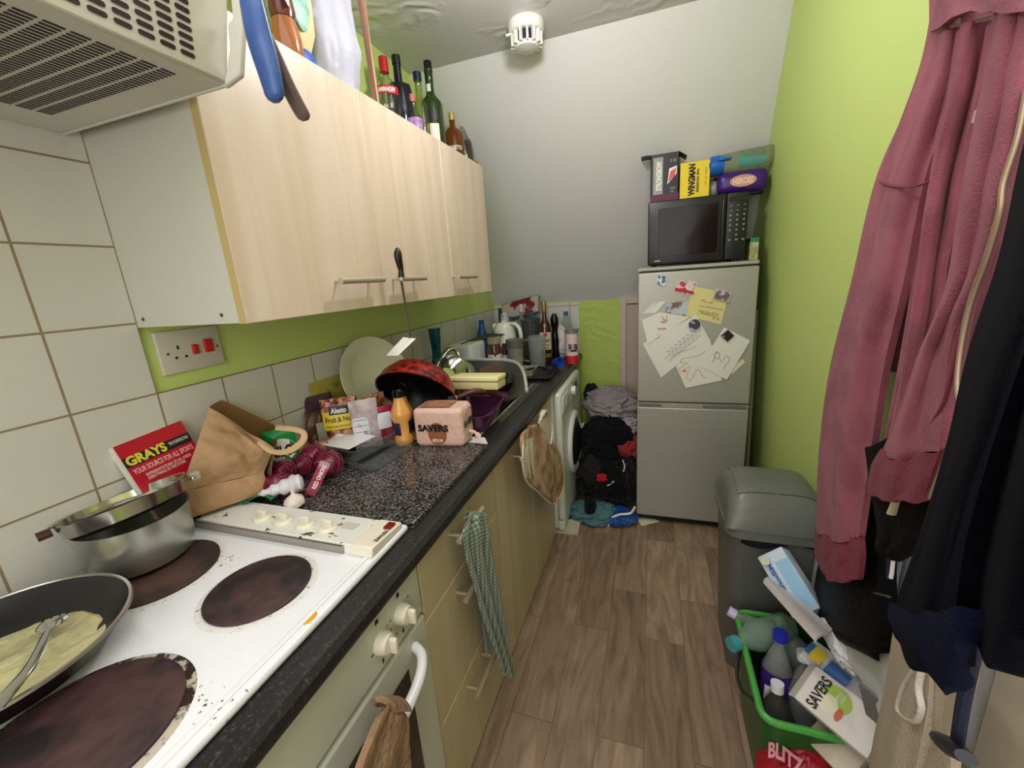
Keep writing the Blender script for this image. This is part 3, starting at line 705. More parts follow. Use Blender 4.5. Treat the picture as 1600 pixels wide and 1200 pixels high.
# =============== knives on the hood corner ===============
def knife(name, label, hp, bladep, hm, r, rivets=0):
    t = thing(name, hp[0], label, 'knife')
    h = mk('handle', tube(curve(hp, 6), r, 12, flat=0.62), hm, t, smooth=60)
    mk('blade', sheet(lambda u, v: Vector(bladep[0]).lerp(Vector(bladep[1]), v) + Vector((0.0, (u - 0.5) * 0.024 * (1 - 0.6 * v), 0)), 2, 8, 0.0016), CHROME, t)
    return t, h
HB = 0.552
BLUEM = mat('blue_handle', (58, 88, 150), 0.35, col2=(84, 112, 176), vscale=14)
a, b_, c, d = P(432, 160, x=HB), P(420, 110, x=HB), P(403, 50, x=HB), P(388, -20, x=HB)
hp = [d, c, b_, a]; n_ = len(curve(hp, 6))
rr = [0.015 + 0.004 * math.sin(math.pi * min(1, i / (n_ - 1) * 1.15)) for i in range(n_)]; rr[-1] = 0.006; rr[-2] = 0.012
knife('kitchen_knife', 'blue handled kitchen knife hanging handle down on the hood corner', hp, (P(392, 10, x=HB - 0.006), P(380, -160, x=HB - 0.006)), BLUEM, rr)
hp = [P(412, 52, x=HB), P(430, 92, x=HB), P(452, 140, x=HB), P(478, 188, x=HB)]
rr = [0.010] + [0.012] * (n_ - 3) + [0.011, 0.006]
t, h = knife('kitchen_knife', 'dark brown handled knife hanging next to the blue handled one', hp, (P(413, 55, x=HB), P(392, -60, x=HB)), mat('dark_wood_handle', (112, 94, 92), 0.4), rr)
for uv in ((424, 66), (432, 95)): mk('rivet', ball(0.0035, 10, 6, P(*uv, x=HB + 0.0065)), CHROME, h)
# =============== hob ===============
t = thing('electric_hob', (0.3, 0.35, WT), 'white enamel four plate electric hob with stained black rings', 'hob')
def hobmat():
    m, N, L, b = nodes_of('hob_enamel', rough=0.16); v = pos(N, L)
    n = N.new('ShaderNodeTexNoise'); n.inputs['Scale'].default_value = 120; n.inputs['Detail'].default_value = 2; L.new(v, n.inputs['Vector'])
    n2 = N.new('ShaderNodeTexNoise'); n2.inputs['Scale'].default_value = 9; L.new(v, n2.inputs['Vector'])
    mu = N.new('ShaderNodeMath'); mu.operation = 'MULTIPLY'; L.new(n.outputs['Fac'], mu.inputs[0]); L.new(n2.outputs['Fac'], mu.inputs[1])
    rp = ramp(N, [(0.0, (238, 240, 244)), (0.43, (236, 238, 242)), (0.47, (112, 82, 64))]); L.new(mu.outputs[0], rp.inputs[0]); L.new(rp.outputs[0], b.inputs['Base Color']); return m
HOBM = hobmat()
HZ = WT + 0.009
g = rbox(0.530, 0.600, 0.016, 0.0075, 3, (0.298, 0.365, WT + 0.0085)); mk('hob_plate', g, HOBM, t, smooth=50)
g = rbox(0.010, 0.585, 0.004, 0.0018, 2, (0.545, 0.36, HZ + 0.0085)); mk('front_rim', g, HOBM, t, smooth=50)
RUST = speckle('burnt_iron', (46, 34, 36), (88, 62, 52), 7, 0.40, 0.62, 0.6); RUST2 = speckle('burnt_iron_front', (38, 30, 34), (82, 56, 56), 9, 0.42, 0.62, 0.55)
BURNT = speckle('burnt_collar', (228, 227, 224), (96, 60, 46), 110, 0.60, 0.68, 0.35); BURNT2 = speckle('heavily_burnt_collar', (196, 186, 170), (48, 30, 26), 48, 0.46, 0.54, 0.4)
for (x, y, r, m_, cm) in ((0.410, 0.430, 0.083, RUST2, BURNT), (0.175, 0.415, 0.096, RUST, BURNT), (0.412, 0.180, 0.104, RUST2, BURNT2), (0.170, 0.170, 0.083, RUST, BURNT)):
    b2 = mk('hotplate', lathe([(0, HZ + 0.005), (r, HZ + 0.005), (r, HZ + 0.013), (r - 0.006, HZ + 0.016), (r - 0.012, HZ + 0.0155), (r - 0.014, HZ + 0.0165), (0, HZ + 0.0165)], 64, (x, y, 0)), m_, t)
    mk('enamel_collar', lathe([(r - 0.002, HZ + 0.009), (r + 0.006, HZ + 0.0085), (r + 0.014, HZ + 0.0070)], 64, (x, y, 0), False), cm, b2)
mk('food_splash', lathe([(0, 0.0), (0.008, 0), (0.006, 0.0008), (0, 0.001)], 16).scale((1, 1.7, 1)).move(P(484, 966, z=HZ + 0.0075)), mat('orange_sauce', (226, 160, 20), 0.3), t)
# control strip: chrome face and stained panel with four knobs
Mk = Matrix(((0, 0, 1, 0), (1, 0, 0, 0), (0, 1, 0, 0), (0, 0, 0, 1)))
g = prism([(0.548, HZ + 0.0072), (0.648, HZ + 0.0072), (0.648, HZ + 0.020), (0.552, HZ + 0.026)], 0.505, Mk).move((0.052, 0, 0))
PANEL = speckle('stained_panel', (228, 227, 220), (70, 62, 52), 24, 0.60, 0.63, 0.35)
mk('control_panel', g, PANEL, t, bevel=0.002)
mk('chrome_strip', box(0.055, 0.492, 0.5445, 0.5478, HZ + 0.0075, HZ + 0.0245), STEEL, t, smooth=0)
g = prism([(0.545, HZ + 0.0075), (0.650, HZ + 0.0075), (0.650, HZ + 0.021), (0.551, HZ + 0.028)], 0.052, Mk).move((0.506, 0, 0))
ec = mk('end_cap', g, CREAM_P, t, bevel=0.003, seg=3)
slope = lambda y: HZ + 0.0262 - (y - 0.552) * 0.0625
for i, uv in enumerate(((405, 812), (438, 817), (472, 823), (507, 829))):
    p = P(*uv, z=HZ + 0.026); x, y = p.x, 0.590
    k = mk('control_knob', lathe([(0, 0), (0.0195, 0), (0.0195, 0.004), (0.016, 0.008), (0, 0.009)], 28, (x, y, slope(y) - 0.001)), CREAM_P, t)
    mk('knob_grip', rbox(0.027, 0.009, 0.016, 0.003, 2, (x, y, slope(y) + 0.013)).rot('Z', -8, (x, y, 0)), CREAM_P, k)
Mc = plane_M((0.506, 0.551, HZ + 0.0281), (1, 0, 0), (0, 0.099, -0.007))
mk('indicator_lamp', box(0.536, 0.553, 0.615, 0.637, HZ + 0.020, HZ + 0.0275), mat('red_lamp', (120, 26, 20), 0.25), ec, bevel=0.0015)
Mt = plane_M((0.553, 0.565, HZ + 0.0285), (0, 1, -0.07), (-1, 0, 0))
mk('maker_lettering', letters('ZANUSSI', Mt, 0.004, -0.002, 0.040, 0.009, 0.03, 0.0003), BLACK_INK, ec, smooth=0)
Mf = plane_M((0.44, 0.60, slope(0.60) + 0.0006), (1, 0, 0), (0, 1, -0.0625))
g = flat([(0, 0), (0.034, 0), (0.034, 0.022), (0, 0.022)], Mf, 0, 0.0002); mk('printed_square', g, mat('panel_print', (206, 200, 186), 0.4), t, smooth=0)
# green smear and peel over the left end of the panel
tag(mk('green_peel', sheet(lambda u, v: (0.060 + 0.13 * u, 0.650 + 0.022 * v - 0.05 * u * (1 - u) + 0.01 * math.sin(u * 9), HZ + 0.026 + 0.012 * math.sin(u * 6) ** 2), 24, 4, 0.0015), mat('green_film', (40, 140, 84), 0.3)), 'torn strip of green plastic lying over the hob panel end', 'plastic strip')
# frying pan with leftovers and fork
cx, cy, pz = 0.200, 0.195, HZ + 0.018
t = thing('frying_pan', (cx, cy, pz), 'large black nonstick frying pan with leftovers at the hob back', 'frying pan')
NON = mat('nonstick_black', (24, 23, 25), 0.35); PANOUT = mat('pan_outside', (50, 38, 44), 0.35, 0.5)
mk('pan_body', lathe([(0, 0), (0.105, 0), (0.122, 0.006), (0.150, 0.042), (0.152, 0.0425)], 64, (cx, cy, pz), False), PANOUT, t)
mk('pan_interior', lathe([(0, 0.006), (0.100, 0.006), (0.118, 0.011), (0.147, 0.0435)], 64, (cx, cy, pz), False), NON, t)
mk('pan_rim', lathe([(0.147, 0.0425), (0.148, 0.0455), (0.152, 0.0455), (0.1535, 0.042)], 64, (cx, cy, pz), False), mat('pan_rim_metal', (176, 172, 166), 0.3, 0.9), t)
mk('pan_handle', tube(curve([(cx - 0.02, cy - 0.14, pz + 0.035), (cx - 0.03, cy - 0.22, pz + 0.055), (cx - 0.05, cy - 0.36, pz + 0.065)], 6), 0.011, 12, 0.6), BLACKP, t)
FOOD = mat('cream_sauce', (196, 190, 142), 0.35, bump=0.6, bscale=60, col2=(150, 142, 104), vscale=18, lo=.5, hi=.75)
def food(u, v):
    a = 2 * math.pi * u; r = v * (0.098 + 0.014 * noise.noise(Vector((math.cos(a) * 1.5, math.sin(a) * 1.5, 1))))
    h = 0.010 + 0.006 * noise.noise(Vector((math.cos(a) * r * 40, math.sin(a) * r * 40, 5))) - 0.0 * v
    return Vector((cx + 0.012 + r * math.cos(a), cy + 0.015 + r * math.sin(a), pz + (h if v < .98 else 0.0065)))
g = G(); nU, nV = 48, 12
for j in range(nV + 1):
    for i in range(nU): g.v.append(food(i / nU, j / nV))
for j in range(nV):
    for i in range(nU): k = (i + 1) % nU; g.f.append((j * nU + i, (j + 1) * nU + i, (j + 1) * nU + k, j * nU + k))
g.mi = [0] * len(g.f)
o = tag(mk('leftover_sauce', g, FOOD), 'creamy leftovers congealed in the frying pan', 'leftovers'); o['kind'] = 'stuff'
def cutlery(name, label, pts, cat, group=None, w=0.006, tines=0, m=CHROME, bowl=None):
    t = thing(name, pts[0], label, cat, group)
    c = curve(pts, 8); n = len(c)
    mk('handle', tube(c, [w * (1.0 - 0.45 * i / n) for i in range(n)], 8, 0.35), m, t)
    d = (c[-1] - c[-3]).normalized(); e = c[-1]; s = d.cross(Vector((0, 0, 1))).normalized()
    if tines:
        mk('head', tube([e, e + d * 0.015, e + d * 0.03], [w * 0.5, w * 1.6, w * 1.7], 10, 0.3), m, t)
        for k in range(tines):
            o_ = s * (k - (tines - 1) / 2) * w * 0.9; mk('tine', tube([e + d * 0.028 + o_, e + d * 0.06 + o_ + Vector((0, 0, -0.002))], 0.0013, 6), m, t)
    if bowl: mk('bowl', tube([e, e + d * bowl * .3, e + d * bowl * .7, e + d * bowl], [w * .5, w * 2.1, w * 2.2, w * .6], 12, 0.3), m, t)
    return t
zf = pz + 0.03
cutlery('fork', 'stainless fork lying across the frying pan leftovers', [P(-12, 1112, z=pz + .056), P(22, 1072, z=pz + .054), P(52, 1034, z=pz + .046), P(76, 985, z=pz + .034)], 'fork', tines=4, w=0.010)
# aluminium pan with a second shallow pan on top
SATA = mat('satin_aluminium', (176, 176, 168), 0.28, 0.85); 
cx, cy, pz = 0.112, 0.432, HZ + 0.018
t = thing('saucepan', (cx, cy, pz), 'wide dull aluminium saucepan at the back of the hob by the wall', 'saucepan')
mk('pan_body', lathe([(0, 0), (0.066, 0), (0.078, 0.008), (0.084, 0.03), (0.087, 0.098), (0.089, 0.100), (0.085, 0.098), (0.081, 0.03), (0.074, 0.012), (0, 0.010)], 56, (cx, cy, pz)), SATA, t)
t = thing('shallow_pan', (cx, cy, pz + 0.101), 'shiny shallow pan resting on the aluminium saucepan', 'pan')
g = lathe([(0, 0), (0.084, 0), (0.092, 0.006), (0.096, 0.030), (0.100, 0.034), (0.101, 0.036), (0.095, 0.034), (0.090, 0.010), (0, 0.006)], 56)
g.rot('Y', -15).move((cx - 0.002, cy, pz + 0.098)); mk('pan_body', g, mat('polished_steel', (186, 182, 172), 0.16, 1.0), t)
p = P(80, 838, z=pz + 0.115)
mk('handle_stub', tube([(cx - 0.035, cy - 0.095, pz + 0.116), (cx - 0.040, cy - 0.112, pz + 0.115)], 0.008, 10), mat('brown_bakelite', (70, 40, 34), 0.4), t)
mk('handle_bracket', rbox(0.016, 0.022, 0.018, 0.004, 2, (cx + 0.03, cy + 0.103, pz + 0.128)), mat('cream_bracket', (196, 188, 164), 0.4), t)
mk('bracket_screw', ball(0.0055, 12, 8, (cx + 0.045, cy + 0.092, pz + 0.130)), CHROME, t)
# =============== things on the worktop ===============
def Pv(u, v, a, b):
    """photo position on the upright plane through a and b"""
    a, b = Vector(a), Vector(b); n = (b - a).cross(Vector((0, 0, 1))); c = Vector((u - 800, v - 600, F)); w = CAR * c.x + CAD * c.y + CAF * c.z
    return CP + w * ((a - CP).dot(n) / w.dot(n))
def pillow(M, w, h, th, n=14, wr=0.0, seed=0.0, p=0.5, edge=0.0006):
    """a filled pouch on the plane M, w by h, bulging th"""
    g = G(); m = n + 1
    for side in (1, -1):
        for i in range(m):
            for j in range(m):
                u, v = i / n, j / n; b_ = max(math.sin(math.pi * u) * math.sin(math.pi * v), 0) ** p
                x, y = w * u, h * v
                z = side * (edge + th * 0.5 * b_)
                if wr: z += wr * noise.noise(Vector((u * 4 + seed, v * 5, side * 3 + seed))) * (0.4 + b_); x += wr * 0.8 * noise.noise(Vector((u * 2, v * 4, seed + 9))); y += wr * 0.8 * noise.noise(Vector((u * 4, v * 2, seed + 5)))
                g.v.append(M @ Vector((x, y, z)))
    o = m * m
    for i in range(n):
        for j in range(n):
            a, b_, c, d = i * m + j, (i + 1) * m + j, (i + 1) * m + j + 1, i * m + j + 1
            g.f.append((a, b_, c, d)); g.f.append((d + o, c + o, b_ + o, a + o))
    for i in range(n):
        a, b_ = i * m, (i + 1) * m; g.f.append((b_, a, a + o, b_ + o)); a, b_ = i * m + n, (i + 1) * m + n; g.f.append((a, b_, b_ + o, a + o))
    for j in range(n):
        g.f.append((j, j + 1, j + 1 + o, j + o)); a = n * m + j; g.f.append((a + 1, a, a + o, a + 1 + o))
    g.mi = [0] * len(g.f); return g
def on_pillow(M, w, h, th, poly_or_text, p=0.5, lift=0.0008):
    """lay lettering or a patch (local x,y geometry) over a pouch front"""
    g = poly_or_text
    def f(q):
        u, v = min(max(q.x / w, 0), 1), min(max(q.y / h, 0), 1); b_ = max(math.sin(math.pi * u) * math.sin(math.pi * v), 0) ** p
        return M @ Vector((q.x, q.y, th * 0.5 * b_ + 0.0006 + lift + q.z))
    return g.map(f)
def patch(x, y, w, h, n=8):
    g = G()
    for i in range(n + 1):
        for j in range(n + 1): g.v.append(Vector((x + w * i / n, y + h * j / n, 0)))
    for i in range(n):
        for j in range(n): a = i * (n + 1) + j; g.f.append((a, a + n + 1, a + n + 2, a + 1))
    g.mi = [0] * len(g.f); return g
def disc(x, y, rx, ry, n=20, rings=4):
    g = G([Vector((x, y, 0))])
    for k in range(1, rings + 1):
        for i in range(n): a = 2 * math.pi * i / n; g.v.append(Vector((x + rx * k / rings * math.cos(a), y + ry * k / rings * math.sin(a), 0)))
    for i in range(n): g.f.append((0, 1 + i, 1 + (i + 1) % n))
    for k in range(rings - 1):
        for i in range(n): j = (i + 1) % n; g.f.append((1 + k * n + i, 1 + (k + 1) * n + i, 1 + (k + 1) * n + j, 1 + k * n + j))
    g.mi = [0] * len(g.f); return g
def word(s, x, y, w, h, bold=0.0, shear=0.0, vert=False):
    g = text_geom(s, bold)
    if vert: return g.map(lambda p: (x + (1 - p.y) * w, y + p.x * h, 0))
    return g.map(lambda p: (x + p.x * w + shear * p.y * h, y + p.y * h, 0))
BZ = WT + 0.015            # top of the granite board
# --- catalogue leaning on the tiles ---
RED_COVER = mat('red_cover', (184, 18, 44), 0.3); YEL = mat('yellow_ink', (226, 208, 70), 0.5); ORA = mat('orange_ink', (206, 84, 30), 0.5)
a = Vector((0.062, 0.500, WT + 0.012)); up = Vector((-0.045, 0.006, 0.24)); ri = Vector((0.008, 0.20, 0.0))
a = P(236, 775, x=0.05); tl = P(205, 690, x=0.014); tr = P(300, 650, x=0.014)
ri = (tr - tl); ri.x = 0.01; up = tl - a; 
M = plane_M(a, ri, up); w, h = ri.length, up.length * 1.0
ext = 0.05; M = plane_M(a - up.normalized() * ext, ri, up); h += ext
t = thing('catalogue', M.translation, 'red covered catalogue leaning against the tiles behind the paper bag', 'magazine')
mk('pages', sheet(lambda u, v: M @ Vector((w * u - 0.006, h * v, -0.005 - 0.002 * math.sin(v * 3))), 2, 6, 0.008), PAPER_W, t)
mk('cover', prism(rect(0, 0, w, h), 0.001, M), RED_COVER, t, smooth=0)
mk('black_band', flat(rect(0, h - 0.052, w, 0.022), M, 0.001), LBL_BLACK, t, smooth=0)
mk('title_lettering', letters('GRAYS', M, 0.004, h - 0.050, 0.075, 0.021, 0.045, 0.0016), YEL, t, smooth=0)
mk('tagline_lettering', letters('THE WORKING MAN', M, 0.085, h - 0.043, w - 0.09, 0.008, 0.0, 0.0016), WHITE_INK, t, smooth=0)
mk('headline_lettering', letters('YOUR SOURCE FOR ALL SPORTS', M, 0.006, h - 0.070, w - 0.012, 0.012, 0.02, 0.0013), mat('pink_ink', (236, 190, 190), 0.5), t, smooth=0)
mk('subline_lettering', letters('REPRESENTATIONS OF ALL KINDS\nEVERYTHING IN THE STORE', M, 0.022, h - 0.091, w - 0.04, 0.015, 0.0, 0.0013), WHITE_INK, t, smooth=0)
for k in range(6): mk('listing_lines', letters('GOODS\nAND MORE', M, 0.022 + 0.004 * k, h - 0.115 - 0.019 * k, 0.05, 0.013, 0.01, 0.0013), ORA, t, smooth=0)
# --- kraft paper carrier bag ---
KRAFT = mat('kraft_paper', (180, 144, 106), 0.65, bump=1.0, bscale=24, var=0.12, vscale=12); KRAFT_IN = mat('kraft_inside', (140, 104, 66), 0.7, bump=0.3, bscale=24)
def crinkle(p, a, f=14, s=0.0):
    r = 1 - 2.2 * abs(noise.noise(p * f + Vector((s, s, s))))
    return a * (r + 0.6 * noise.noise(p * f * 1.9 + Vector((s, 0, 0))))
# eight outline corners of the open, slumped bag
B0 = P(283, 812, z=WT + .003) + Vector((0.035, 0, 0)); B1 = P(405, 772, z=WT + .003) + Vector((0.03, 0.0, 0))
BL = Vector((0.045, 0.575, WT + 0.003)); 
fl, fr = P(290, 772, x=0.10), P(410, 775, x=0.155)
A = {}
fb0 = P(290, 812, z=WT + 0.046); fb1 = P(420, 768, z=WT + 0.038); fm0 = P(282, 768, x=0.088); fm1 = P(412, 738, x=0.135); bb0 = Vector((0.012, 0.60, WT + 0.034)); bb1 = Vector((0.020, 0.80, WT + 0.034))
ft0 = P(327, 637, x=0.060); ft1 = P(428, 700, x=0.150); bt0 = P(347, 625, x=0.022); bt1 = P(436, 668, x=0.048)
t = thing('paper_bag', (0.09, 0.65, WT), 'open crumpled brown kraft paper bag with handles by the hob', 'paper bag')
def quad(a, b_, c, d, amp, s, n=22, nrm=None, fold=0.0):
    def fn(u, v):
        p = (a.lerp(b_, u)).lerp(d.lerp(c, u), v)
        q = p.copy(); k = math.sin(math.pi * u) ** 0.3 * 1.0 if 0 < u < 1 else 0
        nn = (b_ - a).cross(d - a).normalized()
        edge = min(1, 6 * min(u, 1 - u)) * min(1, 8 * v)
        return p + nn * (crinkle(Vector((q.x, q.y * 1.3 + q.z * 0.7, q.z * 0.5 - q.y * 0.3)), amp, 17, s) * edge + fold * math.sin(math.pi * u) * math.sin(math.pi * min(v, 1)))
    return sheet(fn, n, n, 0.0012)
mk('front_panel', quad(fm0, fm1, ft1, ft0, 0.013, 1.0, 44, fold=0.012), KRAFT, t)
mk('base_flap', quad(fb0, fb1, fm1, fm0, 0.004, 6.0, 16, fold=0.010), KRAFT, t)
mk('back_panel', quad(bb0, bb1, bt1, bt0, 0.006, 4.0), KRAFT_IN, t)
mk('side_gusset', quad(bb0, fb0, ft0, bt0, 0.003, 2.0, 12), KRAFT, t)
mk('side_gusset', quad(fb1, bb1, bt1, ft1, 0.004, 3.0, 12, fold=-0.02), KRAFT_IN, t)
mk('bag_base', quad(fb0, fb1, bb1, bb0, 0.0, 3.0, 6), KRAFT, t)
ed = [ft0.lerp(ft1, k / 5) for k in range(6)]
hd = curve([P(405, 690, x=0.165), P(424, 705, x=0.19), P(450, 705, x=0.20), P(472, 690, x=0.20), P(474, 676, x=0.19), P(455, 670, x=0.17), P(430, 668, x=0.145)], 6)
mk('handle', tube(hd, 0.008, 8, 0.22), mat('kraft_handle', (204, 172, 130), 0.6), t)
Mb = plane_M(fb0.lerp(ft0, 0.40) + Vector((0.022, 0.045, 0)), (fb1 - fb0), (ft0 - fb0))
mk('pen_scribble', letters('PR.  R+', Mb, 0.02, 0.02, 0.07, 0.016, -0.02, 0.004), mat('biro_ink', (96, 78, 56), 0.6), t, smooth=0)
# --- green chocolate drink pack behind the onions ---
p0 = P(413, 735, x=0.10); 
a, b_ = P(412, 700, x=.070), P(464, 690, x=.125); h = P(412, 674, x=.07).z - BZ; a.z = b_.z = BZ; M = plane_M(a, b_ - a, (0, -0.0, 1)); w = (b_ - a).length
t = thing('drink_powder_pouch', a, 'green malt drink pouch with brown lettering behind the red onions', 'food packet')
GRN = mat('foil_green', (20, 140, 62), 0.25); mk('pouch', pillow(M, w, h, 0.04, 14, 0.003, 2.0), GRN, t)
mk('label_oval', on_pillow(M, w, h, 0.04, disc(w * .52, h * .62, w * .44, h * .22)), WHITE_INK, t)
mk('brand_lettering', on_pillow(M, w, h, 0.04, word('MILO', w * .14, h * .50, w * .72, h * .22, 0.05), lift=0.0016), mat('brown_ink', (64, 26, 22), 0.5), t, smooth=0)
# --- net of red onions ---
ONION = mat('red_onion_skin', (112, 18, 52), 0.28, var=0.25, vscale=26, stretch=(1, 1, 0.3), coat=0.3)
gon = 'red onions in the net'
lab = ['large red onion at the right end of the net', 'red onion at the net middle behind the label', 'red onion at the left end beside the paper bag', 'red onion in the middle left of the net', 'red onion at the back of the net']
spots = [(511, 722, .038, .045), (468, 722, .034, .032), (432, 760, .032, .03), (440, 738, .033, .034), (487, 708, .034, .050)]
proto = None
def onion_geom(r, c, sc):
    pr = [(0, -0.92 * r), (0.35 * r, -0.86 * r), (0.75 * r, -0.6 * r), (0.98 * r, -0.1 * r), (0.9 * r, 0.4 * r), (0.55 * r, 0.75 * r), (0.2 * r, 0.92 * r), (0.09 * r, 1.12 * r), (0, 1.22 * r)]
    return lathe([(a, b_) for a, b_ in pr], 24).rot('X', 60 + sc * 40).rot('Z', sc * 70).move(c)
OC = [(0.232, 0.905, BZ + 0.040), (0.175, 0.860, BZ + 0.036), (0.165, 0.770, BZ + 0.034), (0.158, 0.815, BZ + 0.058), (0.190, 0.890, BZ + 0.070)]
OC = [P(512, 725, z=BZ + .036), P(470, 728, z=BZ + .034), P(432, 758, z=BZ + .030), P(442, 736, z=BZ + .045), P(488, 710, z=BZ + .050)]
for i, (c, l) in enumerate(zip(OC, lab)):
    r = (.039, .034, .034, .031, .034)[i]; tag(mk('red_onion', onion_geom(r * 0.96, c, i * 0.37), ONION), l, 'onion', gon)
NET = mat('purple_net', (150, 60, 96), 0.3)
g = G()
for i, c in enumerate(OC):
    r = (.039, .034, .034, .031, .034)[i] * 1.03
    for k in range(7):
        a = math.pi * k / 7
        for sgn in (1, -1):
            pts = [Vector(c) + Vector((r * math.cos(b_) * math.cos(a + sgn * b_ * .5), r * math.cos(b_) * math.sin(a + sgn * b_ * .5), r * math.sin(b_))) for b_ in [(-1.2 + 2.4 * q / 8) for q in range(9)]]
            g.add(tube(pts, 0.0008, 4, cap=False))
o = tag(mk('onion_net', g, NET), 'fine purple mesh net stretched over the red onions', 'net bag')
Mt = plane_M(P(482, 772, z=BZ + 0.01), P(508, 730, z=BZ + 0.06) - P(482, 772, z=BZ + 0.01), Vector((-1, 0.2, 0.3)))
t = thing('net_label', P(485, 770, z=BZ + 0.01), 'maroon plastic strip label reading red onions over the net', 'label')
L0 = P(484, 774, z=BZ + 0.006); L1 = P(509, 722, z=BZ + 0.066); dd = (L1 - L0); nn = Vector((0.75, -0.5, 0.6)).normalized(); ss = dd.normalized().cross(nn).normalized() * -1
mk('label_strip', sheet(lambda u, v: L0 + dd * v + ss * (u - 0.5) * -0.026 + nn * 0.012 * math.sin(v * math.pi), 6, 12, 0.0008), mat('maroon_plastic', (140, 22, 62), 0.3), t)
gg = text_geom('RED ONIONS', 0.02).map(lambda p: L0 + dd * (0.18 + 0.7 * p.x) + ss * ((0.25 + 0.4 * p.y) - 0.5) * -0.026 * -1 + nn * (0.0012 + 0.012 * math.sin((0.18 + 0.7 * p.x) * math.pi)))
mk('label_lettering', gg, WHITE_INK, t, smooth=0)
# --- garlic ---
GARL = mat('garlic_skin', (226, 214, 204), 0.45, var=0.05, vscale=30)
def garlic(c, r, tilt=0):
    g = G(); n, m = 30, 16; prof = [(0, -0.75), (0.5, -0.72), (0.95, -0.35), (1.0, 0.0), (0.85, 0.35), (0.5, 0.62), (0.22, 0.82), (0.13, 1.1), (0.11, 1.45), (0, 1.5)]
    for (a, z) in prof:
        for i in range(n):
            th = 2 * math.pi * i / n; k = 1 + 0.10 * abs(math.sin(3.5 * th)) * (1 if a > 0.3 else 0) - 0.05
            g.v.append(Vector((a * r * k * math.cos(th), a * r * k * math.sin(th), z * r)))
    for j in range(len(prof) - 1):
        for i in range(n): k = (i + 1) % n; g.f.append((j * n + i, j * n + k, (j + 1) * n + k, (j + 1) * n + i))
    g.mi = [0] * len(g.f); return g.rot('X', tilt).move(c)
tag(mk('garlic_bulb', garlic(P(460, 783, z=BZ + 0.017), 0.0225, 0), GARL), 'loose white garlic bulb on the granite board edge', 'garlic')
c = P(449, 757, z=BZ + 0.028)
t = thing('garlic_sleeve', c, 'white net sleeve of garlic bulbs lying against the red onions', 'garlic')
e0, e1 = P(406, 772, z=BZ + 0.036), P(474, 752, z=BZ + 0.040)
pts = [e0.lerp(e1, k / 14) for k in range(15)]; rs = [0.004 + 0.022 * min(1, (k / 14) * 1.3) ** 0.8 + 0.003 * math.sin(k * 1.9) for k in range(15)]; rs[-1] = 0.012
mk('sleeve', tube(pts, rs, 18, 0.85, ridge=0.0008, rk=9), mat('white_net', (220, 218, 226), 0.5, bump=0.3, bscale=200), t)
mk('sleeve_clip', tube([e0 - (e1 - e0) * 0.03, e0], 0.004, 8), mat('teal_clip', (140, 190, 176), 0.4), t)
for i, uv in enumerate(((497, 748), (490, 757))): tag(mk('garlic_clove', ball((0.014, 0.009, 0.008), 16, 10).rot('Z', 60 + 20 * i).move(P(*uv, z=BZ + 0.010 + 0.004 * i)), mat('clove_skin', (232, 206, 180), 0.45)), ['garlic clove peeking out right of the maroon label', 'garlic clove half hidden under the maroon label'][i], 'garlic', 'garlic cloves by the onions')
# --- clear punnet with brown onions behind ---
gl = 'brown onions behind the red onions'
for i, c in enumerate([P(470, 704, z=BZ + .030), P(504, 704, z=BZ + .030)]):
    tag(mk('brown_onion', onion_geom(0.032, c, i * 0.5 + .2), mat('brown_onion_skin', (196, 138, 96), 0.35, var=0.12, vscale=20)), ['pale brown onion at the left behind the net', 'pale brown onion beside the clear punnet'][i], 'onion', gl)
PUN = mat('punnet_plastic', (236, 240, 240), 0.05, trans=0.97, ior=1.08, bump=0.15, bscale=40)
t = thing('clear_punnet', (0.20, 1.02, BZ), 'clear plastic food punnet with white rim on the granite board', 'food tray')
def tub(w0, d0, w1, d1, z0, z1, r0=0.012, th=0.0012, n=6, flange=0.006):
    def ring(w, d, r, z):
        out = []
        for (sx, sy, a0) in ((1, 1, 0), (-1, 1, 90), (-1, -1, 180), (1, -1, 270)):
            for k in range(n + 1):
                a = math.radians(a0 + 90 * k / n); out.append(Vector((sx * (w / 2 - r) + r * math.cos(a), sy * (d / 2 - r) + r * math.sin(a), z)))
        return out
    rings = [ring(w0, d0, r0, z0), ring(w1, d1, r0 * 1.3, z1), ring(w1 + 2 * flange, d1 + 2 * flange, r0 * 1.3 + flange, z1), ring(w1 + 2 * flange, d1 + 2 * flange, r0 * 1.3 + flange, z1 - th),
             ring(w1 + 2 * th, d1 + 2 * th, r0 * 1.3 + th, z1 - th), ring(w0 + 2 * th, d0 + 2 * th, r0 + th, z0 - th)]
    g = G(); m = len(rings[0])
    for q in rings: g.v += q
    for k in range(len(rings) - 1):
        for i in range(m): j = (i + 1) % m; g.f.append((k * m + j, k * m + i, (k + 1) * m + i, (k + 1) * m + j))
    g.f.append(tuple(range(m))); g.f.append(tuple(reversed(range(5 * m, 6 * m)))); g.mi = [0] * len(g.f); return g
Rz = lambda g, d, c: g.rot('Z', d).move(c)
mk('punnet_tray', Rz(tub(0.12, 0.16, 0.14, 0.18, 0.002, 0.050), -8, (0.200, 0.985, BZ)), PUN, t)
mk('rim_paper', Rz(box(-0.075, 0.05, -0.09, 0.02, 0.051, 0.0525), -8, (0.190, 0.99, BZ)), mat('white_film', (232, 232, 234), 0.3), t)
t2 = thing('punnet_lid', (0.2, 0.99, BZ), 'empty clear plastic lid lying on the granite beside the onions', 'food tray')
mk('lid_tray', Rz(tub(0.10, 0.15, 0.115, 0.165, 0.002, 0.022), -8, (0.28, 0.955, BZ)), PUN, t2)
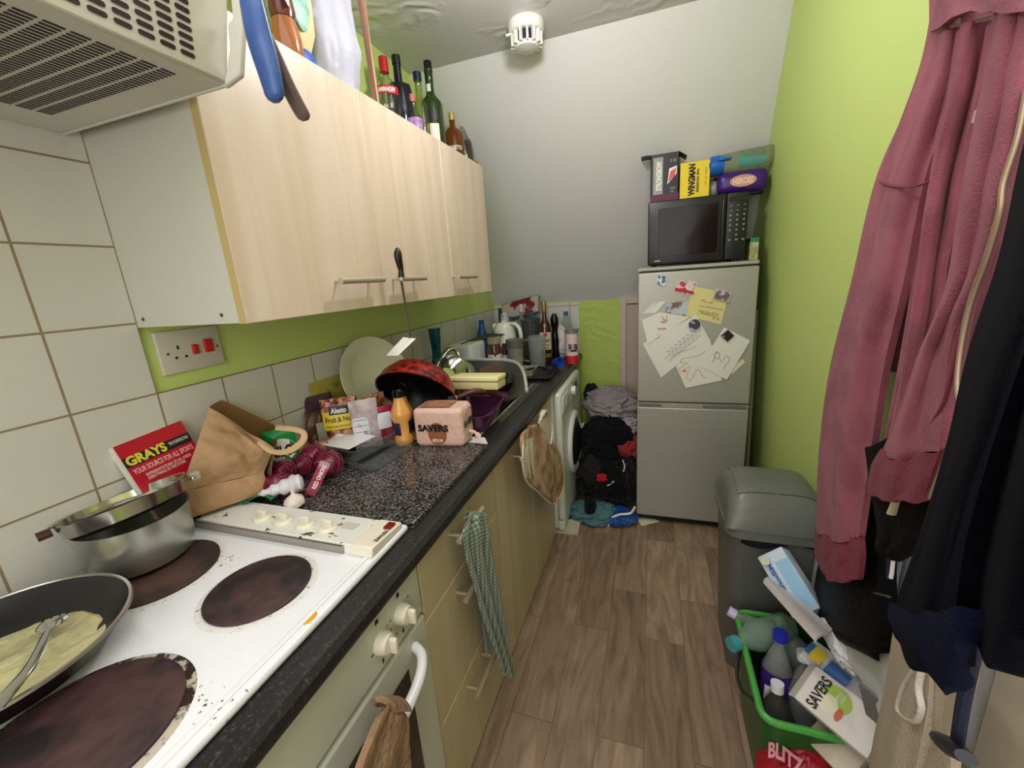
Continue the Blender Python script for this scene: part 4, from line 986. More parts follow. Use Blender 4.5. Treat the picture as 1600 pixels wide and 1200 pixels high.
# --- food packets behind ---
def nutmat(name, c1, c2, c3, sc=60):
    m, N, L, b = nodes_of(name, rough=0.3); v = pos(N, L); vo = N.new('ShaderNodeTexVoronoi'); vo.inputs['Scale'].default_value = sc
    L.new(v, vo.inputs['Vector']); s_ = N.new('ShaderNodeSeparateXYZ'); L.new(vo.outputs['Color'], s_.inputs[0])
    rp = ramp(N, [(0.1, c1), (0.5, c2), (0.9, c3)]); L.new(s_.outputs[0], rp.inputs[0]); L.new(rp.outputs[0], b.inputs['Base Color']); return m
NUTS = nutmat('nut_print', (92, 30, 34), (166, 86, 66), (212, 160, 128), 90)
def packet(name, label, bl, br, tlv, th, m, wr=0.002, seed=1.0, lean=0.0):
    bl, br = Vector(bl), Vector(br); t = thing(name, bl, label, 'food packet'); ri = br - bl; nrm = ri.cross(Vector((0, 0, 1))).normalized()
    M = plane_M(bl, ri, Vector((0, 0, 1)) - nrm * lean); w = ri.length; h = tlv
    mk('pouch', pillow(M, w, h, th, 14, wr, seed), m, t); return t, M, w, h
def pk(ul, ur, xl, xr, vt, z0=BZ, vm=650):
    a, b_ = P(ul, vm, x=xl), P(ur, vm, x=xr); h = P(ul, vt, x=xl).z - z0; a.z = b_.z = z0; return a, b_, h
t, M, w, h = packet('fruit_nut_packet', 'fruit and nut bag with yellow band and black name panel', *pk(501, 561, .075, .165, 626), 0.035, NUTS, lean=0.12)
mk('yellow_band', on_pillow(M, w, h, 0.035, patch(0.004, h * .42, w - .008, h * .34)), mat('pack_yellow', (232, 206, 60), 0.35), t)
mk('name_panel', on_pillow(M, w, h, 0.035, patch(w * .22, h * .70, w * .52, h * .16), lift=.0016), LBL_BLACK, t)
mk('name_lettering', on_pillow(M, w, h, 0.035, word('Alesto', w * .27, h * .725, w * .42, h * .105, 0.03), lift=.0024), WHITE_INK, t, smooth=0)
mk('product_lettering', on_pillow(M, w, h, 0.035, word('Fruit & Nut', w * .10, h * .56, w * .72, h * .10, 0.02), lift=.0018), mat('brown_print', (92, 50, 24), 0.5), t, smooth=0)
mk('subtitle_lettering', on_pillow(M, w, h, 0.035, word('mixed nuts and dried fruit', w * .10, h * .46, w * .78, h * .05), lift=.0018), mat('brown_print', (92, 50, 24), 0.5), t, smooth=0)
mk('round_badge', on_pillow(M, w, h, 0.035, disc(w * .40, h * .22, w * .20, h * .12), lift=.0018), WHITE_INK, t)
t, M, w, h = packet('dark_chocolate_packet', 'crumpled dark brown foil packet left of the fruit and nut bag', *pk(474, 512, .035, .085, 648, WT + .002), 0.035, mat('brown_foil', (84, 54, 34), 0.25, var=0.3, vscale=14), 0.010, 5.0, 0.2)
mk('ingredients_label', on_pillow(M, w, h, 0.045, patch(w * .45, h * .2, w * .42, h * .55), lift=.006), mat('grey_label', (150, 146, 128), 0.4), t)
t, M, w, h = packet('black_tray_packet', 'black and purple pack with white edge standing behind the foil packet', *pk(480, 528, .022, .060, 622, WT + .002), 0.02, mat('aubergine_pack', (62, 40, 60), 0.35), 0.002, 3.0, 0.12)
t, M, w, h = packet('yellow_crisp_packet', 'yellow printed packet standing by the tiles at the back', *pk(494, 552, .018, .026, 597, WT + .002), 0.012, mat('pack_olive', (178, 166, 74), 0.35, col2=(138, 120, 52), vscale=20, lo=.55, hi=.65), 0.004, 8.0, 0.03)
t, M, w, h = packet('nutrition_label_packet', 'clear fronted packet with white nutrition label next to the nut bag', *pk(547, 592, .165, .225, 628), 0.02, mat('pale_print', (172, 152, 158), 0.3, col2=(206, 190, 190), vscale=20), 0.002, 6.0, 0.10)
mk('nutrition_label', on_pillow(M, w, h, 0.02, patch(w * .04, h * .05, w * .55, h * .6)), mat('label_grey_white', (214, 216, 226), 0.35), t)
g = G()
for k in range(5): g.add(on_pillow(M, w, h, 0.02, patch(w * .06, h * (.12 + .12 * k), w * .5, h * .008, 2), lift=.0016))
mk('label_lines', g, BLACK_INK, t, smooth=0)
t, M, w, h = packet('crimson_packet', 'crimson food pouch with white label left of the sauce bottle', *pk(574, 616, .195, .250, 640), 0.022, mat('crimson_foil', (150, 16, 62), 0.28), 0.002, 7.0, 0.1)
mk('white_label', on_pillow(M, w, h, 0.03, patch(w * .3, h * .42, w * .55, h * .42)), mat('label_grey_white', (214, 216, 226), 0.35), t)
t, M, w, h = packet('almond_packet', 'nut packet with small black name panel behind the sauce bottle', *pk(570, 606, .125, .175, 617, WT + .002), 0.022, nutmat('almond_print', (110, 54, 30), (164, 100, 60), (204, 150, 100), 120), 0.002, 9.0, 0.1)
mk('name_panel', on_pillow(M, w, h, 0.03, patch(w * .4, h * .60, w * .42, h * .12)), LBL_BLACK, t)
mk('name_lettering', on_pillow(M, w, h, 0.03, word('Alesto', w * .45, h * .625, w * .32, h * .07, 0.02), lift=.0018), WHITE_INK, t, smooth=0)
mk('lower_panel', on_pillow(M, w, h, 0.03, patch(w * .05, h * .05, w * .9, h * .5)), mat('silver_pack', (190, 184, 180), 0.3), t)
tag(mk('cable_loop', tube(curve([(0.14, 1.25, WT + .004), (0.13, 1.26, WT + .10), (0.155, 1.265, WT + .165), (0.19, 1.27, WT + .16), (0.20, 1.28, WT + .10)], 8), 0.0025, 8), BLACKP), 'loop of black cable rising behind the nut packets', 'cable')
# --- orange sauce bottles ---
sc = Vector(P(628, 692, z=BZ)); SAU = mat('orange_sauce_bottle', (226, 164, 84), 0.25, coat=0.4)
for i, (c, l) in enumerate([(Vector((0.290, 1.080, BZ)), 'orange sauce bottle with black cap beside the bread'), (Vector((0.262, 1.135, WT + .001)), 'second orange sauce bottle half hidden behind the first')]):
    t = thing('sauce_bottle', c, l, 'bottle', 'orange sauce bottles by the bread')
    mk('bottle_body', lathe([(0, 0), (0.028, 0), (0.031, 0.006), (0.031, 0.02), (0.027, 0.035), (0.0265, 0.075), (0.033, 0.095), (0.032, 0.110), (0.020, 0.135), (0.0165, 0.150), (0.0165, 0.160), (0, 0.160)], 32, c), SAU, t)
    mk('cap', lathe([(0, 0.158), (0.018, 0.158), (0.018, 0.178), (0.013, 0.184), (0, 0.184)], 24, c), mat('glossy_black_cap', (14, 13, 14), 0.12), t)
    am = math.atan2(CP.y - c.y, CP.x - c.x)
    mk('bottle_label', lathe([(0.0272, 0.035), (0.0285, 0.037), (0.0285, 0.075), (0.0272, 0.077)], 20, c, False, am - 1.2, am - 0.25), mat('navy_print', (40, 40, 66), 0.4), t)
    mk('bottle_label', lathe([(0.0272, 0.035), (0.0285, 0.037), (0.0285, 0.075), (0.0272, 0.077)], 20, c, False, am + 0.75, am + 1.5), LBL_BLACK, t)
c = Vector((0.272, 1.062, BZ)); 
t, M, w, h = packet('yellow_sachet', 'yellow and black sachet standing left of the sauce bottle', *pk(602, 618, .232, .252, 640), 0.006, mat('sachet_yellow', (220, 210, 96), 0.35), 0.001, 2.0, 0.1)
mk('black_panel', on_pillow(M, w, h, 0.008, patch(w * .1, h * .1, w * .8, h * .3)), LBL_BLACK, t)
# --- sliced loaf in printed paper wrap ---
bl, br = P(650, 697, z=BZ), P(716, 699, z=BZ); 
M = plane_M(bl, br - bl, (0, 0, 1)); w, dpt, h = 0.165, 0.105, 0.122
t = thing('bread_loaf', bl, 'sliced loaf in pale pink printed wrapper on the granite board', 'bread')
WRAP = mat('bread_wrap', (226, 188, 172), 0.3, bump=0.7, bscale=30)
def loaf(p):
    k = 1 + 0.035 * noise.noise(p * 22) + 0.02 * noise.noise(p * 60)
    q = Vector((p.x * k, p.y * k, p.z * k)); q.z *= 1.0 + 0.05 * math.cos(p.x * 12); return q
g = rbox(w, dpt, h, 0.028, 6).map(loaf); gg = G(); 
g = rbox(w, dpt, h, 0.022, 8)
cen = M @ Vector((w / 2, h / 2, -dpt / 2)); R3 = Matrix((M.col[0].to_3d(), M.col[2].to_3d() * -1, M.col[1].to_3d())).transposed()
mk('loaf_wrapper', rbox(w, dpt, h, 0.016, 8).map(loaf).map(lambda p: cen + R3 @ p), WRAP, t, sub=1)
fr = lambda q, l=0.0022: M @ Vector((q.x, q.y, l + 0.0028 * noise.noise(Vector((q.x, q.y, 0)) * 30)))
BRN = mat('wrap_brown', (160, 92, 58), 0.35)
mk('wrapper_badge', disc(w * .48, h * .36, w * .19, h * .30, 24, 6).map(fr), BRN, t)
mk('brand_lettering', word('SAVERS', w * .10, h * .42, w * .62, h * .19, 0.05).map(lambda q: fr(q, 0.0036)), BLACK_INK, t, smooth=0)
mk('product_lettering', word('MEDIUM', w * .38, h * .14, w * .20, h * .09, 0.02).map(lambda q: fr(q, 0.0036)), WHITE_INK, t, smooth=0)
sd = lambda q, l=0.002: M @ Vector((w + l + 0.0028 * noise.noise(Vector((0, q.y, q.x)) * 30), q.y, -q.x))
mk('side_lettering', word('SAVERS', dpt * .1, h * .48, dpt * .8, h * .18, 0.05, -0.1).map(lambda q: sd(q, 0.0035)), BLACK_INK, t, smooth=0)
tp = lambda q, l=0.0: M @ Vector((q.x, h + l + 0.003 * math.cos((q.x - w / 2) * 12), -q.y))
mk('top_window', patch(w * .12, dpt * .15, w * .62, dpt * .7, 10).map(lambda q: tp(q, 0.0025)), mat('bread_top', (190, 140, 112), 0.3, col2=(160, 104, 74), vscale=30), t)
mk('wrapper_twist', tube(curve([M @ Vector((w, h * .3, -dpt * .5)), M @ Vector((w + 0.02, h * .25, -dpt * .5)), M @ Vector((w + 0.035, h * .12, -dpt * .5))], 5), [0.02] + [0.008] * 4 + [0.006] * 2 + [0.012] * 4, 10, 0.5, ridge=0.001), WRAP, t)
tag(mk('paper_sheet', sheet(lambda u, v: (0.22 + 0.34 * u - 0.03 * v, 1.118 + 0.05 * v + 0.02 * u, WT + 0.0035 + 0.004 * math.sin(3 * u)), 10, 3, 0.0015), PAPER_W), 'white paper under the loaf on the worktop', 'paper')
# =============== sink ===============
t = thing('sink', (0.3, 1.53, WT), 'stainless steel inset sink buried under washing up', 'sink')
SS = mat('sink_steel', (150, 150, 144), 0.28, 1.0)
g = G()
for b_ in (box(0.066, 0.110, 1.16, 1.905, WT + .0005, WT + .004), box(0.500, 0.540, 1.16, 1.905, WT + .0005, WT + .004), box(0.11, 0.50, 1.16, 1.20, WT + .0005, WT + .004), box(0.11, 0.50, 1.87, 1.905, WT + .0005, WT + .004)): g.add(b_)
mk('sink_rim', g, SS, t, smooth=0)
mk('rim_highlight', tube([(0.503, 1.17, WT + .004), (0.503, 1.895, WT + .004)], 0.0035, 8), mat('painted_rim_highlight', (206, 206, 200), 0.25, 0.6), t)  # pale ridge added as a painted highlight, the rim steel reflects dark
mk('basin', tub(0.34, 0.62, 0.39, 0.67, WT - 0.15, WT + 0.003, 0.04, 0.0015, 8, 0.001).move((0.305, 1.535, 0)), SS, t)
t = thing('tap', (0.16, 1.74, WT), 'chrome swan neck kitchen tap behind the dishes', 'tap')
tp_ = [P(683, 578, x=0.16), P(690, 562, x=.17), P(700, 548, x=0.19), P(709, 545, x=.205), P(716, 553, x=0.22), P(717, 570, x=0.23)]
b0 = tp_[0].copy(); b0.z = WT + .01
mk('swan_neck', tube(curve([b0] + tp_, 6), 0.011, 12), CHROME, t)
mk('tap_base', lathe([(0, 0), (0.026, 0), (0.024, 0.03), (0.014, 0.045), (0, 0.045)], 20, (b0.x, b0.y, WT + .004)), CHROME, t)
mk('tap_lever', tube([(b0.x, b0.y, WT + 0.04), (b0.x + 0.03, b0.y - 0.05, WT + 0.06)], 0.006, 8), CHROME, t)
# red marbled wok tipped up on its side
WRED = nutmat('wok_red', (72, 10, 12), (128, 22, 20), (168, 46, 28), 70)
wc = P(650, 614, x=0.275); axis = (CP - wc).normalized() * 0.68 + Vector((-0.05, -0.05, -0.86)) - CAR * 0.28; axis.normalize()
wq = Vector((0, 0, 1)).rotation_difference(axis).to_matrix().to_4x4()
def wokxf(g): return g.xf(wq).move(wc)
t = thing('wok', wc, 'large red marbled wok with black inside tipped up in the sink', 'wok')
R = 0.140
mk('wok_inside', wokxf(lathe([(0, -0.092), (0.06, -0.089), (0.102, -0.070), (0.127, -0.035), (R - .003, 0.0)], 56, cap=False)), mat('wok_black', (14, 13, 15), 0.3), t)
mk('wok_body', wokxf(lathe([(0, -0.096), (0.06, -0.093), (0.106, -0.073), (0.131, -0.036), (R, 0.0)], 56, cap=False)), WRED, t)
mk('wok_rim', wokxf(lathe([(R - .004, -0.001), (R - .001, 0.003), (R + .003, 0.001), (R + .001, -0.003)], 72, cap=False)), WRED, t, smooth=60)
h0 = P(712, 622, x=0.385); h1 = P(740, 612, x=0.44); h2 = P(770, 614, x=0.48); h3 = P(795, 625, x=0.515)
mk('wok_handle', tube(curve([h0, h1, h2, h3], 8), [0.011] * 8 + [0.014] * 8 + [0.015] * 7 + [0.012, 0.006], 14, 0.8), mat('brown_handle', (88, 44, 40), 0.3), t)
mk('handle_ferrule', tube([P(702, 624, x=0.37), h0], 0.012, 12), mat('ferrule', (206, 196, 186), 0.25, 0.6), t)
# big pale plate and second dish propped behind the wok
PLATE = mat('cream_plate', (214, 216, 190), 0.22)
def standing_disc(name, label, c, r, tilt, m, cat='plate'):
    q = Vector((0, 0, 1)).rotation_difference(tilt.normalized()).to_matrix().to_4x4()
    return tag(mk(name, lathe([(0, 0), (r * .6, 0), (r * .68, 0.006), (r, 0.020), (r * 1.01, 0.022), (r, 0.024), (r * .68, 0.011), (r * .6, 0.004), (0, 0.004)], 56).xf(q).move(c), m), label, cat)
standing_disc('serving_plate', 'large cream plate standing against the tiles behind the wok', P(585, 590, x=0.085), 0.150, Vector((0.94, -0.22, 0.28)), PLATE)
# spatula hung from the second wall cabinet handle
t = thing('spatula', P(626, 441, x=0.372), 'long steel spatula with black handle hanging on a cabinet handle', 'spatula')
hp = curve([P(621, 387, x=0.376), P(622, 402, x=0.376), P(626, 420, x=0.376), P(627, 434, x=0.376)], 5)
mk('handle', tube(hp, [0.003, 0.006, 0.0085, 0.0105, 0.011, 0.011, 0.0105, 0.010, 0.0095, 0.009, 0.008, 0.0075, 0.008, 0.0085, 0.009, 0.009], 12), BLACKP, t)
mk('ferrule', tube([P(627, 434, x=0.376), P(627, 439, x=0.376)], 0.009, 12), CHROME, t)
mk('shaft', tube([P(627, 439, x=0.376), P(634, 480, x=0.345), P(640, 528, x=0.31)], [0.004, 0.003, 0.0026], 8), STEEL, t)
s0, s1, s2 = P(641, 527, x=0.31), P(606, 552, x=0.25), P(650, 530, x=0.315)
mk('blade', sheet(lambda u, v: P(603, 556, x=0.245).lerp(P(622, 556, x=0.28), u).lerp(P(630, 527, x=0.29).lerp(P(650, 529, x=0.325), u), v), 4, 6, 0.003), mat('spatula_blade', (214, 216, 206), 0.25, 0.3), t)
# dark teal vase
c = P(684, 566, x=0.075); c.z = WT + .001
tag(mk('blue_bottle', lathe([(0, 0), (0.036, 0), (0.038, 0.01), (0.038, 0.10), (0.026, 0.16), (0.021, 0.20), (0.026, 0.25), (0.029, P(672, 515, x=.08).z - WT), (0, P(672, 515, x=.08).z - WT)], 28, c), mat('teal_glass', (8, 40, 70), 0.12, col2=(14, 84, 96), vscale=12)), 'dark teal glass vase standing by the tiles behind the tap', 'vase')
# crockery, cutlery and pans heaped in the sink
def cup_geom(r, h, th=0.003): return lathe([(0, 0), (r * .8, 0), (r * .9, 0.006), (r, h), (r - th, h), (r * .86, 0.008), (0, 0.006)], 32)
t = thing('mug', P(705, 575, x=0.20), 'white mug with wide red band among the dishes by the tap', 'mug')
c = P(706, 585, x=0.185); mk('mug_body', cup_geom(0.040, 0.085).move(c), mat('mug_white', (214, 210, 190), 0.25), t)
mk('red_band', lathe([(0.0375, 0.055), (0.0405, 0.055), (0.0412, 0.075), (0.0395, 0.075)], 28, c, False), mat('band_red', (190, 34, 24), 0.3), t)
tag(mk('steel_bowl', lathe([(0, 0), (0.04, 0), (0.065, 0.03), (0.072, 0.06), (0.070, 0.06), (0.062, 0.03), (0.038, 0.004), (0, 0.004)], 36).rot('X', 60).rot('Z', 60).move(P(700, 588, x=0.24)), CHROME), 'shiny steel bowl tipped on its side by the mug', 'bowl')
tag(mk('glass_lid', lathe([(0, 0.022), (0.03, 0.020), (0.062, 0.008), (0.075, 0.0), (0.075, 0.003), (0.062, 0.011), (0.03, 0.023), (0, 0.025)], 36).rot('X', 40).rot('Z', 30).move(P(716, 582, x=0.22)), PET), 'clear glass pan lid lying among the dishes', 'lid')
sil = 'cutlery sticking up from the sink'
for i, (a_, b_, c_, nm) in enumerate([((722, 600), (726, 575), (718, 560), 'spoon'), ((728, 600), (733, 580), (724, 566), 'fork'), ((716, 600), (713, 584), (706, 575), 'spoon'), ((736, 600), (735, 590), (729, 580), 'knife')]):
    lbs = ['tallest steel spoon standing in the sink', 'steel fork standing right of the tallest spoon', 'short steel spoon leaning left in the sink', 'table knife leaning among the upright cutlery']
    pts = [P(*a_, x=0.26), P(*b_, x=0.25), P(*c_, x=0.235)]
    cutlery(nm, lbs[i], pts, nm, sil, w=0.005, tines=4 if nm == 'fork' else 0, bowl=0.04 if nm != 'fork' else None)
tag(mk('upturned_dish', lathe([(0, 0.03), (0.03, 0.03), (0.05, 0.02), (0.06, 0), (0.056, 0), (0.046, 0.018), (0, 0.027)], 32).move(P(738, 600, x=0.27)), mat('dish_white', (222, 220, 210), 0.25)), 'small white upturned dish behind the cream box', 'bowl')
# roasting tray / washing-up bowl rim curve: big pale grey tray propped on the pile
t = thing('roasting_tray', P(775, 570, x=0.30), 'large grey tray with rolled pale rim propped across the sink', 'tray')
rim = [P(726, 562, z=0.97), P(760, 562, z=0.97), P(790, 563, z=0.965), P(808, 568, z=.955), P(817, 580, z=.935), P(821, 596, z=.905), P(823, 612, z=.875)]
rc = curve(rim, 6); mk('rolled_rim', tube(rc, 0.008, 10), mat('pale_rim', (206, 208, 200), 0.25, 0.4), t)
low = P(745, 625, x=0.30); low.z = WT - 0.02
def trf(u, v):
    k = min(int(u * (len(rc) - 1)), len(rc) - 2); f = u * (len(rc) - 1) - k; p = rc[k].lerp(rc[k + 1], f)
    c_ = Vector((0.27, 1.55, WT)); q = c_ + (p - c_) * 0.72; q.z = WT + 0.006; return p.lerp(q, v)
mk('tray_wall', sheet(trf, 36, 8, 0.0025), mat('tray_grey', (84, 88, 78), 0.35, 0.4), t)
tag(mk('sponge', rbox(0.085, 0.055, 0.03, 0.006, 2).rot('X', 25).rot('Z', -25).rot('Y', 12).move(P(758, 590, x=0.32)), mat('dirty_sponge', (112, 100, 76), 0.8, bump=0.5, bscale=120)), 'dirty green brown sponge on the dishes in the grey tray', 'sponge')
tag(mk('food_carton', sheet(lambda u, v: P(752, 596, x=.34).lerp(P(790, 586, x=.38), u) + Vector((0, 0, 0.02 + 0.035 * v + 0.01 * math.sin(u * 5))), 8, 4, 0.004), mat('carton_brown', (126, 92, 70), 0.6)), 'folded brown carton piece behind the sponge', 'carton')
# cream polystyrene box on the dishes
bl, br = P(704, 611, z=0.945), P(778, 612, z=0.945)
M = plane_M(bl, (br - bl), (0, 0, 1)); w = (br - bl).length; hh = 0.05
t = thing('food_box', bl, 'pale yellow hinged takeaway box on top of the washing up', 'box')
CRB = mat('cream_foam', (236, 230, 168), 0.45)
R3b = Matrix((M.col[0].to_3d(), -M.col[2].to_3d(), M.col[1].to_3d())).transposed()
ctr = M @ Vector((w / 2, 0.016, -0.052)); tl = Matrix.Rotation(math.radians(-4), 3, 'X')
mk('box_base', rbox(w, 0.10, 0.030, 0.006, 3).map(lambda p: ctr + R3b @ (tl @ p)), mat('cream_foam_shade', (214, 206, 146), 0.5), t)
mk('box_lid', rbox(w + 0.004, 0.105, 0.018, 0.005, 3).map(lambda p: ctr + R3b @ (tl @ (p + Vector((0, 0, 0.026))))), CRB, t)
# purple roasting dish
PUR = mat('purple_plastic', (74, 24, 66), 0.25)
c = P(752, 668, x=0.47); c = Vector((0.435, 1.315, WT - 0.012))
t = thing('purple_basin', c, 'deep purple plastic washing up bowl between the loaf and sink rim', 'washing up bowl')
mk('basin', tub(0.13, 0.20, 0.18, 0.25, 0.015, 0.085, 0.03, 0.003, 6, 0.008).rot('Z', 4).move(c), PUR, t)
mk('purple_lid', rbox(0.09, 0.15, 0.012, 0.005, 2).rot('Y', 18).rot('Z', -20).move(P(778, 615, x=0.40)), mat('purple_plastic_light', (104, 42, 96), 0.3), t)
# foil trays and black tray by the rim
t = thing('foil_tray', P(808, 605, x=0.45), 'ribbed silver foil tray leaning over the sink edge', 'food tray')
f0, f1, f2, f3 = P(790, 592, x=0.40), P(818, 624, x=0.50), P(826, 618, x=0.52), P(800, 587, x=0.43)
mk('foil_body', sheet(lambda u, v: f0.lerp(f1, u).lerp(f3.lerp(f2, u), v) + Vector((0, 0, 0.002 * math.sin(u * 50))), 60, 6, 0.002), mat('foil_silver', (190, 192, 188), 0.28, 0.8), t)
mk('foil_rim', tube(curve([f0, f1, f2], 6), 0.004, 8), mat('foil_rim_m', (206, 208, 204), 0.3, 0.7), t)
tag(mk('black_food_tray', tub(0.10, 0.14, 0.12, 0.16, 0, 0.03, 0.02, 0.002).rot('Z', 15).rot('X', 12).move(P(782, 598, x=0.385)), BLACKP), 'black plastic food tray behind the foil tray', 'food tray')
tag(mk('pan_handle', tube(curve([P(778, 597, x=0.40), P(788, 590, x=0.41), P(798, 578, x=0.40)], 5), 0.006, 10), BLACKP), 'black utensil handle sticking out of the sink pile', 'utensil')
# =============== far end of the worktop ===============
def on_top(u, v, y): q = P(u, v, y=y); q.z = WT + .0008; return q
# kettle
KW = mat('kettle_white', (226, 228, 214), 0.25)
c = on_top(788, 550, 2.35); c = Vector((0.215, 2.34, WT + .001))
zt = P(790, 506, y=2.34).z - c.z
t = thing('kettle', c, 'cream white plastic jug kettle near the far end of the worktop', 'kettle')
mk('kettle_body', lathe([(0, 0), (0.082, 0), (0.085, 0.01), (0.080, 0.06), (0.066, zt * .75), (0.060, zt * .93), (0.050, zt), (0, zt)], 40, c), KW, t)
mk('kettle_lid', lathe([(0, 0), (0.045, 0), (0.04, 0.008), (0.012, 0.010), (0.014, 0.022), (0, 0.024)], 28, (c.x, c.y, c.z + zt)), KW, t)
hx = Vector((0.92, -0.35, 0)).normalized()
kp = [c + hx * 0.040 + Vector((0, 0, zt * 1.0)), c + hx * 0.085 + Vector((0, 0, zt * 1.0)), c + hx * 0.118 + Vector((0, 0, zt * .88)), c + hx * 0.125 + Vector((0, 0, zt * .62)), c + hx * 0.118 + Vector((0, 0, zt * .30)), c + hx * 0.085 + Vector((0, 0, zt * .18))]
mk('kettle_handle', tube(curve(kp, 6), 0.013, 12, 0.8), KW, t)
mk('kettle_spout', tube([c - hx * 0.05 + Vector((0, 0, zt * .80)), c - hx * 0.082 + Vector((0, 0, zt * .98))], [0.022, 0.014], 14), KW, t)
mk('water_window', lathe([(0, 0), (0.022, 0), (0.020, 0.004), (0, 0.005)], 24).scale((1, 1.5, 1)).rot('Y', 86).rot('Z', -50).move(c + Vector((0.05, -0.055, zt * .55))), mat('brown_gauge', (120, 100, 66), 0.3), t)
# white toaster-like tub with knife on it, chocolate spread jar
t = thing('toaster', P(740, 565, x=0.13), 'white ridged plastic appliance behind the grey tray', 'toaster')
c = Vector((0.105, 2.02, WT + .001)); hz = P(735, 532, x=0.10).z - WT
mk('toaster_body', rbox(0.14, 0.20, hz, 0.018, 4, c + Vector((0, 0, hz / 2))), mat('toaster_white', (224, 226, 226), 0.3), t)
g = G()
for k in range(3): g.add(tube([c + Vector((0.0715, -0.06 + 0.03 * k, 0.03)), c + Vector((0.0715, -0.06 + 0.03 * k, hz - 0.02))], 0.004, 6))
mk('toaster_ribs', g, mat('rib_lilac', (206, 206, 220), 0.3), t)
mk('toaster_slot', cbox(0.012, 0.13, 0.004, c + Vector((0.0, 0, hz))), DARK, t)
mk('toaster_lever', rbox(0.012, 0.02, 0.012, 0.003, 2, c + Vector((0.0, -0.106, hz * .6))), mat('lever_green', (150, 168, 130), 0.4), t)
tag(mk('baking_sheet', sheet(lambda u, v: P(730, 533, x=0.10).lerp(P(762, 521, x=0.16), u).lerp(P(745, 533, x=0.15).lerp(P(790, 522, x=0.24), u), v), 6, 4, 0.004), mat('dark_tray', (38, 40, 38), 0.4)), 'thin dark tray lying across the white toaster', 'tray')
c = Vector((0.235, 2.10, WT + .001)); z1 = P(762, 528, y=2.1).z - c.z
t = thing('spread_jar', c, 'glass jar of chocolate spread with white label before the kettle', 'jar')
mk('jar_body', lathe([(0, 0), (0.038, 0), (0.042, 0.01), (0.042, z1 * .65), (0.034, z1 * .8), (0.034, z1 * .86), (0, z1 * .86)], 32, c), mat('chocolate_jar', (84, 46, 28), 0.12, coat=0.6), t)
mk('jar_lid', lathe([(0, z1 * .85), (0.037, z1 * .85), (0.037, z1), (0, z1)], 28, c), mat('clear_lid', (150, 140, 110), 0.2), t)
am = math.atan2(CP.y - c.y, CP.x - c.x)
mk('jar_label', lathe([(0.0422, z1 * .22), (0.0428, z1 * .22), (0.0428, z1 * .58), (0.0422, z1 * .58)], 24, c, False, am - 1.1, am + 1.2), mat('jar_label_print', (226, 220, 212), 0.5, col2=(70, 44, 34), vscale=70, lo=.56, hi=.6), t)
c = Vector((0.245, 2.23, WT + .001))
t = thing('sauce_bottle', c, 'small bottle with white and red label between jar and measuring cup', 'bottle')
mk('bottle_body', lathe([(0, 0), (0.024, 0), (0.025, 0.09), (0.013, 0.12), (0.012, 0.155), (0, 0.155)], 24, c), mat('brown_sauce', (60, 40, 26), 0.12), t)
mk('white_label', lathe([(0.0252, 0.045), (0.0258, 0.045), (0.0258, 0.09), (0.0252, 0.09)], 24, c, False), PAPER_W, t)
mk('red_label', lathe([(0.0252, 0.015), (0.0258, 0.015), (0.0258, 0.044), (0.0252, 0.044)], 24, c, False), LBL_RED, t)
# measuring beaker, clear jug, storage tub, grey tray
c = Vector((0.325, 2.19, WT + .012)); z1 = P(797, 530, y=2.19).z - c.z
t = thing('blender_cup', c, 'clear cup of pale brown drink with grey collar before the kettle', 'cup')
mk('cup_body', lathe([(0, 0), (0.040, 0), (0.048, z1 * .75), (0.0465, z1 * .75), (0.039, 0.003), (0, 0.003)], 36, c), PET, t)
mk('pale_drink', lathe([(0, 0.004), (0.0385, 0.004), (0.0425, z1 * .42), (0, z1 * .42)], 32, c), mat('milky_drink', (206, 182, 134), 0.4), t)
mk('dried_film', lathe([(0.0428, z1 * .43), (0.0458, z1 * .74)], 32, c, False), mat('dried_film', (168, 150, 112), 0.5, trans=0.2, bump=0.3, bscale=60), t)
mk('grey_collar', lathe([(0, z1 * .75), (0.051, z1 * .75), (0.051, z1), (0, z1)], 36, c), mat('grey_collar', (96, 96, 92), 0.35), t)
c = Vector((0.430, 2.28, WT + .008)); z1 = P(825, 525, y=2.28).z - c.z
t = thing('clear_jug', c, 'empty clear plastic jug with handle beside the rum bottle', 'jug')
mk('jug_body', lathe([(0, 0), (0.045, 0), (0.052, z1), (0.050, z1), (0.043, 0.003), (0, 0.003)], 36, c), PET, t)
mk('jug_handle', tube(curve([c + Vector((-0.045, -0.02, z1 * .9)), c + Vector((-0.085, -0.03, z1 * .8)), c + Vector((-0.08, -0.03, z1 * .3)), c + Vector((-0.045, -0.02, z1 * .2))], 5), 0.005, 8), PET, t)
c = Vector((0.345, 2.46, WT + .001)); z1 = P(830, 498, y=2.46).z - c.z
tag(mk('cafetiere', lathe([(0, 0), (0.060, 0), (0.060, z1 * .94), (0.064, z1 * .95), (0.064, z1), (0, z1)], 36, c), mat('smoky_plastic', (92, 96, 92), 0.1, trans=0.55)), 'tall smoky grey plastic jug behind the clear jug', 'jug')
tag(mk('plastic_tub', tub(0.09, 0.11, 0.10, 0.12, 0, 0.035, 0.015, 0.0012).move((0.405, 2.12, WT + .001)), mat('frosted_plastic', (196, 190, 160), 0.3, trans=0.4)), 'low frosted plastic tub in front of the pale drink', 'tub')
t = thing('baking_tray', (0.47, 2.1, WT), 'dark metal baking tray with pale rim at the worktop end', 'tray')
mk('tray_body', tub(0.17, 0.24, 0.19, 0.26, 0, 0.012, 0.02, 0.002).rot('Z', 6).move((0.465, 2.10, WT + .001 + .002)), mat('tray_dark', (58, 58, 54), 0.3, 0.6), t)
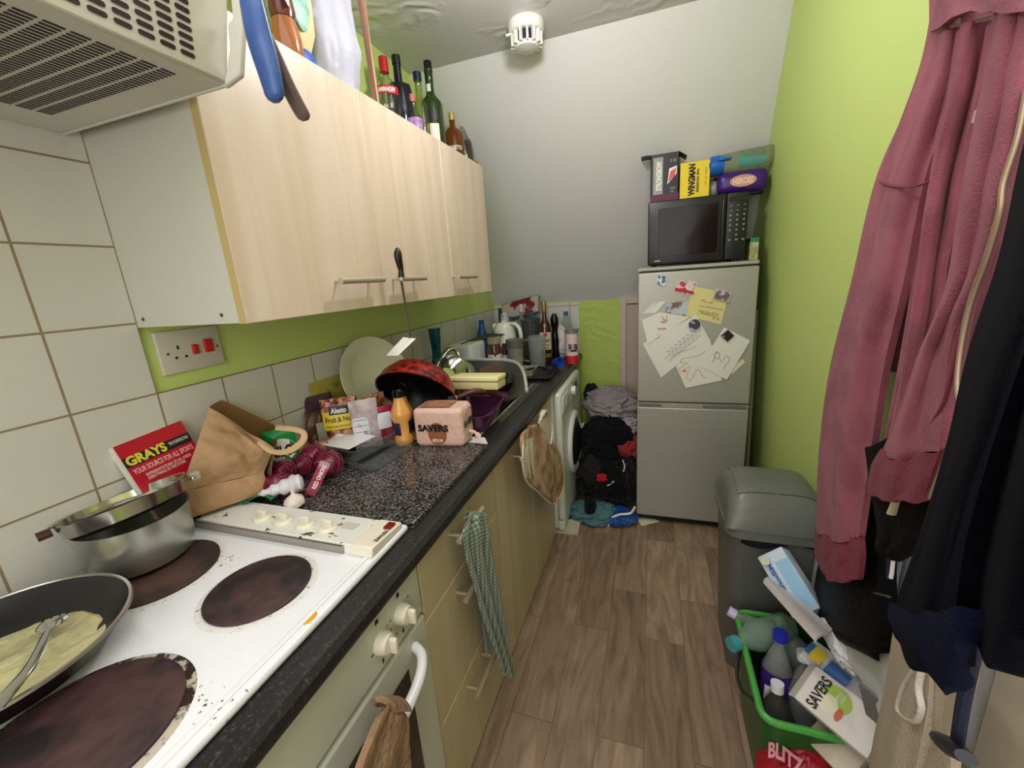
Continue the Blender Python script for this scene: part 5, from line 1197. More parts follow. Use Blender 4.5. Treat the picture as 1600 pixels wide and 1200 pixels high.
# rum bottle with sun coloured label
c = on_top(853, 546, 2.42); zt = P(851, 477, y=2.42).z - c.z; k = zt / 0.30
pr = [(0.036, 0), (0.040, 0.008), (0.040, 0.17 * k), (0.036, 0.195 * k), (0.018, 0.225 * k), (0.0135, 0.24 * k), (0.0135, zt - .003), (0.0135, zt)]
bottle('rum_bottle', 'dark rum bottle with cream label and red seal at the far worktop end', c, pr, mat('rum_brown', (58, 26, 12), 0.08, coat=0.8), mat('gold_foil_neck', (150, 120, 60), 0.35, 0.5), 0.06, 0.0155,
       labels=((0.075 * k, 0.165 * k, mat('cream_label', (214, 196, 172), 0.5), 0, 1.9), (0.035 * k, 0.055 * k, mat('dull_gold', (126, 108, 76), 0.4, 0.4), 0, 1.9)), texts=(('BACARDI', 0.115 * k, 0.016 * k, 1.3, BLACK_INK, False, 0.03), ('CARTA NEGRA', 0.095 * k, 0.010 * k, 1.3, BLACK_INK, False, 0.02), ('SUPERIOR', 0.079 * k, 0.009 * k, 1.0, BLACK_INK, False, 0.02)), solid=True)
am = math.atan2(CP.y - c.y, CP.x - c.x); d3 = Vector((math.cos(am), math.sin(am), 0))
mk('round_seal', lathe([(0, 0), (0.013, 0), (0.013, 0.001), (0, 0.001)], 24).rot('Y', 90).rot('Z', math.degrees(am)).move(c + d3 * 0.0412 + Vector((0, 0, 0.152 * k))), LBL_RED, bpy.data.objects[[o.name for o in bpy.data.objects if o.get('label', '').startswith('dark rum bottle with cream')][0]])
# black pepper mill
c = on_top(868, 544, 2.50); zt = P(866, 489, y=2.50).z - c.z
tag(mk('pepper_mill', lathe([(0, 0), (0.026, 0), (0.028, 0.02), (0.020, zt * .25), (0.024, zt * .42), (0.018, zt * .58), (0.016, zt * .66), (0.024, zt * .76), (0.026, zt * .88), (0.014, zt * .98), (0, zt)], 28, c), mat('gloss_black', (14, 14, 16), 0.12)), 'glossy black turned pepper mill right of the rum bottle', 'pepper mill')
# water bottles
def water(label, u, vtop, y, R, pmat=PET_G, capm=None):
    c = on_top(u, 545, y); zt = P(u, vtop, y=y).z - c.z
    pr = [(R * .85, 0), (R, 0.01), (R * .95, zt * .3), (R, zt * .5), (R * .98, zt * .68), (R * .6, zt * .84), (0.012, zt * .92), (0.012, zt - 0.004), (0.012, zt)]
    return bottle('water_bottle', label, c, pr, pmat, capm or mat('cap_blue', (34, 96, 160), 0.35), 0.024, 0.0155, group='plastic bottles at the far end of the worktop')
water('clear plastic bottle with blue cap standing before the white back tiles', 886, 489, 2.64, 0.042, PET)
water('clear bottle with blue cap between kettle and rum bottle', 834, 492, 2.66, 0.040)
water('clear bottle with blue cap left of the picture box', 801, 497, 2.60, 0.036)
c = on_top(818, 545, 2.62); zt = P(818, 480, y=2.62).z - c.z
bottle('milk_bottle', 'clear bottle with tall pale pink neck behind the kettle', c, [(0.034, 0), (0.036, 0.01), (0.036, zt * .6), (0.03, zt * .7), (0.012, zt * .82), (0.012, zt)], PET, mat('pale_pink_cap', (214, 186, 186), 0.4), 0.05, 0.014)
c = Vector((0.06, 2.36, WT + .001)); zt = P(757, 502, y=2.36).z - c.z
bottle('washing_up_liquid', 'opaque blue bottle against the tiles left of the kettle', c, [(0.030, 0), (0.032, 0.01), (0.032, zt * .7), (0.02, zt * .85), (0.014, zt)], mat('opaque_blue', (16, 82, 138), 0.3), mat('cap_blue_dark', (18, 70, 120), 0.35), 0.02, 0.016, solid=True)
c = Vector((0.10, 2.60, WT + .001)); zt = P(772, 482, y=2.6).z - c.z
tag(mk('navy_rolled_mat', tube([c, c + Vector((0, 0, zt))], 0.012, 14), mat('navy_vinyl', (26, 40, 78), 0.4)), 'thin navy tube upright in the worktop corner', 'tube')
c = Vector((0.16, 2.52, WT + .001)); z1 = P(785, 488, y=2.52).z
tag(mk('plastic_ornament', lathe([(0, 0), (0.03, 0), (0.032, 0.25), (0.02, 0.30), (0.028, z1 - WT - 0.02), (0.01, z1 - WT), (0, z1 - WT)], 18, c), mat('milky_white', (214, 216, 210), 0.3, trans=0.2)), 'milky white pump topped bottle behind the kettle', 'bottle')
# bag and protein tub
c = on_top(876, 556, 2.60)
tag(mk('carrier_bag', ball((0.055, 0.05, 0.105), 40, 26, c + Vector((0.0, -0.02, 0.103)), amp=0.16, nf=7, seed=2.2, ridge=True), mat('white_carrier', (216, 210, 206), 0.35, col2=(140, 110, 150), vscale=16, lo=.62, hi=.68)), 'crumpled white plastic bag left of the white and red tub', 'plastic bag')
c = on_top(894, 548, 2.42); zt = P(894, 514, y=2.42).z - c.z; R = 0.038
t = thing('filler_tub', c, 'white and red filler tub with grey lid on the worktop corner', 'tub')
mk('tub_body', lathe([(0, 0), (R, 0), (R, zt * .9), (0, zt * .9)], 36, c), mat('tub_pink_white', (226, 206, 198), 0.4), t)
mk('red_base_band', lathe([(R, 0.0), (R + .0006, 0.0), (R + .0006, zt * .24), (R, zt * .24)], 32, c, False), LBL_RED, t)
mk('tub_lid', lathe([(0, zt * .88), (R + .002, zt * .88), (R + .002, zt), (0, zt)], 32, c), mat('lid_grey', (120, 126, 130), 0.35), t)
am = math.atan2(CP.y - c.y, CP.x - c.x)
mk('tub_lettering', cyl_letters('FILLER', c, R + .0012, am + 0.2, 1.5, zt * .36, zt * .22, 0.05), BLACK_INK, t, smooth=0)
# leaning boxed picture in the corner
a, b_ = P(783, 497, y=2.70), P(841, 486, y=2.62); tl, tr = P(780, 469, y=2.74), P(828, 456, y=2.735)
a = P(784, 500, y=2.66); M = plane_M(a, b_ - a, tl - a); w = (b_ - a).length; h = (P(780, 475, y=2.70) - a).length
t = thing('game_box', a, 'flat box with green edge and picture leaning high in the corner', 'box')
mk('box_body', box(0, w, 0, h, -0.035, 0).xf(M), mat('box_grey', (150, 140, 138), 0.5), t, smooth=0)
mk('picture_front', flat(rect(0.002, 0.002, w - .004, h - .004), M), mat('box_picture', (182, 172, 164), 0.4, col2=(110, 26, 40), vscale=13, lo=.5, hi=.56), t, smooth=0)
mk('green_edge', box(-0.001, w + .001, h - .0008, h + .001, -0.036, 0.001).xf(M), mat('dark_green_card', (20, 84, 62), 0.5), t, smooth=0)
zs = a.z
tag(mk('storage_jar', lathe([(0, 0), (0.045, 0), (0.048, (zs - WT) * .9), (0.03, zs - WT - 0.005), (0, zs - WT - 0.005)], 24, (0.20, 2.68, WT + .001)), mat('pale_storage', (150, 154, 156), 0.3)), 'pale jar in the corner carrying the leaning box', 'jar')
# blue things at the worktop end
tag(mk('blue_cup', lathe([(0, 0), (0.022, 0), (0.027, 0.055), (0.025, 0.055), (0.020, 0.003), (0, 0.003)], 24).rot('X', 80).rot('Z', 40).move(P(868, 566, z=WT + .03)), mat('bright_blue', (30, 86, 196), 0.25)), 'bright blue plastic cup on its side at the worktop end', 'cup')
tag(mk('blue_cloth', ball((0.07, 0.10, 0.018), 36, 14, P(845, 558, z=WT + .016) , amp=0.3, nf=8, seed=4, ridge=True), mat('blue_rag', (48, 60, 110), 0.8)), 'dull blue cloth behind the baking tray', 'cloth')
tag(mk('dark_utensils', tube(curve([P(822, 578, z=WT + .03), P(845, 574, z=WT + .02), P(862, 580, z=WT + .012)], 6), 0.006, 8), BLACKP), 'black handled utensil lying at the sink end', 'utensil')
tag(mk('dark_spatula', tube(curve([P(824, 590, z=WT + .02), P(850, 583, z=WT + .015), P(868, 574, z=WT + .012)], 6), 0.005, 8, 0.5), mat('navy_plastic', (24, 36, 66), 0.4)), 'navy plastic utensil in front of the black one', 'utensil')
# =============== on the fridge ===============
FY = 2.1048
MF = plane_M((0.992, FY, 0), (1, 0, 0), (0, 0, 1))   # note: normal is -y
def fp(u, v): p = P(u, v, y=FY); return (p.x - 0.992, p.z)
def fpoly(pts): return [fp(*q) for q in pts]
def note(name, label, pts, m, z=0.0006, curl=0.004, cat='note', group='papers on the fridge door', th=0.0007):
    a, b_, c, d = [fp(*q) for q in pts]
    def fn(u, v):
        x = (a[0] * (1 - u) + b_[0] * u) * (1 - v) + (d[0] * (1 - u) + c[0] * u) * v; y = (a[1] * (1 - u) + b_[1] * u) * (1 - v) + (d[1] * (1 - u) + c[1] * u) * v
        return MF @ Vector((x, y, z + 0.0006 + curl * v ** 2 * (0.5 + 0.5 * math.cos(u * 5))))
    return tag(mk(name, sheet(fn, 12, 12, th), m), label, cat, group)
NP = mat('note_paper', (226, 226, 216), 0.55)
def scrib(parent, name, pts, m, r=0.0008, z=0.003):
    g = tube(curve([MF @ Vector((*fp(*q), z)) for q in pts], 5), r, 4); return mk(name, g, m, parent, smooth=0)
PENG = mat('grey_pencil', (150, 150, 144), 0.6); PENR = mat('red_pen', (196, 70, 84), 0.6); PENK = mat('black_pen', (70, 66, 66), 0.6); PENO = mat('orange_pen', (214, 140, 92), 0.6)
n1 = note('folded_note', 'white curled sheet with red drawing at the fridge door left edge', [(1003, 500), (1030, 488), (1078, 495), (1012, 537)], NP, 0.001, 0.006)
n1b = note('folded_corner', 'small white folded scrap at the upper left of the notes', [(1004, 490), (1024, 489), (1040, 471), (1022, 471)], NP, 0.002, 0.006)
for i, pts in enumerate([((1034, 494), (1038, 504), (1032, 502)), ((1042, 493), (1041, 503), (1038, 498)), ((1020, 526), (1028, 522), (1030, 526), (1022, 530))]): scrib(n1, 'red_drawing', pts, PENR, 0.0014, 0.004)
g_ = text_geom('mum', 0).map(lambda p: MF @ Vector((fp(1028, 514)[0] + p.x * 0.036, fp(1028, 514)[1] + p.y * 0.01 - .004, 0.006))); mk('red_lettering', g_, PENR, n1, smooth=0)
ny = note('yellow_note', 'large yellow handwritten note near the top of the fridge door', [(1068, 492), (1126, 507), (1139, 458), (1086, 448)], mat('yellow_paper', (222, 210, 142), 0.55), 0.0012, 0.001)
for k, (s_, u, v, w_) in enumerate([('To all', 1094, 471, .05), ('you and the one', 1092, 479, .10), ('who are all so', 1090, 486, .09), ('Awesome', 1094, 490, .07), ('x x', 1112, 498, .03)]):
    o_ = fp(u, v); rr = Matrix.Rotation(-0.2, 4, 'Z')
    mk('handwriting', text_geom(s_, -0.01).map(lambda p: MF @ Vector((o_[0] + p.x * w_ * .98 + p.y * .004, o_[1] + p.y * .010 - p.x * w_ * .24, 0.0062))), PENK, ny, smooth=0)
n2 = note('drawing_sheet', 'long white sheet of pale green pencil scribbles hanging diagonally', [(1033, 590), (1004, 537), (1088, 492), (1108, 530)], NP, 0.0025, 0.0)
for k in range(8):
    u0, v0 = 1040 + k * 6, 560 - k * 5
    scrib(n2, 'pencil_scribble', [(u0, v0), (u0 + 6, v0 - 8), (u0 + 2, v0 - 12), (u0 + 12, v0 - 10), (u0 + 6, v0 + 3), (u0 + 14, v0 - 2)], PENG, 0.0007, 0.0045)
scrib(n2, 'pencil_line', [(1050, 556), (1062, 550), (1075, 546), (1088, 541)], PENG, 0.0008, 0.0045)
n3 = note('hand_drawing', 'white sheet with orange traced hand at the bottom of the notes', [(1071, 606), (1056, 572), (1108, 528), (1128, 594)], NP, 0.004, 0.0)
scrib(n3, 'hand_outline', [(1102, 549), (1088, 556), (1066, 560), (1064, 566), (1074, 567), (1062, 575), (1064, 580), (1078, 572), (1072, 588), (1080, 592), (1090, 576), (1098, 588), (1104, 590)], PENO, 0.0009, 0.0062)
mk('orange_blot', flat(oval(*fp(1069, 579), 0.007, 0.006), MF, 0.006, 0.0004), mat('orange_crayon', (226, 120, 60), 0.6), n3, smooth=0)
n4 = note('line_drawing', 'white upright sheet with small figure drawings under black magnet', [(1135, 593), (1093, 571), (1131, 511), (1172, 532)], NP, 0.0062, 0.0)
for pts in [((1120, 548), (1116, 556), (1122, 560), (1124, 552), (1118, 550)), ((1112, 566), (1118, 556)), ((1124, 560), (1128, 566)), ((1136, 568), (1140, 560), (1134, 556), (1130, 562)), ((1130, 576), (1134, 568))]: scrib(n4, 'figure_drawing', pts, PENK, 0.0008, 0.0085)
note('tucked_slip', 'small cream slip poking out under the right hand sheet', [(1143, 585), (1140, 578), (1160, 560), (1164, 566)], mat('cream_slip', (226, 220, 188), 0.55), 0.002, 0.001)
photo = note('small_photograph', 'small landscape snapshot tucked above the red drawing sheet', [(1040, 488), (1072, 494), (1076, 470), (1040, 474)], mat('photo_print', (186, 196, 206), 0.35, col2=(120, 96, 80), vscale=18, lo=.48, hi=.54), 0.003, 0.003)
gm = 'fridge magnets'
def magnet(label, poly, m, z=0.004, h=0.004, extra=None, par=None):
    t = thing('fridge_magnet', MF @ Vector((*poly[0], 0)), label, 'fridge magnet', gm)
    mk('magnet_body', flat(poly, MF, z, h), mat('magnet_edge', (196, 196, 196), 0.4), t, smooth=0)
    c = (sum(p[0] for p in poly) / len(poly), sum(p[1] for p in poly) / len(poly))
    mk('magnet_face', flat([(c[0] + (p[0] - c[0]) * .86, c[1] + (p[1] - c[1]) * .86) for p in poly], MF, z + h, 0.0006), m, t, smooth=0); return t
magnet('blue and white stamp shaped magnet at the fridge top left', fpoly([(1026, 446), (1040, 448), (1041, 430), (1027, 429)]), mat('magnet_blue_print', (30, 110, 140), 0.35, col2=(220, 226, 226), vscale=60, lo=.5, hi=.54), 0.0004)
cx_, cz_ = fp(1072, 449)
heart = [(cx_ + 0.048 * (16 * math.sin(a) ** 3) / 17, cz_ + 0.046 * (13 * math.cos(a) - 5 * math.cos(2 * a) - 2 * math.cos(3 * a) - math.cos(4 * a)) / 17) for a in [2 * math.pi * i / 36 for i in range(36)]]
th_ = magnet('heart shaped red and white magnet above the yellow note', heart, mat('heart_print', (220, 206, 204), 0.35, col2=(190, 40, 56), vscale=36, lo=.52, hi=.56), 0.0004)
mk('red_banner', flat([(cx_ - .05, cz_ - .012), (cx_ + .035, cz_ - .034), (cx_ + .032, cz_ - .020), (cx_ - .045, cz_ + .002)], MF, 0.0055, 0.0008), RED_INK, th_, smooth=0)
magnet('landscape photo magnet on the corner of the yellow note', fpoly([(1113, 467), (1138, 473), (1143, 457), (1118, 450)]), mat('town_print', (112, 92, 92), 0.35, col2=(196, 190, 196), vscale=46, lo=.48, hi=.55), 0.005)
rnd = oval(*fp(1085, 507), 0.029, 0.029, 28)
magnet('round dark grey badge magnet holding the pencil sheet', rnd, mat('badge_print', (60, 66, 72), 0.25, col2=(170, 180, 186), vscale=50, lo=.54, hi=.6), 0.006)
tb = magnet('black square magnet with gold mark holding the right hand sheet', fpoly([(1136, 535), (1124, 524), (1137, 513), (1148, 524)]), BLACK_INK, 0.008)
mk('gold_mark', flat(oval(*fp(1130, 525), 0.006, 0.005, 8), MF, 0.0128, 0.0004), mat('gold_mark', (170, 130, 40), 0.4), tb, smooth=0)
# microwave
MZ0 = 1.3535
t = thing('microwave', (1.24, 2.25, MZ0), 'black microwave oven standing on top of the fridge freezer', 'microwave')
MB = mat('microwave_black', (26, 26, 25), 0.3)
p00, p11 = P(1012, 408, y=2.125), P(1171, 299, y=2.125); x0, x1, z1 = p00.x, p11.x, p11.z + .004
gx = Vector((x0, 2.125, MZ0 + .006))
mk('microwave_body', box(x0 + .003, x1 - .003, 2.138, 2.37, MZ0 + .008, z1 - .002), mat('microwave_case', (30, 31, 29), 0.45), t, bevel=0.004)
dw = (x1 - x0) * 0.79
d_ = mk('microwave_door', rbox(dw, 0.02, z1 - MZ0 - .01, 0.006, 3, (x0 + dw / 2, 2.130, (z1 + MZ0 + .008) / 2)), MB, t)
mk('door_window', box(x0 + 0.045, x0 + dw - 0.03, 2.1185, 2.121, MZ0 + 0.045, z1 - 0.035), mat('window_black', (24, 16, 16), 0.12, spec=0.25), d_, bevel=0.004)
mk('door_handle_bar', rbox(0.010, 0.012, z1 - MZ0 - .05, 0.004, 2, (x0 + dw - 0.012, 2.117, (z1 + MZ0) / 2)), MB, d_)
mk('brand_strip', box(x0 + 0.03, x0 + 0.055, 2.1185, 2.1196, MZ0 + 0.024, MZ0 + 0.027), WHITE_INK, d_, smooth=0)
cp = mk('control_panel', rbox(x1 - x0 - dw - .002, 0.018, z1 - MZ0 - .01, 0.004, 3, ((x0 + dw + x1) / 2 + .001, 2.131, (z1 + MZ0 + .008) / 2)), mat('panel_black', (20, 20, 20), 0.35), t)
BTN = mat('grey_buttons', (140, 140, 132), 0.5); xa = x0 + dw + 0.014; sp = (x1 - x0 - dw - 0.022) / 2.4
for r in range(8):
    for c_ in range(3):
        if r == 6 and c_ != 1: continue
        w_ = 0.010 if r in (0, 1, 7) else 0.008; h_ = 0.003 if r in (0, 1) else 0.007
        mk('keypad_button', box(xa + sp * c_, xa + sp * c_ + w_, 2.1203, 2.1225, z1 - 0.055 - r * 0.0205, z1 - 0.055 - r * 0.0205 + h_), BTN, cp, smooth=0)
mk('display_window', box(xa - .004, xa + sp * 2.9, 2.1203, 2.1225, z1 - 0.036, z1 - 0.018), mat('display_dark', (14, 22, 18), 0.1), cp, smooth=0)
for xx in (x0 + .03, x1 - .03):
    for yy in (2.16, 2.34): mk('microwave_foot', lathe([(0, 0), (0.012, 0), (0.012, 0.0095), (0, 0.0095)], 12, (xx, yy, MZ0)), BLACKP, t)
# folded tea box behind the microwave
tag(mk('tea_carton', box(1.462, 1.496, 2.14, 2.26, MZ0, MZ0 + 0.075), mat('tea_carton', (190, 188, 138), 0.5, col2=(150, 146, 96), vscale=30)), 'small pale carton between the microwave and the right wall', 'box')
tag(mk('green_carton', box(1.464, 1.498, 2.145, 2.25, MZ0 + 0.0755, MZ0 + 0.095), mat('green_carton', (40, 130, 90), 0.5)), 'small green topped carton stacked on the pale carton', 'box')
TZ = z1 - .0018
# open dark beer box
y_ = 2.155
a, b_, tt = P(1016, 308, y=y_), P(1060, 302, y=y_), P(1016, 243, y=y_)
x0b, x1b, zt = a.x, b_.x, tt.z
t = thing('beer_box', (x0b, y_, TZ), 'open black and magenta drinks box standing on the microwave', 'box')
BK = mat('black_card', (26, 24, 26), 0.4); MAG = mat('magenta_card', (92, 14, 50), 0.45)
g = box(x0b, x1b, y_, y_ + .003, TZ, zt); g.add(box(x0b, x1b, y_ + .085, y_ + .088, TZ, zt)); g.add(box(x0b, x0b + .003, y_, y_ + .088, TZ, zt)); g.add(box(x1b - .003, x1b, y_, y_ + .088, TZ, zt)); g.add(box(x0b, x1b, y_, y_ + .088, TZ, TZ + .003))
mk('box_body', g, BK, t, smooth=0)
Mb = plane_M((x0b, y_ - .0003, TZ), (1, 0, 0), (0, 0, 1)); w_, h_ = x1b - x0b, zt - TZ
mk('magenta_base', flat(rect(0, 0, w_, h_ * .16), Mb), MAG, t, smooth=0)
mk('silver_panel', flat(rect(w_ * .10, h_ * .17, w_ * .34, h_ * .76), Mb), mat('silver_print', (150, 150, 146), 0.3), t, smooth=0)
mk('side_lettering', text_geom('STRONGBOW', 0.04).map(lambda p: Mb @ Vector((w_ * (.20 + .2 * (1 - p.y)), h_ * (.25 + .6 * p.x), 0.0012))), WHITE_INK, t, smooth=0)
mk('pink_logo', flat([(w_ * .62, h_ * .40), (w_ * .86, h_ * .52), (w_ * .90, h_ * .68), (w_ * .70, h_ * .62)], Mb, 0.0006), mat('pink_red', (214, 90, 96), 0.4), t, smooth=0)
mk('logo_outline', flat([(w_ * .60, h_ * .36), (w_ * .92, h_ * .56), (w_ * .92, h_ * .72), (w_ * .66, h_ * .68)], Mb, 0.0001), WHITE_INK, t, smooth=0)
mk('small_lettering', letters('10', Mb, w_ * .70, h_ * .80, w_ * .2, h_ * .07, 0.02, 0.0008), BTN, t, smooth=0)
mk('count_lettering', letters('440\nML', Mb, w_ * .70, h_ * .18, w_ * .18, h_ * .12, 0.02, 0.0008), BTN, t, smooth=0)
mk('open_flap', sheet(lambda u, v: Vector((x0b - 0.042 * u, y_ + .004 + .08 * v, zt + 0.006 * math.sin(u * 2) - .006 * u)), 4, 4, 0.002), BK, t)
mk('open_flap', sheet(lambda u, v: Vector((x1b + 0.032 * u, y_ + .004 + .08 * v, zt - 0.022 * u)), 4, 4, 0.002), BK, t)
mk('open_flap', sheet(lambda u, v: Vector((x0b + w_ * u, y_ + .088, zt + .004 * v)), 4, 4, 0.002), BK, t)
# yellow beer box
a, b_, tt = P(1062, 300, y=y_), P(1108, 297, y=y_), P(1062, 254, y=y_)
xa, xb, zt = a.x, b_.x, tt.z - .004
t = thing('yellow_box', (xa, y_, TZ), 'yellow drinks carton with black sideways lettering on the microwave', 'box')
g = box(xa, xb, y_, y_ + .09, TZ, zt); mk('carton_body', g, mat('carton_yellow', (236, 206, 30), 0.4), t, bevel=0.0015)
Mb = plane_M((xa, y_ - .0003, TZ), (1, 0, 0), (0, 0, 1)); w_, h_ = xb - xa, zt - TZ
mk('name_lettering', text_geom('WINGMAN', 0.05).map(lambda p: Mb @ Vector((w_ * (.28 + .24 * (1 - p.y)), h_ * (.08 + .86 * p.x), 0.0008))), BLACK_INK, t, smooth=0)
mk('style_lettering', text_geom('SESSION IPA', 0.03).map(lambda p: Mb @ Vector((w_ * (.56 + .09 * (1 - p.y)), h_ * (.16 + .64 * p.x), 0.0008))), BLACK_INK, t, smooth=0)
mk('side_print', text_geom('4.3%  alc  330ml', 0.0).map(lambda p: Mb @ Vector((w_ * (.85 + .04 * (1 - p.y)), h_ * (.3 + .5 * p.x), 0.0008))), BLACK_INK, t, smooth=0)
# purple confectionery tub on its side, clear blue lidded jug on top
c = Vector(((P(1120, 285, y=2.17).x + P(1200, 275, y=2.17).x) / 2, 2.20, TZ + 0.0455)); w_ = P(1202, 275, y=2.17).x - P(1122, 285, y=2.17).x
t = thing('sweet_tub', c, 'purple plastic sweet tub lying on the microwave by the wall', 'tub')
PP = mat('purple_tub', (62, 26, 120), 0.25)
mk('tub_body', rbox(w_, 0.12, 0.088, 0.03, 6, c), PP, t)
mk('tub_lid', rbox(w_ + .01, 0.018, 0.094, 0.009, 3, c + Vector((0, 0.055, 0))), mat('tub_lid_purple', (44, 20, 84), 0.3), t)
Mb = plane_M(c + Vector((-w_ * .5, -0.0605, -0.045)), (1, 0, 0), (0, 0, 1))
mk('logo_oval', flat(oval(w_ * .5, 0.046, w_ * .26, 0.024, 28), Mb, 0.0), mat('gold_glow', (210, 150, 130), 0.35), t, smooth=0)
mk('logo_lettering', letters('HEROES', Mb, w_ * .30, 0.033, w_ * .4, 0.026, 0.05, 0.0008), mat('tub_letter', (238, 206, 190), 0.4), t, smooth=0)
c2 = Vector((c.x - .02, 2.185, TZ + 0.094 + 0.036))
t = thing('water_jug', c2, 'clear plastic water jug with blue lid lying on the purple tub', 'jug')
g = lathe([(0, 0.0), (0.030, 0.002), (0.037, 0.01), (0.040, 0.10), (0.040, 0.205), (0.036, 0.215), (0, 0.215)], 36).rot('Y', 90).rot('Y', -3).move(c2 + Vector((-0.07, 0, 0)))
mk('jug_body', g, mat('jug_clear', (196, 206, 170), 0.12, trans=0.75, ior=1.15), t)
mk('blue_lid', lathe([(0, -0.012), (0.030, -0.010), (0.040, 0.0), (0.042, 0.03), (0.038, 0.05), (0, 0.05)], 32).rot('Y', 90).move(c2 + Vector((-0.105, 0, -.004))), mat('jug_blue', (28, 100, 190), 0.3), t)
mk('pour_flap', rbox(0.05, 0.03, 0.012, 0.005, 2, c2 + Vector((-0.055, -0.035, 0.012))), mat('jug_blue', (28, 100, 190), 0.3), t)
mk('measure_panel', lathe([(0.0405, 0.07), (0.041, 0.07), (0.0402, 0.17), (0.0398, 0.17)], 14, (0, 0, 0), False, -2.4, -0.9).rot('Y', 90).move(c2 + Vector((-0.07, 0, 0))), mat('aqua_panel', (92, 170, 170), 0.3, trans=0.3), t)
tag(mk('clear_tub', ball((0.035, 0.04, 0.036), 24, 12, (P(1116, 290, y=2.2).x, 2.22, TZ + .036)), mat('milky_tub', (190, 190, 178), 0.3, trans=0.4)), 'small translucent pot between the yellow box and purple tub', 'tub')
# =============== cloth helpers ===============
def cloth(name, c1, bscale=260, bump=0.35, var=0.0, vs=8, sheen=0.05, rough=0.9, col2=None):
    return mat(name, c1, rough, spec=0.12, bump=bump, bscale=bscale, var=var, vscale=vs, sheen=sheen, col2=col2)
def heap(c, r, seed, amp=0.28, nf=6, flat=None, n=72, m=40):
    """crumpled garment: lumpy body with sharp overlapping folds"""
    g = G(); c = Vector(c)
    for j in range(m + 1):
        ph = math.pi * j / m
        for i in range(n):
            a = 2 * math.pi * i / n; d = Vector((math.sin(ph) * math.cos(a), math.sin(ph) * math.sin(a), -math.cos(ph)))
            q = d * nf * 0.35 + Vector((seed * 3.1, seed, -seed * 2)); w = Vector((noise.noise(q * 1.3), noise.noise(q * 1.3 + Vector((9, 0, 0))), 0)) * 0.9
            k = 1 + amp * (0.55 * noise.noise(q * 0.8) + 0.75 * (1 - 2.4 * abs(noise.noise((q + w) * 1.5))) * 0.5 + 0.35 * (1 - 2.4 * abs(noise.noise((q + w) * 3.4))) * 0.5)
            p = Vector((d.x * r[0] * k, d.y * r[1] * k, d.z * r[2] * k))
            if flat is not None and p.z + c.z < flat: p.z = flat - c.z + 0.0008 * abs(noise.noise(d * 9))
            g.v.append(p + c)
    for j in range(m):
        for i in range(n): k = (i + 1) % n; g.f.append((j * n + i, j * n + k, (j + 1) * n + k, (j + 1) * n + i))
    g.mi = [0] * len(g.f); return g
def hang(L, R_, amp, folds, seed, th=0.005, nu=40, nv=48, axis=Vector((1, 0, 0)), conv=None, rad=0.0):
    """hanging cloth between left edge L and right edge R_ (top to bottom point lists), with vertical folds"""
    Lc, Rc = curve(L, 10), curve(R_, 10)
    def at(c, v):
        k = v * (len(c) - 1); i = min(int(k), len(c) - 2); return c[i].lerp(c[i + 1], k - i)
    def fn(u, v):
        a, b_ = at(Lc, v), at(Rc, v); p = a.lerp(b_, u)
        e = min(1, 5 * min(u, 1 - u) + 0.15)
        ph = seed + 1.3 * noise.noise(Vector((seed, v * 2.2, u * 1.5)))
        f = math.sin(2 * math.pi * folds * u + ph) * 0.6 + 0.6 * noise.noise(Vector((u * folds * 1.6 + seed, v * 2.0, seed))) + 0.22 * noise.noise(Vector((u * folds * 4, v * 9, seed)))
        return p + axis * (amp * e * f + rad * math.sin(math.pi * u))
    return sheet(fn, nu, nv, th)
# =============== laundry heap between washing machine and fridge ===============
gl = 'laundry heaped beside the washing machine'
def garment(name, label, uv, y, r, seed, m, cat, flat=None, amp=0.40, nf=8):
    c = P(*uv, y=y); return tag(mk(name, heap(c, r, seed, amp, nf, flat), m, smooth=70), label, cat, gl)
GREYC = cloth('grey_jersey', (150, 142, 142), var=0.05); LG = cloth('pale_grey_cotton', (176, 170, 170)); BLK = cloth('black_cotton', (17, 17, 18), sheen=0.1)
BLK2 = cloth('washed_black_cotton', (17, 17, 19)); CHAR = cloth('charcoal_cotton', (40, 38, 37)); REDC = cloth('brick_red_cotton', (150, 52, 52)); TEALC = cloth('teal_cotton', (84, 124, 128)); BLUS = cloth('blue_satin', (30, 62, 140), rough=0.35, col2=(70, 120, 180), vs=10)
garment('grey_sweatshirt', 'grey sweatshirt draped over the top of the laundry heap', (958, 632), 2.50, (0.16, 0.13, 0.10), 1.3, GREYC, 'sweatshirt')
garment('pale_tshirt', 'pale grey crumpled top in the middle of the laundry heap', (962, 664), 2.42, (0.15, 0.12, 0.07), 2.1, LG, 't-shirt')
garment('navy_garment', 'dark navy garment behind the washing machine corner', (924, 618), 2.60, (0.045, 0.05, 0.07), 7.7, cloth('navy_cotton', (26, 28, 40)), 'clothes')
garment('black_hoodie', 'black hoodie bundled on the front of the laundry heap', (950, 688), 2.33, (0.155, 0.13, 0.13), 3.4, BLK2, 'hoodie', nf=5)
garment('black_trousers', 'black garment with red print low in the laundry heap', (950, 745), 2.27, (0.165, 0.14, 0.15), 4.6, BLK, 'trousers', flat=0.004)
garment('charcoal_top', 'charcoal garment against the washing machine door', (925, 738), 2.17, (0.045, 0.05, 0.09), 5.2, CHAR, 'clothes')
garment('red_tshirt', 'brick red garment stuffed beside the fridge', (984, 697), 2.30, (0.07, 0.10, 0.06), 6.1, REDC, 't-shirt')
garment('black_bundle', 'black bundle squeezed against the fridge door side', (985, 745), 2.22, (0.05, 0.09, 0.13), 8.8, BLK, 'clothes', flat=0.004)
garment('teal_tshirt', 'teal crumpled top on the floor by the washing machine', (928, 800), 2.10, (0.12, 0.10, 0.05), 9.3, TEALC, 't-shirt', flat=0.003)
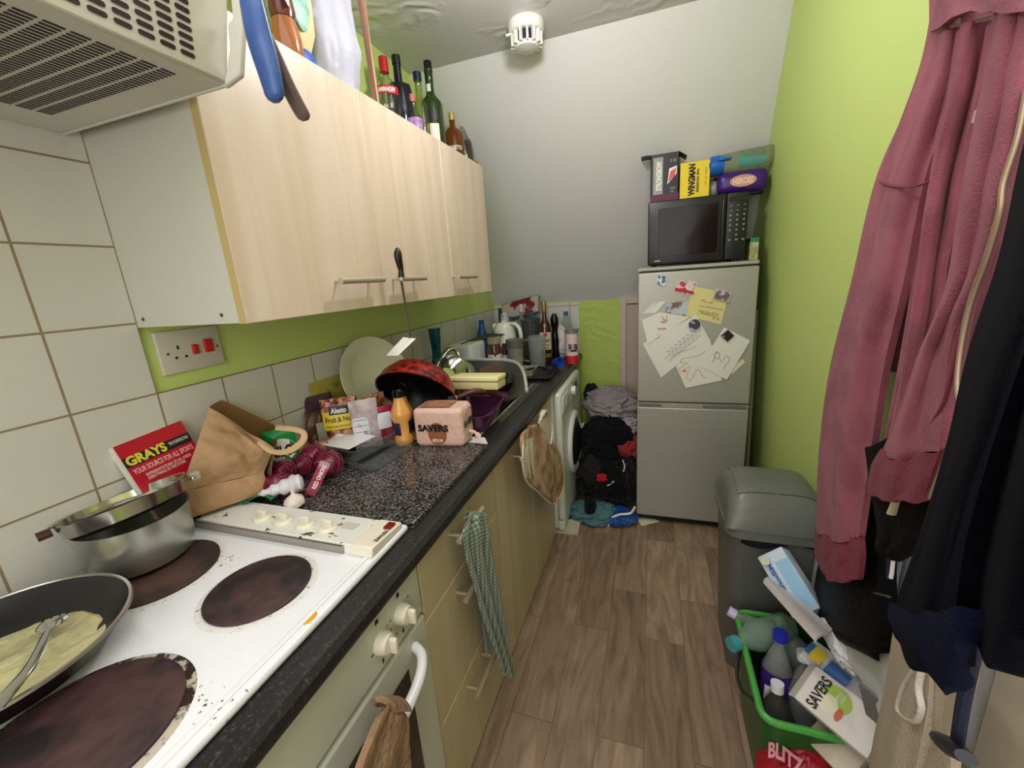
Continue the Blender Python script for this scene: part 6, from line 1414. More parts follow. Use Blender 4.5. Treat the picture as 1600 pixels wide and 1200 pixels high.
garment('blue_shorts', 'shiny blue sports shorts at the foot of the laundry heap', (968, 806), 2.09, (0.085, 0.07, 0.035), 10.4, BLUS, 'shorts', flat=0.003)
garment('black_sock', 'black sock hanging down over the teal top', (922, 790), 2.03, (0.03, 0.03, 0.05), 11.0, BLK, 'sock', flat=0.005)
tt = [o for o in COL.objects if o.get('label', '').startswith('black garment with red print')][0]
c = P(938, 749, y=2.125)
Mx = plane_M(c, (1, 0, 0.1), (-0.1, 0, 1))
mk('red_print', text_geom('S', 0.08).map(lambda p: Mx @ Vector((-0.02 + p.x * 0.06, -0.015 + p.y * 0.05, 0))), RED_INK, tt, smooth=0)
mk('white_piping', tube(curve([P(947, 759, y=2.12), P(953, 757, y=2.12), P(959, 752, y=2.12)], 4), 0.003, 6), WHITE_INK, tt)
mk('white_piping', tube(curve([P(973, 719, y=2.12), P(976, 728, y=2.12), P(974, 737, y=2.12)], 4), 0.003, 6), WHITE_INK, tt)
bs = [o for o in COL.objects if o.get('label', '').startswith('shiny blue sports')][0]
mk('white_stripe', tube(curve([P(950, 823, y=2.03), P(955, 810, y=2.03), P(968, 804, y=2.03), P(985, 802, y=2.03), P(992, 792, y=2.03)], 5), 0.006, 6), WHITE_INK, bs)
# papers and boards on the floor
tag(mk('floor_card', box(0.50, 0.70, 1.90, 2.02, 0.0012, 0.018).rot('Z', 3, (0.6, 1.96, 0)), mat('pale_card', (196, 190, 158), 0.6)), 'pale flat card under the washing machine corner', 'cardboard')
p3 = [P(990, 806, z=.001), P(1003, 822, z=.001), P(1031, 815, z=.001), P(1010, 803, z=.001)]
tag(mk('floor_paper', prism([(p.x, p.y) for p in p3], 0.0012).move((0, 0, 0.001)), mat('cream_slip', (226, 220, 188), 0.55)), 'cream paper corner sticking out under the fridge', 'paper')
# =============== towels on the base units ===============
# green checked tea towel over the drawer handle
def checkmat():
    m, N, L, b = nodes_of('green_check', rough=0.9); b.inputs['Sheen Weight'].default_value = 0.2
    v = pos(N, L, (1, 1, 1), 'YZ0'); rr = []
    s_ = N.new('ShaderNodeSeparateXYZ'); L.new(v, s_.inputs[0]); cs = []
    for k in (0, 1):
        m1 = N.new('ShaderNodeMath'); m1.operation = 'PINGPONG'; m1.inputs[1].default_value = 0.0055; L.new(s_.outputs[k], m1.inputs[0])
        m2 = N.new('ShaderNodeMath'); m2.operation = 'GREATER_THAN'; m2.inputs[1].default_value = 0.00275; L.new(m1.outputs[0], m2.inputs[0]); cs.append(m2)
    ad = N.new('ShaderNodeMath'); ad.operation = 'ADD'; L.new(cs[0].outputs[0], ad.inputs[0]); L.new(cs[1].outputs[0], ad.inputs[1])
    dv = N.new('ShaderNodeMath'); dv.operation = 'MULTIPLY'; dv.inputs[1].default_value = 0.5; L.new(ad.outputs[0], dv.inputs[0])
    rp = ramp(N, [(0, (88, 104, 88)), (0.5, (116, 132, 114)), (1, (164, 174, 156))]); L.new(dv.outputs[0], rp.inputs[0]); L.new(rp.outputs[0], b.inputs['Base Color']); return m
CHK = checkmat()
t = thing('tea_towel', (0.63, 0.86, 0.76), 'green checked tea towel hanging over the top drawer handle', 'tea towel')
X = 0.640
Lp = [P(735, 803, x=0.632), P(724, 830, x=0.640), P(728, 868, x=0.640), P(742, 920, x=0.642), P(757, 975, x=0.646), P(778, 1030, x=0.650), P(786, 1056, x=0.652)]
Rp = [P(752, 800, x=0.634), P(764, 830, x=0.640), P(770, 870, x=0.640), P(780, 920, x=0.642), P(789, 970, x=0.644), P(800, 1030, x=0.648), P(808, 1056, x=0.650)]
mk('front_fall', hang(Lp, Rp, 0.014, 2.6, 1.0, 0.004, 44, 60), CHK, t, smooth=60)
Lp = [P(735, 803, x=0.622), P(728, 830, x=0.604), P(733, 870, x=0.602), P(745, 930, x=0.602), P(756, 990, x=0.604), P(760, 1024, x=0.606)]
Rp = [P(752, 800, x=0.626), P(760, 830, x=0.606), P(762, 870, x=0.604), P(770, 930, x=0.604), P(778, 980, x=0.606), P(776, 1000, x=0.607)]
mk('back_fall', hang(Lp, Rp, 0.004, 1.5, 2.0, 0.004, 24, 30), CHK, t, smooth=60)
g = tube(curve([P(733, 812, x=0.615), P(735, 805, x=0.628), P(738, 812, x=0.640)], 4), 0.010, 10)
mk('roll_over_bar', sheet(lambda u, v: P(733 + 20 * v, 814 - 8 * v, x=0.624) + Vector((0.014 * math.cos(math.pi * (1 - u)), 0, 0.012 * math.sin(math.pi * u))), 10, 10, 0.004), CHK, t)
# stained oven glove over the cupboard handles
OG = cloth('stained_quilt', (202, 174, 144), 30, 0.4, col2=(160, 112, 72), vs=12)
OGW = cloth('cream_quilt', (212, 200, 178), 40, 0.4)
t = thing('oven_glove', (0.63, 1.4, 0.75), 'stained cream double oven glove hanging on the cupboard handles', 'oven glove')
Lp = [P(826, 668, x=0.64), P(815, 682, x=0.645), P(818, 720, x=0.648), P(824, 748, x=0.65), P(840, 765, x=0.65), P(864, 784, x=0.65)]
Rp = [P(838, 664, x=0.64), P(862, 690, x=0.645), P(874, 710, x=0.648), P(879, 735, x=0.65), P(878, 760, x=0.65), P(866, 786, x=0.65)]
mk('glove_pad', hang(Lp, Rp, 0.008, 2.0, 0.5, 0.012, 34, 34), OG, t, smooth=70)
mk('glove_edging', tube(curve([P(862, 690, x=0.650), P(874, 710, x=0.653), P(880, 735, x=0.655), P(879, 762, x=0.655), P(865, 787, x=0.655), P(840, 768, x=0.655), P(822, 750, x=0.655), P(815, 715, x=0.653)], 6), 0.0035, 6), OGW, t)
mk('inner_fold', hang([P(818, 688, x=0.651), P(817, 715, x=0.655), P(822, 745, x=0.655)], [P(832, 684, x=0.651), P(834, 715, x=0.655), P(836, 752, x=0.655)], 0.003, 2, 3.0, 0.005, 16, 16), OGW, t, smooth=70)
mk('hanging_loop', tube(curve([P(842, 662, x=0.636), P(850, 642, x=0.640), P(858, 652, x=0.643), P(861, 672, x=0.645), P(858, 694, x=0.646)], 6), [0.006] * 4 + [0.011] * 21, 10, 0.5), OGW, t)
mk('loop_strap', hang([P(843, 658, x=0.642), P(846, 672, x=0.645), P(852, 692, x=0.647)], [P(858, 648, x=0.642), P(863, 668, x=0.645), P(860, 696, x=0.647)], 0.003, 1, 4.0, 0.005, 12, 12), OGW, t, smooth=70)
# brown towel on the oven door handle
t = thing('brown_towel', (0.65, 0.35, 0.6), 'worn brown towel hanging over the white oven handle', 'towel')
BT = cloth('brown_terry', (150, 120, 92), 90, 0.8, var=0.12, vs=20)
Lp = [P(602, 1105, x=0.655), P(592, 1120, x=0.662), P(575, 1160, x=0.664), P(555, 1215, x=0.668), P(535, 1290, x=0.67)]
Rp = [P(622, 1106, x=0.655), P(634, 1122, x=0.660), P(636, 1160, x=0.662), P(640, 1215, x=0.664), P(645, 1290, x=0.666)]
mk('towel_front', hang(Lp, Rp, 0.006, 1.6, 1.7, 0.012, 28, 28), BT, t, smooth=70)
mk('towel_roll', sheet(lambda u, v: P(600 + 24 * v, 1108 - 1 * v, x=0.645) + Vector((0.021 * math.cos(math.pi * (1 - u)), 0, 0.021 * math.sin(math.pi * u))), 10, 8, 0.009), BT, t)
mk('towel_back', hang([P(602, 1108, x=0.626), P(590, 1180, x=0.610)], [P(624, 1106, x=0.626), P(632, 1180, x=0.610)], 0.002, 1, 2.2, 0.008, 10, 10), BT, t, smooth=70)
# =============== bin and recycling ===============
BIN = mat('bin_grey', (90, 92, 87), 0.38, bump=0.04, bscale=300); BINL = mat('bin_lid_grey', (104, 108, 99), 0.33, bump=0.04, bscale=300)
bx0, bx1, by0, by1, zr = 1.285, 1.558, 1.245, 1.540, 0.555
bc = Vector(((bx0 + bx1) / 2, (by0 + by1) / 2, 0)); bw, bd = bx1 - bx0, by1 - by0
t = thing('swing_bin', bc, 'grey plastic swing top bin between the fridge and the green crate', 'bin')
mk('bin_body', tub(bw * .74, bd * .78, bw * .93, bd * .94, 0.003, zr - .01, 0.035, 0.003, 8, 0.004).move(bc), BIN, t)
mk('lid_collar', tub(bw, bd, bw * 1.0, bd * 1.0, zr - 0.025, zr + 0.004, 0.045, 0.002, 8, 0.005).move(bc), BINL, t)
# domed lid: arched along y, flap facing up
def dome(u, v):
    x = (u - .5) * bw; y = (v - .5) * bd
    e = (1 - abs(2 * u - 1) ** 5) ; k = (1 - abs(2 * v - 1) ** 2.6)
    return bc + Vector((x, y, zr + 0.004 + 0.115 * (max(e, 0) ** 0.45) * max(k, 0) ** 0.62))
mk('lid_dome', sheet(dome, 40, 40, 0.004), BINL, t, smooth=60)
def flapf(u, v):
    uu, vv = 0.12 + 0.76 * u, 0.20 + 0.62 * v; return dome(uu, vv) + Vector((0, 0, 0.0045))
mk('swing_flap', sheet(flapf, 24, 24, 0.003), mat('flap_grey', (98, 102, 92), 0.4, bump=0.06, bscale=120), t, smooth=60)
mk('flap_edge', tube([flapf(0, v / 16) for v in range(17)], 0.0018, 6), BIN, t)
tag(mk('bin_liner', sheet(lambda u, v: bc + Vector((-bw * .36 + bw * .80 * u, -bd * .485 - .004, zr - 0.028 - (0.012 + 0.012 * math.sin(u * 7)) * v)), 24, 3, 0.002), mat('liner_black', (14, 15, 14), 0.3)), 'black bin liner edge peeping below the bin lid', 'bin liner')
# green recycling crate
CG = mat('crate_green', (34, 92, 34), 0.35); CGR = mat('crate_rim_green', (74, 160, 66), 0.35)
cz = 0.30
r0, r1, r2 = P(1148, 952, z=cz), P(1186, 1100, z=cz), P(1262, 1118, z=cz)
cx0, cx1, cy0, cy1 = 1.315, 1.565, 0.865, 1.205
cc = Vector(((cx0 + cx1) / 2, (cy0 + cy1) / 2, 0)); cw, cd = cx1 - cx0, cy1 - cy0
t = thing('recycling_crate', cc, 'green plastic recycling crate full of bottles by the bin', 'crate')
mk('crate_body', tub(cw * .80, cd * .84, cw * .95, cd * .96, 0.003, cz - .004, 0.03, 0.003, 6, 0.003).move(cc), CG, t)
mk('crate_rim', tub(cw, cd, cw, cd, cz - 0.018, cz, 0.035, 0.002, 6, 0.006).move(cc).map(lambda p: p) , CGR, t) if False else None
rp_ = [cc + Vector((sx * (cw / 2 - .03) + .03 * math.cos(math.radians(a)), sy * (cd / 2 - .03) + .03 * math.sin(math.radians(a)), cz)) for (sx, sy, a0) in ((1, 1, 0), (-1, 1, 90), (-1, -1, 180), (1, -1, 270)) for a in (a0, a0 + 30, a0 + 60, a0 + 90)]
mk('crate_rim', tube(rp_ + [rp_[0]], 0.0085, 8), CGR, t)
mk('crate_handle', tube(curve([(cx0 - .004, 0.93, cz - .02), (cx0 - .022, 0.98, cz - .05), (cx0 - .022, 1.04, cz - .05), (cx0 - .004, 1.09, cz - .02)], 6), 0.005, 8), mat('steel_grey_handle', (96, 92, 82), 0.25, 0.8), t)
def lay(name, label, p, d, L_, R, m, capm, cap_r=0.015, extras=None, group='empty drink bottles in the crate', cat='bottle'):
    """bottle lying along d with its base at p"""
    d = Vector(d).normalized(); q = Vector((0, 0, 1)).rotation_difference(d).to_matrix().to_4x4(); p = Vector(p)
    t = thing(name, p, label, cat, group)
    pr = [(R * .8, 0), (R, 0.01), (R * .96, L_ * .3), (R, L_ * .45), (R, L_ * .62), (R * .55, L_ * .82), (0.012, L_ * .9), (0.012, L_)]
    mk('bottle_body', lathe(shell(pr), 28).xf(q).move(p), m, t, smooth=50)
    mk('cap', lathe([(0, L_ - .012), (cap_r, L_ - .012), (cap_r, L_ + .010), (0, L_ + .010)], 20).xf(q).move(p), capm, t)
    for (z0, z1, lm) in (extras or []): mk('label', lathe([(R, z0), (R + .0008, z0), (R + .0008, z1), (R, z1)], 28, (0, 0, 0), False).xf(q).move(p), lm, t)
    return t
BLC = mat('blue_cap', (34, 44, 170), 0.3); WHC = mat('white_cap', (226, 226, 222), 0.35)
lay('water_bottle', 'large clear greenish bottle lying across the crate left rim', P(1232, 978, z=.30), (P(1140, 1008, z=.31) - P(1232, 978, z=.30)), 0.20, 0.040, PET_G, mat('teal_cap', (70, 150, 150), 0.35), 0.020)
p = P(1203, 1078, z=.27)
t = lay('juice_bottle', 'upright clear bottle with blue cap and purple fruit label in the crate', (1.385, 1.02, 0.12), (0.02, 0.12, 1.0), 0.26, 0.036, PET, BLC, 0.0175, [(0.085, 0.165, mat('berry_label', (66, 44, 128), 0.4, col2=(196, 70, 96), vscale=16, lo=.54, hi=.6))])
mk('barcode_patch', sheet(lambda u, v: Vector((1.385 - 0.036 + 0.028 * u, 1.02 - 0.012 - .020 * math.sin(math.pi * (.3 + .5 * u)) , 0.225 + 0.045 * v)), 8, 4, 0.0008), WHITE_INK, t)
lay('milk_bottle', 'clear bottle with white cap leaning beside the blue capped bottle', (1.45, 0.96, 0.12), (-0.03, 0.30, 1.0), 0.24, 0.040, PET, WHC, 0.019)
lay('clear_bottle', 'clear bottle lying at the back of the crate', (1.50, 1.12, 0.24), (-0.75, 0.25, 0.25), 0.22, 0.036, PET, mat('lilac_cap', (190, 186, 216), 0.35))
lay('dark_bottle', 'grey clear bottle standing in the near crate corner', (1.37, 0.93, 0.10), (0.0, 0.2, 1.0), 0.20, 0.040, mat('smoke_plastic', (120, 120, 110), 0.1, trans=0.75, ior=1.15), WHC)
lay('soda_bottle', 'clear squat bottle on its side in the crate middle', (1.50, 1.02, 0.22), (-0.3, 0.75, 0.35), 0.20, 0.036, PET, mat('grey_cap', (190, 190, 180), 0.35))
tag(mk('food_tub', tub(0.07, 0.09, 0.085, 0.105, 0, 0.06, 0.02, 0.0015).rot('X', -35).rot('Z', 30).move((1.505, 1.045, 0.20)), mat('tub_clear_print', (210, 206, 196), 0.2, trans=0.35, col2=(196, 120, 90), vscale=24, lo=.58, hi=.64)), 'clear printed food tub wedged among the crate bottles', 'tub')
# cartons piled against the crate
def carton(name, label, o, u, v, w, h, d, m, group=None, cat='box', seed=0):
    M = plane_M(o, u, v); t = thing(name, o, label, cat, group)
    mk('carton_body', rbox(w, h, d, 0.003, 2, (w / 2, h / 2, -d / 2)).xf(M), m, t); return t, M
WC = mat('white_carton', (218, 212, 204), 0.4)
def Pn(u, v, p0, n):
    c = Vector((u - 800, v - 600, F)); w = CAR * c.x + CAD * c.y + CAF * c.z; n = Vector(n)
    return CP + w * ((Vector(p0) - CP).dot(n) / w.dot(n))
p0 = P(1290, 1100, z=.36); nn_ = (-0.38, -0.42, 0.82)
A0, A1, B0_ = Pn(1241, 1090, p0, nn_), Pn(1357, 1188, p0, nn_), Pn(1282, 1045, p0, nn_)
u_, v_ = (A1 - A0), (B0_ - A0)
t, M = carton('apple_carton', 'white carton with apple picture propped on the crate corner', A0, u_, v_, u_.length * .98, v_.length, 0.045, WC)
L_, H_ = u_.length * .98, v_.length
mk('green_apple', flat(oval(L_ * .42, H_ * .62, L_ * .20, H_ * .30, 24), M), mat('apple_green', (160, 190, 60), 0.4), t, smooth=0)
mk('pale_core', flat(oval(L_ * .36, H_ * .42, L_ * .13, H_ * .22, 20), M, 0.0008), mat('apple_cream', (222, 220, 186), 0.4), t, smooth=0)
mk('red_crescent', flat(oval(L_ * .53, H_ * .36, L_ * .045, H_ * .16, 16), M, 0.0012), mat('apple_red', (196, 84, 50), 0.4), t, smooth=0)
lm = text_geom('SAVERS', 0.03)
mk('brand_lettering', lm.map(lambda p: M @ Vector((L_ * (.13 + .16 * (1 - p.y)), H_ * (.10 + .80 * p.x), 0.0018))), BLACK_INK, t, smooth=0)
mk('small_lettering', text_geom('APPLE\nJUICE', 0.0).map(lambda p: M @ Vector((L_ * (.40 + .12 * (1 - p.y)), H_ * (.60 + .22 * p.x), 0.0018))), WHITE_INK, t, smooth=0)
mk('top_flap', sheet(lambda a, b_: M @ Vector((-0.022 * a, H_ * (1 - b_) * 0.98 + .001, -0.002 - 0.035 * a)), 6, 6, 0.001), WC, t)
# second plain carton below
p0 = P(1275, 1150, z=.27); A0, A1, B0_ = Pn(1254, 1150, p0, nn_), Pn(1316, 1215, p0, nn_), Pn(1272, 1116, p0, nn_)
u_, v_ = (A1 - A0), (B0_ - A0)
carton('plain_carton', 'plain cream carton under the apple carton', A0, u_, v_, u_.length * 1.1, v_.length * 1.25, 0.05, mat('cream_carton', (196, 184, 160), 0.45))
# blue and white milk carton with white sheet under it, pineapple juice carton
p0 = P(1240, 930, x=1.43); nm_ = (-0.55, -0.62, 0.55); m0, m1, m2 = Pn(1238, 966, p0, nm_), Pn(1276, 952, p0, nm_), Pn(1205, 902, p0, nm_); mw, mh = (m1 - m0).length, (m2 - m0).length
t, M = carton('milk_carton', 'pale blue and white milk carton with green leaf picture', m0, m1 - m0, m2 - m0, 0.075, 0.165, 0.06, mat('carton_pale_blue', (196, 212, 222), 0.4))
mk('blue_panel', flat(rect(0.036, 0.004, 0.037, 0.13), M), mat('sky_blue', (150, 196, 224), 0.4), t, smooth=0)
mk('green_leaf', flat(oval(0.022, 0.028, 0.015, 0.022, 16), M, 0.0009), mat('leaf_green', (150, 186, 60), 0.4), t, smooth=0)
mk('brand_lettering', text_geom('Milbona', 0.03).map(lambda p: M @ Vector((0.012 + .014 * (1 - p.y), 0.062 + .075 * (1 - p.x) , 0.0012))), mat('mid_blue', (46, 96, 170), 0.4), t, smooth=0)
mk('carton_spout', lathe([(0, 0), (0.012, 0), (0.012, 0.008), (0, 0.008)], 20).xf(plane_M(M @ Vector((0.018, 0.145, 0.001)), M.col[0].to_3d(), M.col[1].to_3d())), mat('cream_cap', (206, 206, 180), 0.35), t)
t, M = carton('juice_carton', 'tall juice carton with pineapple picture behind the milk carton', P(1240, 895, x=1.475), P(1272, 905, x=1.56) - P(1240, 895, x=1.475), P(1256, 812, x=1.49) - P(1240, 895, x=1.475), 0.07, 0.19, 0.055, WC)
mk('pineapple_body', flat(oval(0.042, 0.035, 0.022, 0.030, 18), M), mat('pineapple', (176, 126, 70), 0.5, col2=(120, 80, 44), vscale=110), t, smooth=0)
mk('pineapple_leaves', flat([(0.030, 0.062), (0.042, 0.105), (0.056, 0.062)], M), mat('pineapple_leaf', (46, 92, 40), 0.5), t, smooth=0)
mk('print_stripes', flat(rect(0.010, 0.075, 0.012, 0.05), M), mat('dark_lines', (60, 52, 46), 0.5, col2=(210, 204, 196), vscale=140, lo=.45, hi=.55), t, smooth=0)
mk('fruit_slice', flat(oval(0.044, 0.145, 0.020, 0.016, 18), M), mat('slice_print', (170, 140, 90), 0.4), t, smooth=0)
tag(mk('white_tray', sheet(lambda u, v: P(1193, 908, x=1.355).lerp(P(1275, 1000, x=1.40), u).lerp(P(1205, 900, x=1.40).lerp(P(1300, 985, x=1.47), u), v) + Vector((0, 0, 0.004 * math.sin(v * 6))), 20, 6, 0.010), mat('tray_white', (214, 206, 204), 0.4)), 'long white polystyrene tray lying under the milk carton', 'tray')
# clear and blue bread bag / packaging
t = thing('food_wrapper', P(1300, 1040, x=1.42), 'blue white and yellow plastic packet on top of the recycling', 'food packet')
p0 = P(1310, 1060, z=.37); A0 = Pn(1248, 1024, p0, nn_); ru = Pn(1362, 1128, p0, nn_) - A0; rv = Pn(1272, 998, p0, nn_) - A0
M = plane_M(A0, ru, rv); w_, h_ = ru.length, rv.length
mk('wrapper', pillow(M, w_, h_, 0.02, 16, 0.008, 4.4), mat('wrapper_silver', (190, 194, 206), 0.25, col2=(226, 226, 230), vscale=20), t)
mk('yellow_patch', on_pillow(M, w_, h_, 0.02, patch(w_ * .10, h_ * .2, w_ * .17, h_ * .6), lift=.008), mat('patch_yellow', (226, 196, 60), 0.35), t)
mk('blue_band', on_pillow(M, w_, h_, 0.02, patch(w_ * .34, h_ * .12, w_ * .28, h_ * .6), lift=.009), mat('band_blue', (52, 104, 170), 0.35), t)
mk('blue_tip', on_pillow(M, w_, h_, 0.02, patch(w_ * .01, h_ * .3, w_ * .08, h_ * .5), lift=.006), mat('band_blue', (52, 104, 170), 0.35), t)
tag(mk('crumpled_film', heap(P(1322, 1006, x=1.50), (0.035, 0.07, 0.032), 13.3, 0.35, 9), mat('white_film_bag', (222, 222, 224), 0.3), smooth=60), 'crumpled white plastic film beside the milk carton', 'plastic wrap')
tag(mk('silver_pouch', prism([(0, 0), (0.10, 0.02), (0.16, -0.03), (0.02, -0.06)], 0.006).xf(plane_M(P(1345, 1065, x=1.45), P(1400, 1120, x=1.48) - P(1345, 1065, x=1.45), (0, -0.3, 1))), mat('pouch_silver', (140, 142, 150), 0.3, 0.4)), 'grey foil pouch corner behind the apple carton', 'food packet')
# red bag with white lettering and brown striped box at the bottom edge
t = thing('red_bag', P(1220, 1180, z=.10), 'red plastic bag with white lettering on the floor by the crate', 'plastic bag')
c = P(1242, 1200, z=0.16)
mk('bag_body', heap((c.x + 0.012, c.y - 0.01, 0.112), (0.09, 0.07, 0.112), 21.5, 0.18, 5, flat=0.002), mat('bag_red', (160, 26, 40), 0.4), t, smooth=70)
A0 = P(1200, 1184, z=0.215); A1 = P(1250, 1206, z=0.215); up = Vector((0.1, 0.75, 0.65))
M = plane_M(A0, A1 - A0, up)
mk('bag_lettering', text_geom('BLITZ', 0.04).map(lambda p: M @ Vector((p.x * 0.068, p.y * 0.030 + .006 * math.sin(p.x * 5), 0.003))), mat('pinkish_white', (206, 130, 138), 0.5), t, smooth=0)
t = thing('striped_box', P(1185, 1195, z=.12), 'brown box with white stripes at the bottom edge of the photo', 'box')
A0 = P(1182, 1192, z=.142); b0 = A0 + Vector((0.02, -0.055, -0.072))
mk('box_body', rbox(0.07, 0.12, 0.14, 0.003, 2).rot('Z', -20).move(b0), mat('chocolate_card', (64, 36, 24), 0.45), t)
g = G()
for k in (0, 1): mk('white_stripe', box(-0.028 + 0.032 * k, -0.014 + 0.034 * k, -0.0605, 0.0605, 0.0702, 0.0712).rot('Z', -20).move(b0), WHITE_INK, t, smooth=0)
# =============== clothes hanging on the right ===============
BUR = cloth('burgundy_fleece', (150, 86, 99), 420, 0.25, var=0.12, vs=14, sheen=0.08); BURD = cloth('burgundy_rib', (124, 56, 70), 200, 0.2, sheen=0.05)
NAVY = cloth('navy_fleece', (8, 9, 20), 420, 0.12, sheen=0.0); NAVYR = cloth('navy_rib', (16, 20, 44), 260, 0.2, sheen=0.0)
BEIGE = cloth('beige_cotton', (178, 164, 142), 200, 0.3, var=0.04); BLKN = cloth('black_nylon', (7, 7, 8), 60, 0.15, rough=0.6, sheen=0.0)
def PP_(lst, x): return [P(u, v, x=(xx if xx is not None else x)) for (u, v, xx) in lst]

P0 = P
LAY = [0.0]
def P(u, v, x=None, y=None, z=None):
    # the clothes hang out from the wall: their far edge is near the wall, their near edge stands further into the room
    if x is None: return P0(u, v, x, y, z)
    return P0(u, v, x=1.50 - (u - 1290) * 0.00055 + (x - 1.42 + (u - 1300) * 0.00035) * 0.8 + LAY[0])
VA = Vector((-0.55, -0.83, 0)).normalized()
tag(mk('coat_rail', box(1.44, 1.52, 0.45, 1.20, 1.93, 1.99), mat('rail_wood', (150, 120, 84), 0.5), bevel=0.004), 'wooden coat rail on the right wall above the hanging clothes', 'coat rail')
t = thing('burgundy_hoodie', (1.42, 0.95, 1.9), 'faded burgundy zip hoodie hanging nearest the green wall', 'hoodie')
X = 1.40
def strip(Lp, Rp, amp, folds, seed, th, m, name, rad=0.02, nu=36, nv=60):
    Lq = [P(u, v, x=x) for u, v, x in Lp]; Rq = [P(u, v, x=x) for u, v, x in Rp]
    return mk(name, hang(Lq, Rq, amp * 2.3, folds, seed, th, nu, nv, VA, rad=rad), m, t, smooth=70)
# back body panel (behind the sleeve)
strip([(1462, 5, 1.44), (1440, 110, 1.45), (1385, 260, 1.46), (1340, 420, 1.46), (1318, 560, 1.46)], [(1600, -10, 1.42), (1600, 120, 1.42), (1590, 260, 1.43), (1560, 420, 1.44), (1500, 600, 1.45)], 0.010, 3.2, 2.4, 0.008, BUR, 'back_panel', 0.0)
# outer left sleeve
strip([(1456, 60, 1.43), (1430, 150, 1.42), (1372, 285, 1.41), (1335, 440, 1.40), (1300, 580, 1.39), (1284, 700, 1.385), (1278, 826, 1.385)],
      [(1520, 40, 1.42), (1495, 150, 1.40), (1450, 285, 1.38), (1418, 440, 1.37), (1385, 580, 1.37), (1366, 700, 1.37), (1346, 842, 1.37)], 0.010, 1.6, 0.6, 0.010, BUR, 'left_sleeve', 0.035)
strip([(1278, 824, 1.384), (1276, 850, 1.384), (1277, 868, 1.386), (1288, 893, 1.388)], [(1347, 840, 1.369), (1349, 860, 1.369), (1348, 880, 1.370), (1345, 905, 1.372)], 0.004, 3.0, 1.2, 0.010, BURD, 'left_cuff', 0.032, 30, 20)
# second fold of body between sleeve and front panel
strip([(1500, 30, 1.40), (1478, 150, 1.39), (1440, 330, 1.385), (1425, 470, 1.385), (1395, 640, 1.39), (1372, 730, 1.40)],
      [(1560, 20, 1.38), (1545, 110, 1.375), (1505, 260, 1.37), (1480, 400, 1.37), (1460, 520, 1.375), (1430, 690, 1.385)], 0.012, 1.4, 3.3, 0.008, BUR, 'middle_fold', 0.03)
# front panel with zip, pocket and waistband
ZL = [(1568, 0, 1.35), (1545, 130, 1.34), (1510, 300, 1.335), (1485, 450, 1.335), (1440, 560, 1.335), (1405, 660, 1.335), (1384, 706, 1.335)]
ZR = [(1625, 20, 1.33), (1600, 160, 1.32), (1570, 290, 1.31), (1545, 400, 1.31), (1505, 500, 1.31), (1490, 570, 1.31), (1478, 706, 1.315)]
strip(ZL, ZR, 0.010, 1.3, 5.1, 0.010, BUR, 'front_panel', 0.022)
strip([(1384, 703, 1.334), (1368, 730, 1.334), (1362, 770, 1.334)], [(1480, 703, 1.314), (1466, 740, 1.312), (1450, 782, 1.314)], 0.003, 2.5, 0.2, 0.012, BURD, 'waistband', 0.02, 34, 22)
zp = [P(u + 1, v, x=x - .008) for u, v, x in [(1603, 140, 1.32), (1588, 215, 1.317), (1566, 285, 1.31), (1560, 330, 1.31), (1540, 400, 1.31), (1515, 470, 1.31), (1500, 540, 1.31), (1494, 600, 1.31), (1497, 650, 1.31), (1478, 710, 1.31), (1452, 778, 1.31)]]
mk('zip', tube(curve(zp, 8), 0.0020, 8), mat('brass_zip', (170, 148, 122), 0.4, 0.4), t)
mk('zip_tape', tube([p + Vector((0.003, 0.003, 0)) for p in curve(zp, 8)], 0.0040, 8, 0.3), mat('zip_tape_dark', (110, 70, 74), 0.8), t)
mk('seam', tube(curve([P(1374, 284, x=1.372) , P(1392, 290, x=1.345), P(1425, 292, x=1.335), P(1452, 284, x=1.352)], 6), 0.0018, 6), BURD, t)
mk('hood_seam', tube(curve([P(1462, 48, x=1.41), P(1500, 36, x=1.38), P(1560, 22, x=1.35), P(1620, 12, x=1.32)], 6), 0.004, 6), mat('faded_seam', (176, 130, 138), 0.9), t)
mk('hood', hang([P(1460, -60, x=1.42), P(1461, 48, x=1.41)], [P(1640, -60, x=1.32), P(1625, 14, x=1.31)], 0.010, 2.0, 1.9, 0.012, 26, 16, VA, rad=0.03), BUR, t, smooth=70)
mk('bleach_mark', sheet(lambda u, v: P(1518 + 10 * u + 6 * v, 192 - 20 * v, x=1.334 - .0035), 4, 6, 0.0012), mat('bleach_mark', (196, 158, 140), 0.8), t)
g = tube(curve([P(1436, 690, x=1.318), P(1470, 640, x=1.302), P(1486, 590, x=1.300), P(1500, 520, x=1.300)], 6), 0.002, 6); mk('pocket_seam', g, BURD, t)
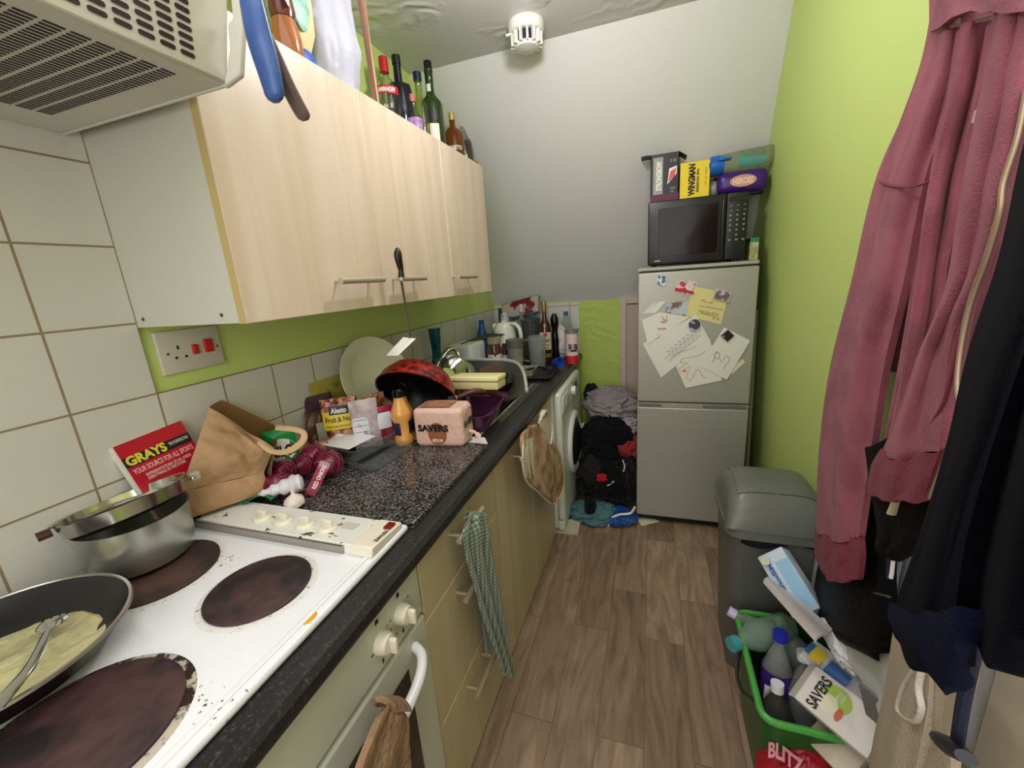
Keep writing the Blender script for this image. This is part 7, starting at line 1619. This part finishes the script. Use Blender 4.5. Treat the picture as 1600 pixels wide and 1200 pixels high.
# black rucksack / body warmer below
LAY[0] = 0.0
t = thing('black_rucksack', (1.43, 1.0, 1.2), 'black padded rucksack hanging under the burgundy hoodie', 'rucksack')
g = ball((0.055, 0.125, 0.19), 36, 26, (1.470, 1.015, 0.665), amp=0.05, nf=3, seed=5)
Lp = [P(1345, 740, x=1.44), P(1318, 800, x=1.435), P(1290, 880, x=1.43), P(1283, 940, x=1.43), P(1305, 985, x=1.43), P(1370, 1010, x=1.43)]
Rp = [P(1415, 740, x=1.44), P(1398, 800, x=1.435), P(1386, 880, x=1.425), P(1388, 940, x=1.42), P(1394, 975, x=1.42), P(1392, 1004, x=1.42)]
mk('main_bag', hang(Lp, Rp, 0.006, 1.0, 2.0, 0.03, 30, 40, VA, rad=0.03), BLKN, t, smooth=70)
mk('orange_tag', tube(curve([P(1284, 930, x=1.405), P(1287, 945, x=1.403), P(1290, 960, x=1.405)], 4), 0.005, 8, 0.5), mat('orange_rubber', (206, 104, 50), 0.4), t)
mk('grip_strap', tube([P(1368, 927, x=1.385), P(1388, 932, x=1.380)], 0.004, 8, 0.5), mat('dark_webbing', (62, 62, 60), 0.6), t)
t = thing('black_jacket', (1.40, 0.9, 1.3), 'black padded jacket with white zip pull behind the navy coat', 'jacket')
Lp = [P(1362, 700, x=1.375), P(1372, 770, x=1.37), P(1382, 830, x=1.365), P(1378, 852, x=1.365)]
Rp = [P(1500, 640, x=1.35), P(1490, 740, x=1.345), P(1450, 830, x=1.35), P(1405, 865, x=1.36)]
mk('jacket_body', hang(Lp, Rp, 0.010, 1.5, 6.0, 0.02, 30, 30, VA, rad=0.012), cloth('black_padded', (12, 13, 14), 40, 0.25, rough=0.7, sheen=0.0), t, smooth=70)
mk('zip_pull', tube([P(1402, 782, x=1.325), P(1393, 803, x=1.322)], 0.0065, 8, 0.5), mat('zip_pull_pale', (206, 190, 160), 0.4), t)
mk('drawcord', tube(curve([P(1388, 862, x=1.37), P(1388, 885, x=1.37), P(1389, 905, x=1.37)], 4), 0.0035, 6), mat('navy_cord', (30, 34, 60), 0.7), t)
mk('drawcord', tube(curve([P(1396, 866, x=1.365), P(1394, 890, x=1.365), P(1392, 903, x=1.365)], 4), 0.003, 6), WHITE_INK, t)
# navy coat nearest the camera
LAY[0] = -0.05
t = thing('navy_jacket', (1.36, 0.7, 1.7), 'long dark navy fleece hanging nearest the camera on the right', 'jacket')
Lq = [(1665, 120, 1.30), (1622, 230, 1.305), (1582, 400, 1.305), (1528, 560, 1.30), (1494, 700, 1.295), (1450, 840, 1.295), (1412, 945, 1.295), (1406, 985, 1.297)]
Rq = [(1760, 100, 1.24), (1720, 210, 1.24), (1690, 400, 1.24), (1630, 560, 1.24), (1570, 720, 1.24), (1530, 850, 1.245), (1512, 960, 1.25), (1505, 1040, 1.255)]
mk('left_sleeve', hang([P(*q[:2], x=q[2]) for q in Lq], [P(*q[:2], x=q[2]) for q in Rq], 0.012, 1.6, 2.2, 0.012, 36, 60, VA, rad=0.03), NAVY, t, smooth=70)
mk('sleeve_cuff', hang([P(1402, 944, x=1.288), P(1400, 972, x=1.288), P(1440, 1015, x=1.286), P(1490, 1056, x=1.284)], [P(1516, 950, x=1.232), P(1514, 985, x=1.232), P(1508, 1020, x=1.236), P(1504, 1054, x=1.25)], 0.004, 2.2, 1.2, 0.012, 30, 20, VA, rad=0.016), NAVYR, t, smooth=70)
Lq = [(1660, 140, 1.33), (1610, 300, 1.33), (1570, 560, 1.33), (1530, 760, 1.33), (1510, 900, 1.33), (1500, 975, 1.33)]
Rq = [(1900, 60, 1.26), (1880, 300, 1.26), (1850, 560, 1.26), (1800, 760, 1.26), (1740, 900, 1.26), (1690, 1040, 1.26)]
mk('coat_body', hang([P(*q[:2], x=q[2]) for q in Lq], [P(*q[:2], x=q[2]) for q in Rq], 0.016, 2.6, 4.0, 0.012, 44, 60, VA, rad=0.02), NAVY, t, smooth=70)
mk('hem_cord', tube(curve([P(1528, 985, x=1.295), P(1518, 1040, x=1.30), P(1505, 1100, x=1.305), P(1495, 1165, x=1.31)], 6), 0.0045, 8), mat('navy_cord', (30, 34, 60), 0.7), t)
mk('cord_toggle', tube([P(1470, 1155, x=1.312), P(1488, 1168, x=1.305), P(1510, 1184, x=1.300)], [0.008, 0.011, 0.007], 10, 0.7), mat('toggle_dark', (34, 32, 44), 0.4), t)
# beige trousers hanging from the door, pale plastic sheeting behind
LAY[0] = -0.02
t = thing('beige_trousers', (1.40, 0.7, 1.0), 'pale beige trousers hanging in front of the cream door', 'trousers')
Lq = [(1410, 940, 1.40), (1400, 1000, 1.40), (1388, 1080, 1.395), (1370, 1160, 1.39), (1355, 1260, 1.39)]
Rq = [(1470, 960, 1.39), (1462, 1030, 1.385), (1458, 1100, 1.38), (1445, 1170, 1.375), (1425, 1260, 1.375)]
mk('trouser_leg', hang([P(*q[:2], x=q[2]) for q in Lq], [P(*q[:2], x=q[2]) for q in Rq], 0.008, 1.8, 0.9, 0.010, 34, 46, VA, rad=0.018), BEIGE, t, smooth=70)
Lq = [(1450, 950, 1.41), (1445, 1040, 1.41), (1435, 1120, 1.41), (1415, 1260, 1.41)]; Rq = [(1530, 975, 1.40), (1520, 1060, 1.395), (1500, 1140, 1.395), (1488, 1260, 1.395)]
mk('trouser_leg', hang([P(*q[:2], x=q[2]) for q in Lq], [P(*q[:2], x=q[2]) for q in Rq], 0.008, 1.5, 3.9, 0.010, 34, 46, VA, rad=0.012), BEIGE, t, smooth=70)
pk_ = curve([P(1438, 985, x=1.372), P(1432, 1040, x=1.367), P(1412, 1075, x=1.364), P(1405, 1110, x=1.364), P(1428, 1128, x=1.362), P(1440, 1108, x=1.360), P(1436, 1070, x=1.360), P(1450, 1010, x=1.366)], 6)
mk('pocket_bag', tube(pk_, 0.004, 8, 0.6), cloth('pocket_white', (206, 198, 184)), t)
P = P0
t = thing('plastic_sheet', (1.5, 1.0, 0.6), 'translucent white plastic sheeting hanging behind the rucksack', 'plastic sheet')
SHT = mat('white_polythene', (206, 208, 206), 0.35, bump=0.2, bscale=12)
Lq = [(1285, 760, 1.53), (1272, 850, 1.525), (1268, 930, 1.52), (1300, 1000, 1.49), (1345, 1060, 1.475), (1375, 1120, 1.46), (1375, 1230, 1.45)]
Rq = [(1330, 760, 1.53), (1330, 860, 1.52), (1335, 940, 1.51), (1400, 985, 1.48), (1420, 1040, 1.46), (1430, 1120, 1.445), (1430, 1230, 1.44)]
mk('sheeting', hang([P(*q[:2], x=q[2]) for q in Lq], [P(*q[:2], x=q[2]) for q in Rq], 0.006, 1.5, 2.9, 0.003, 26, 50, VA), SHT, t, smooth=70)
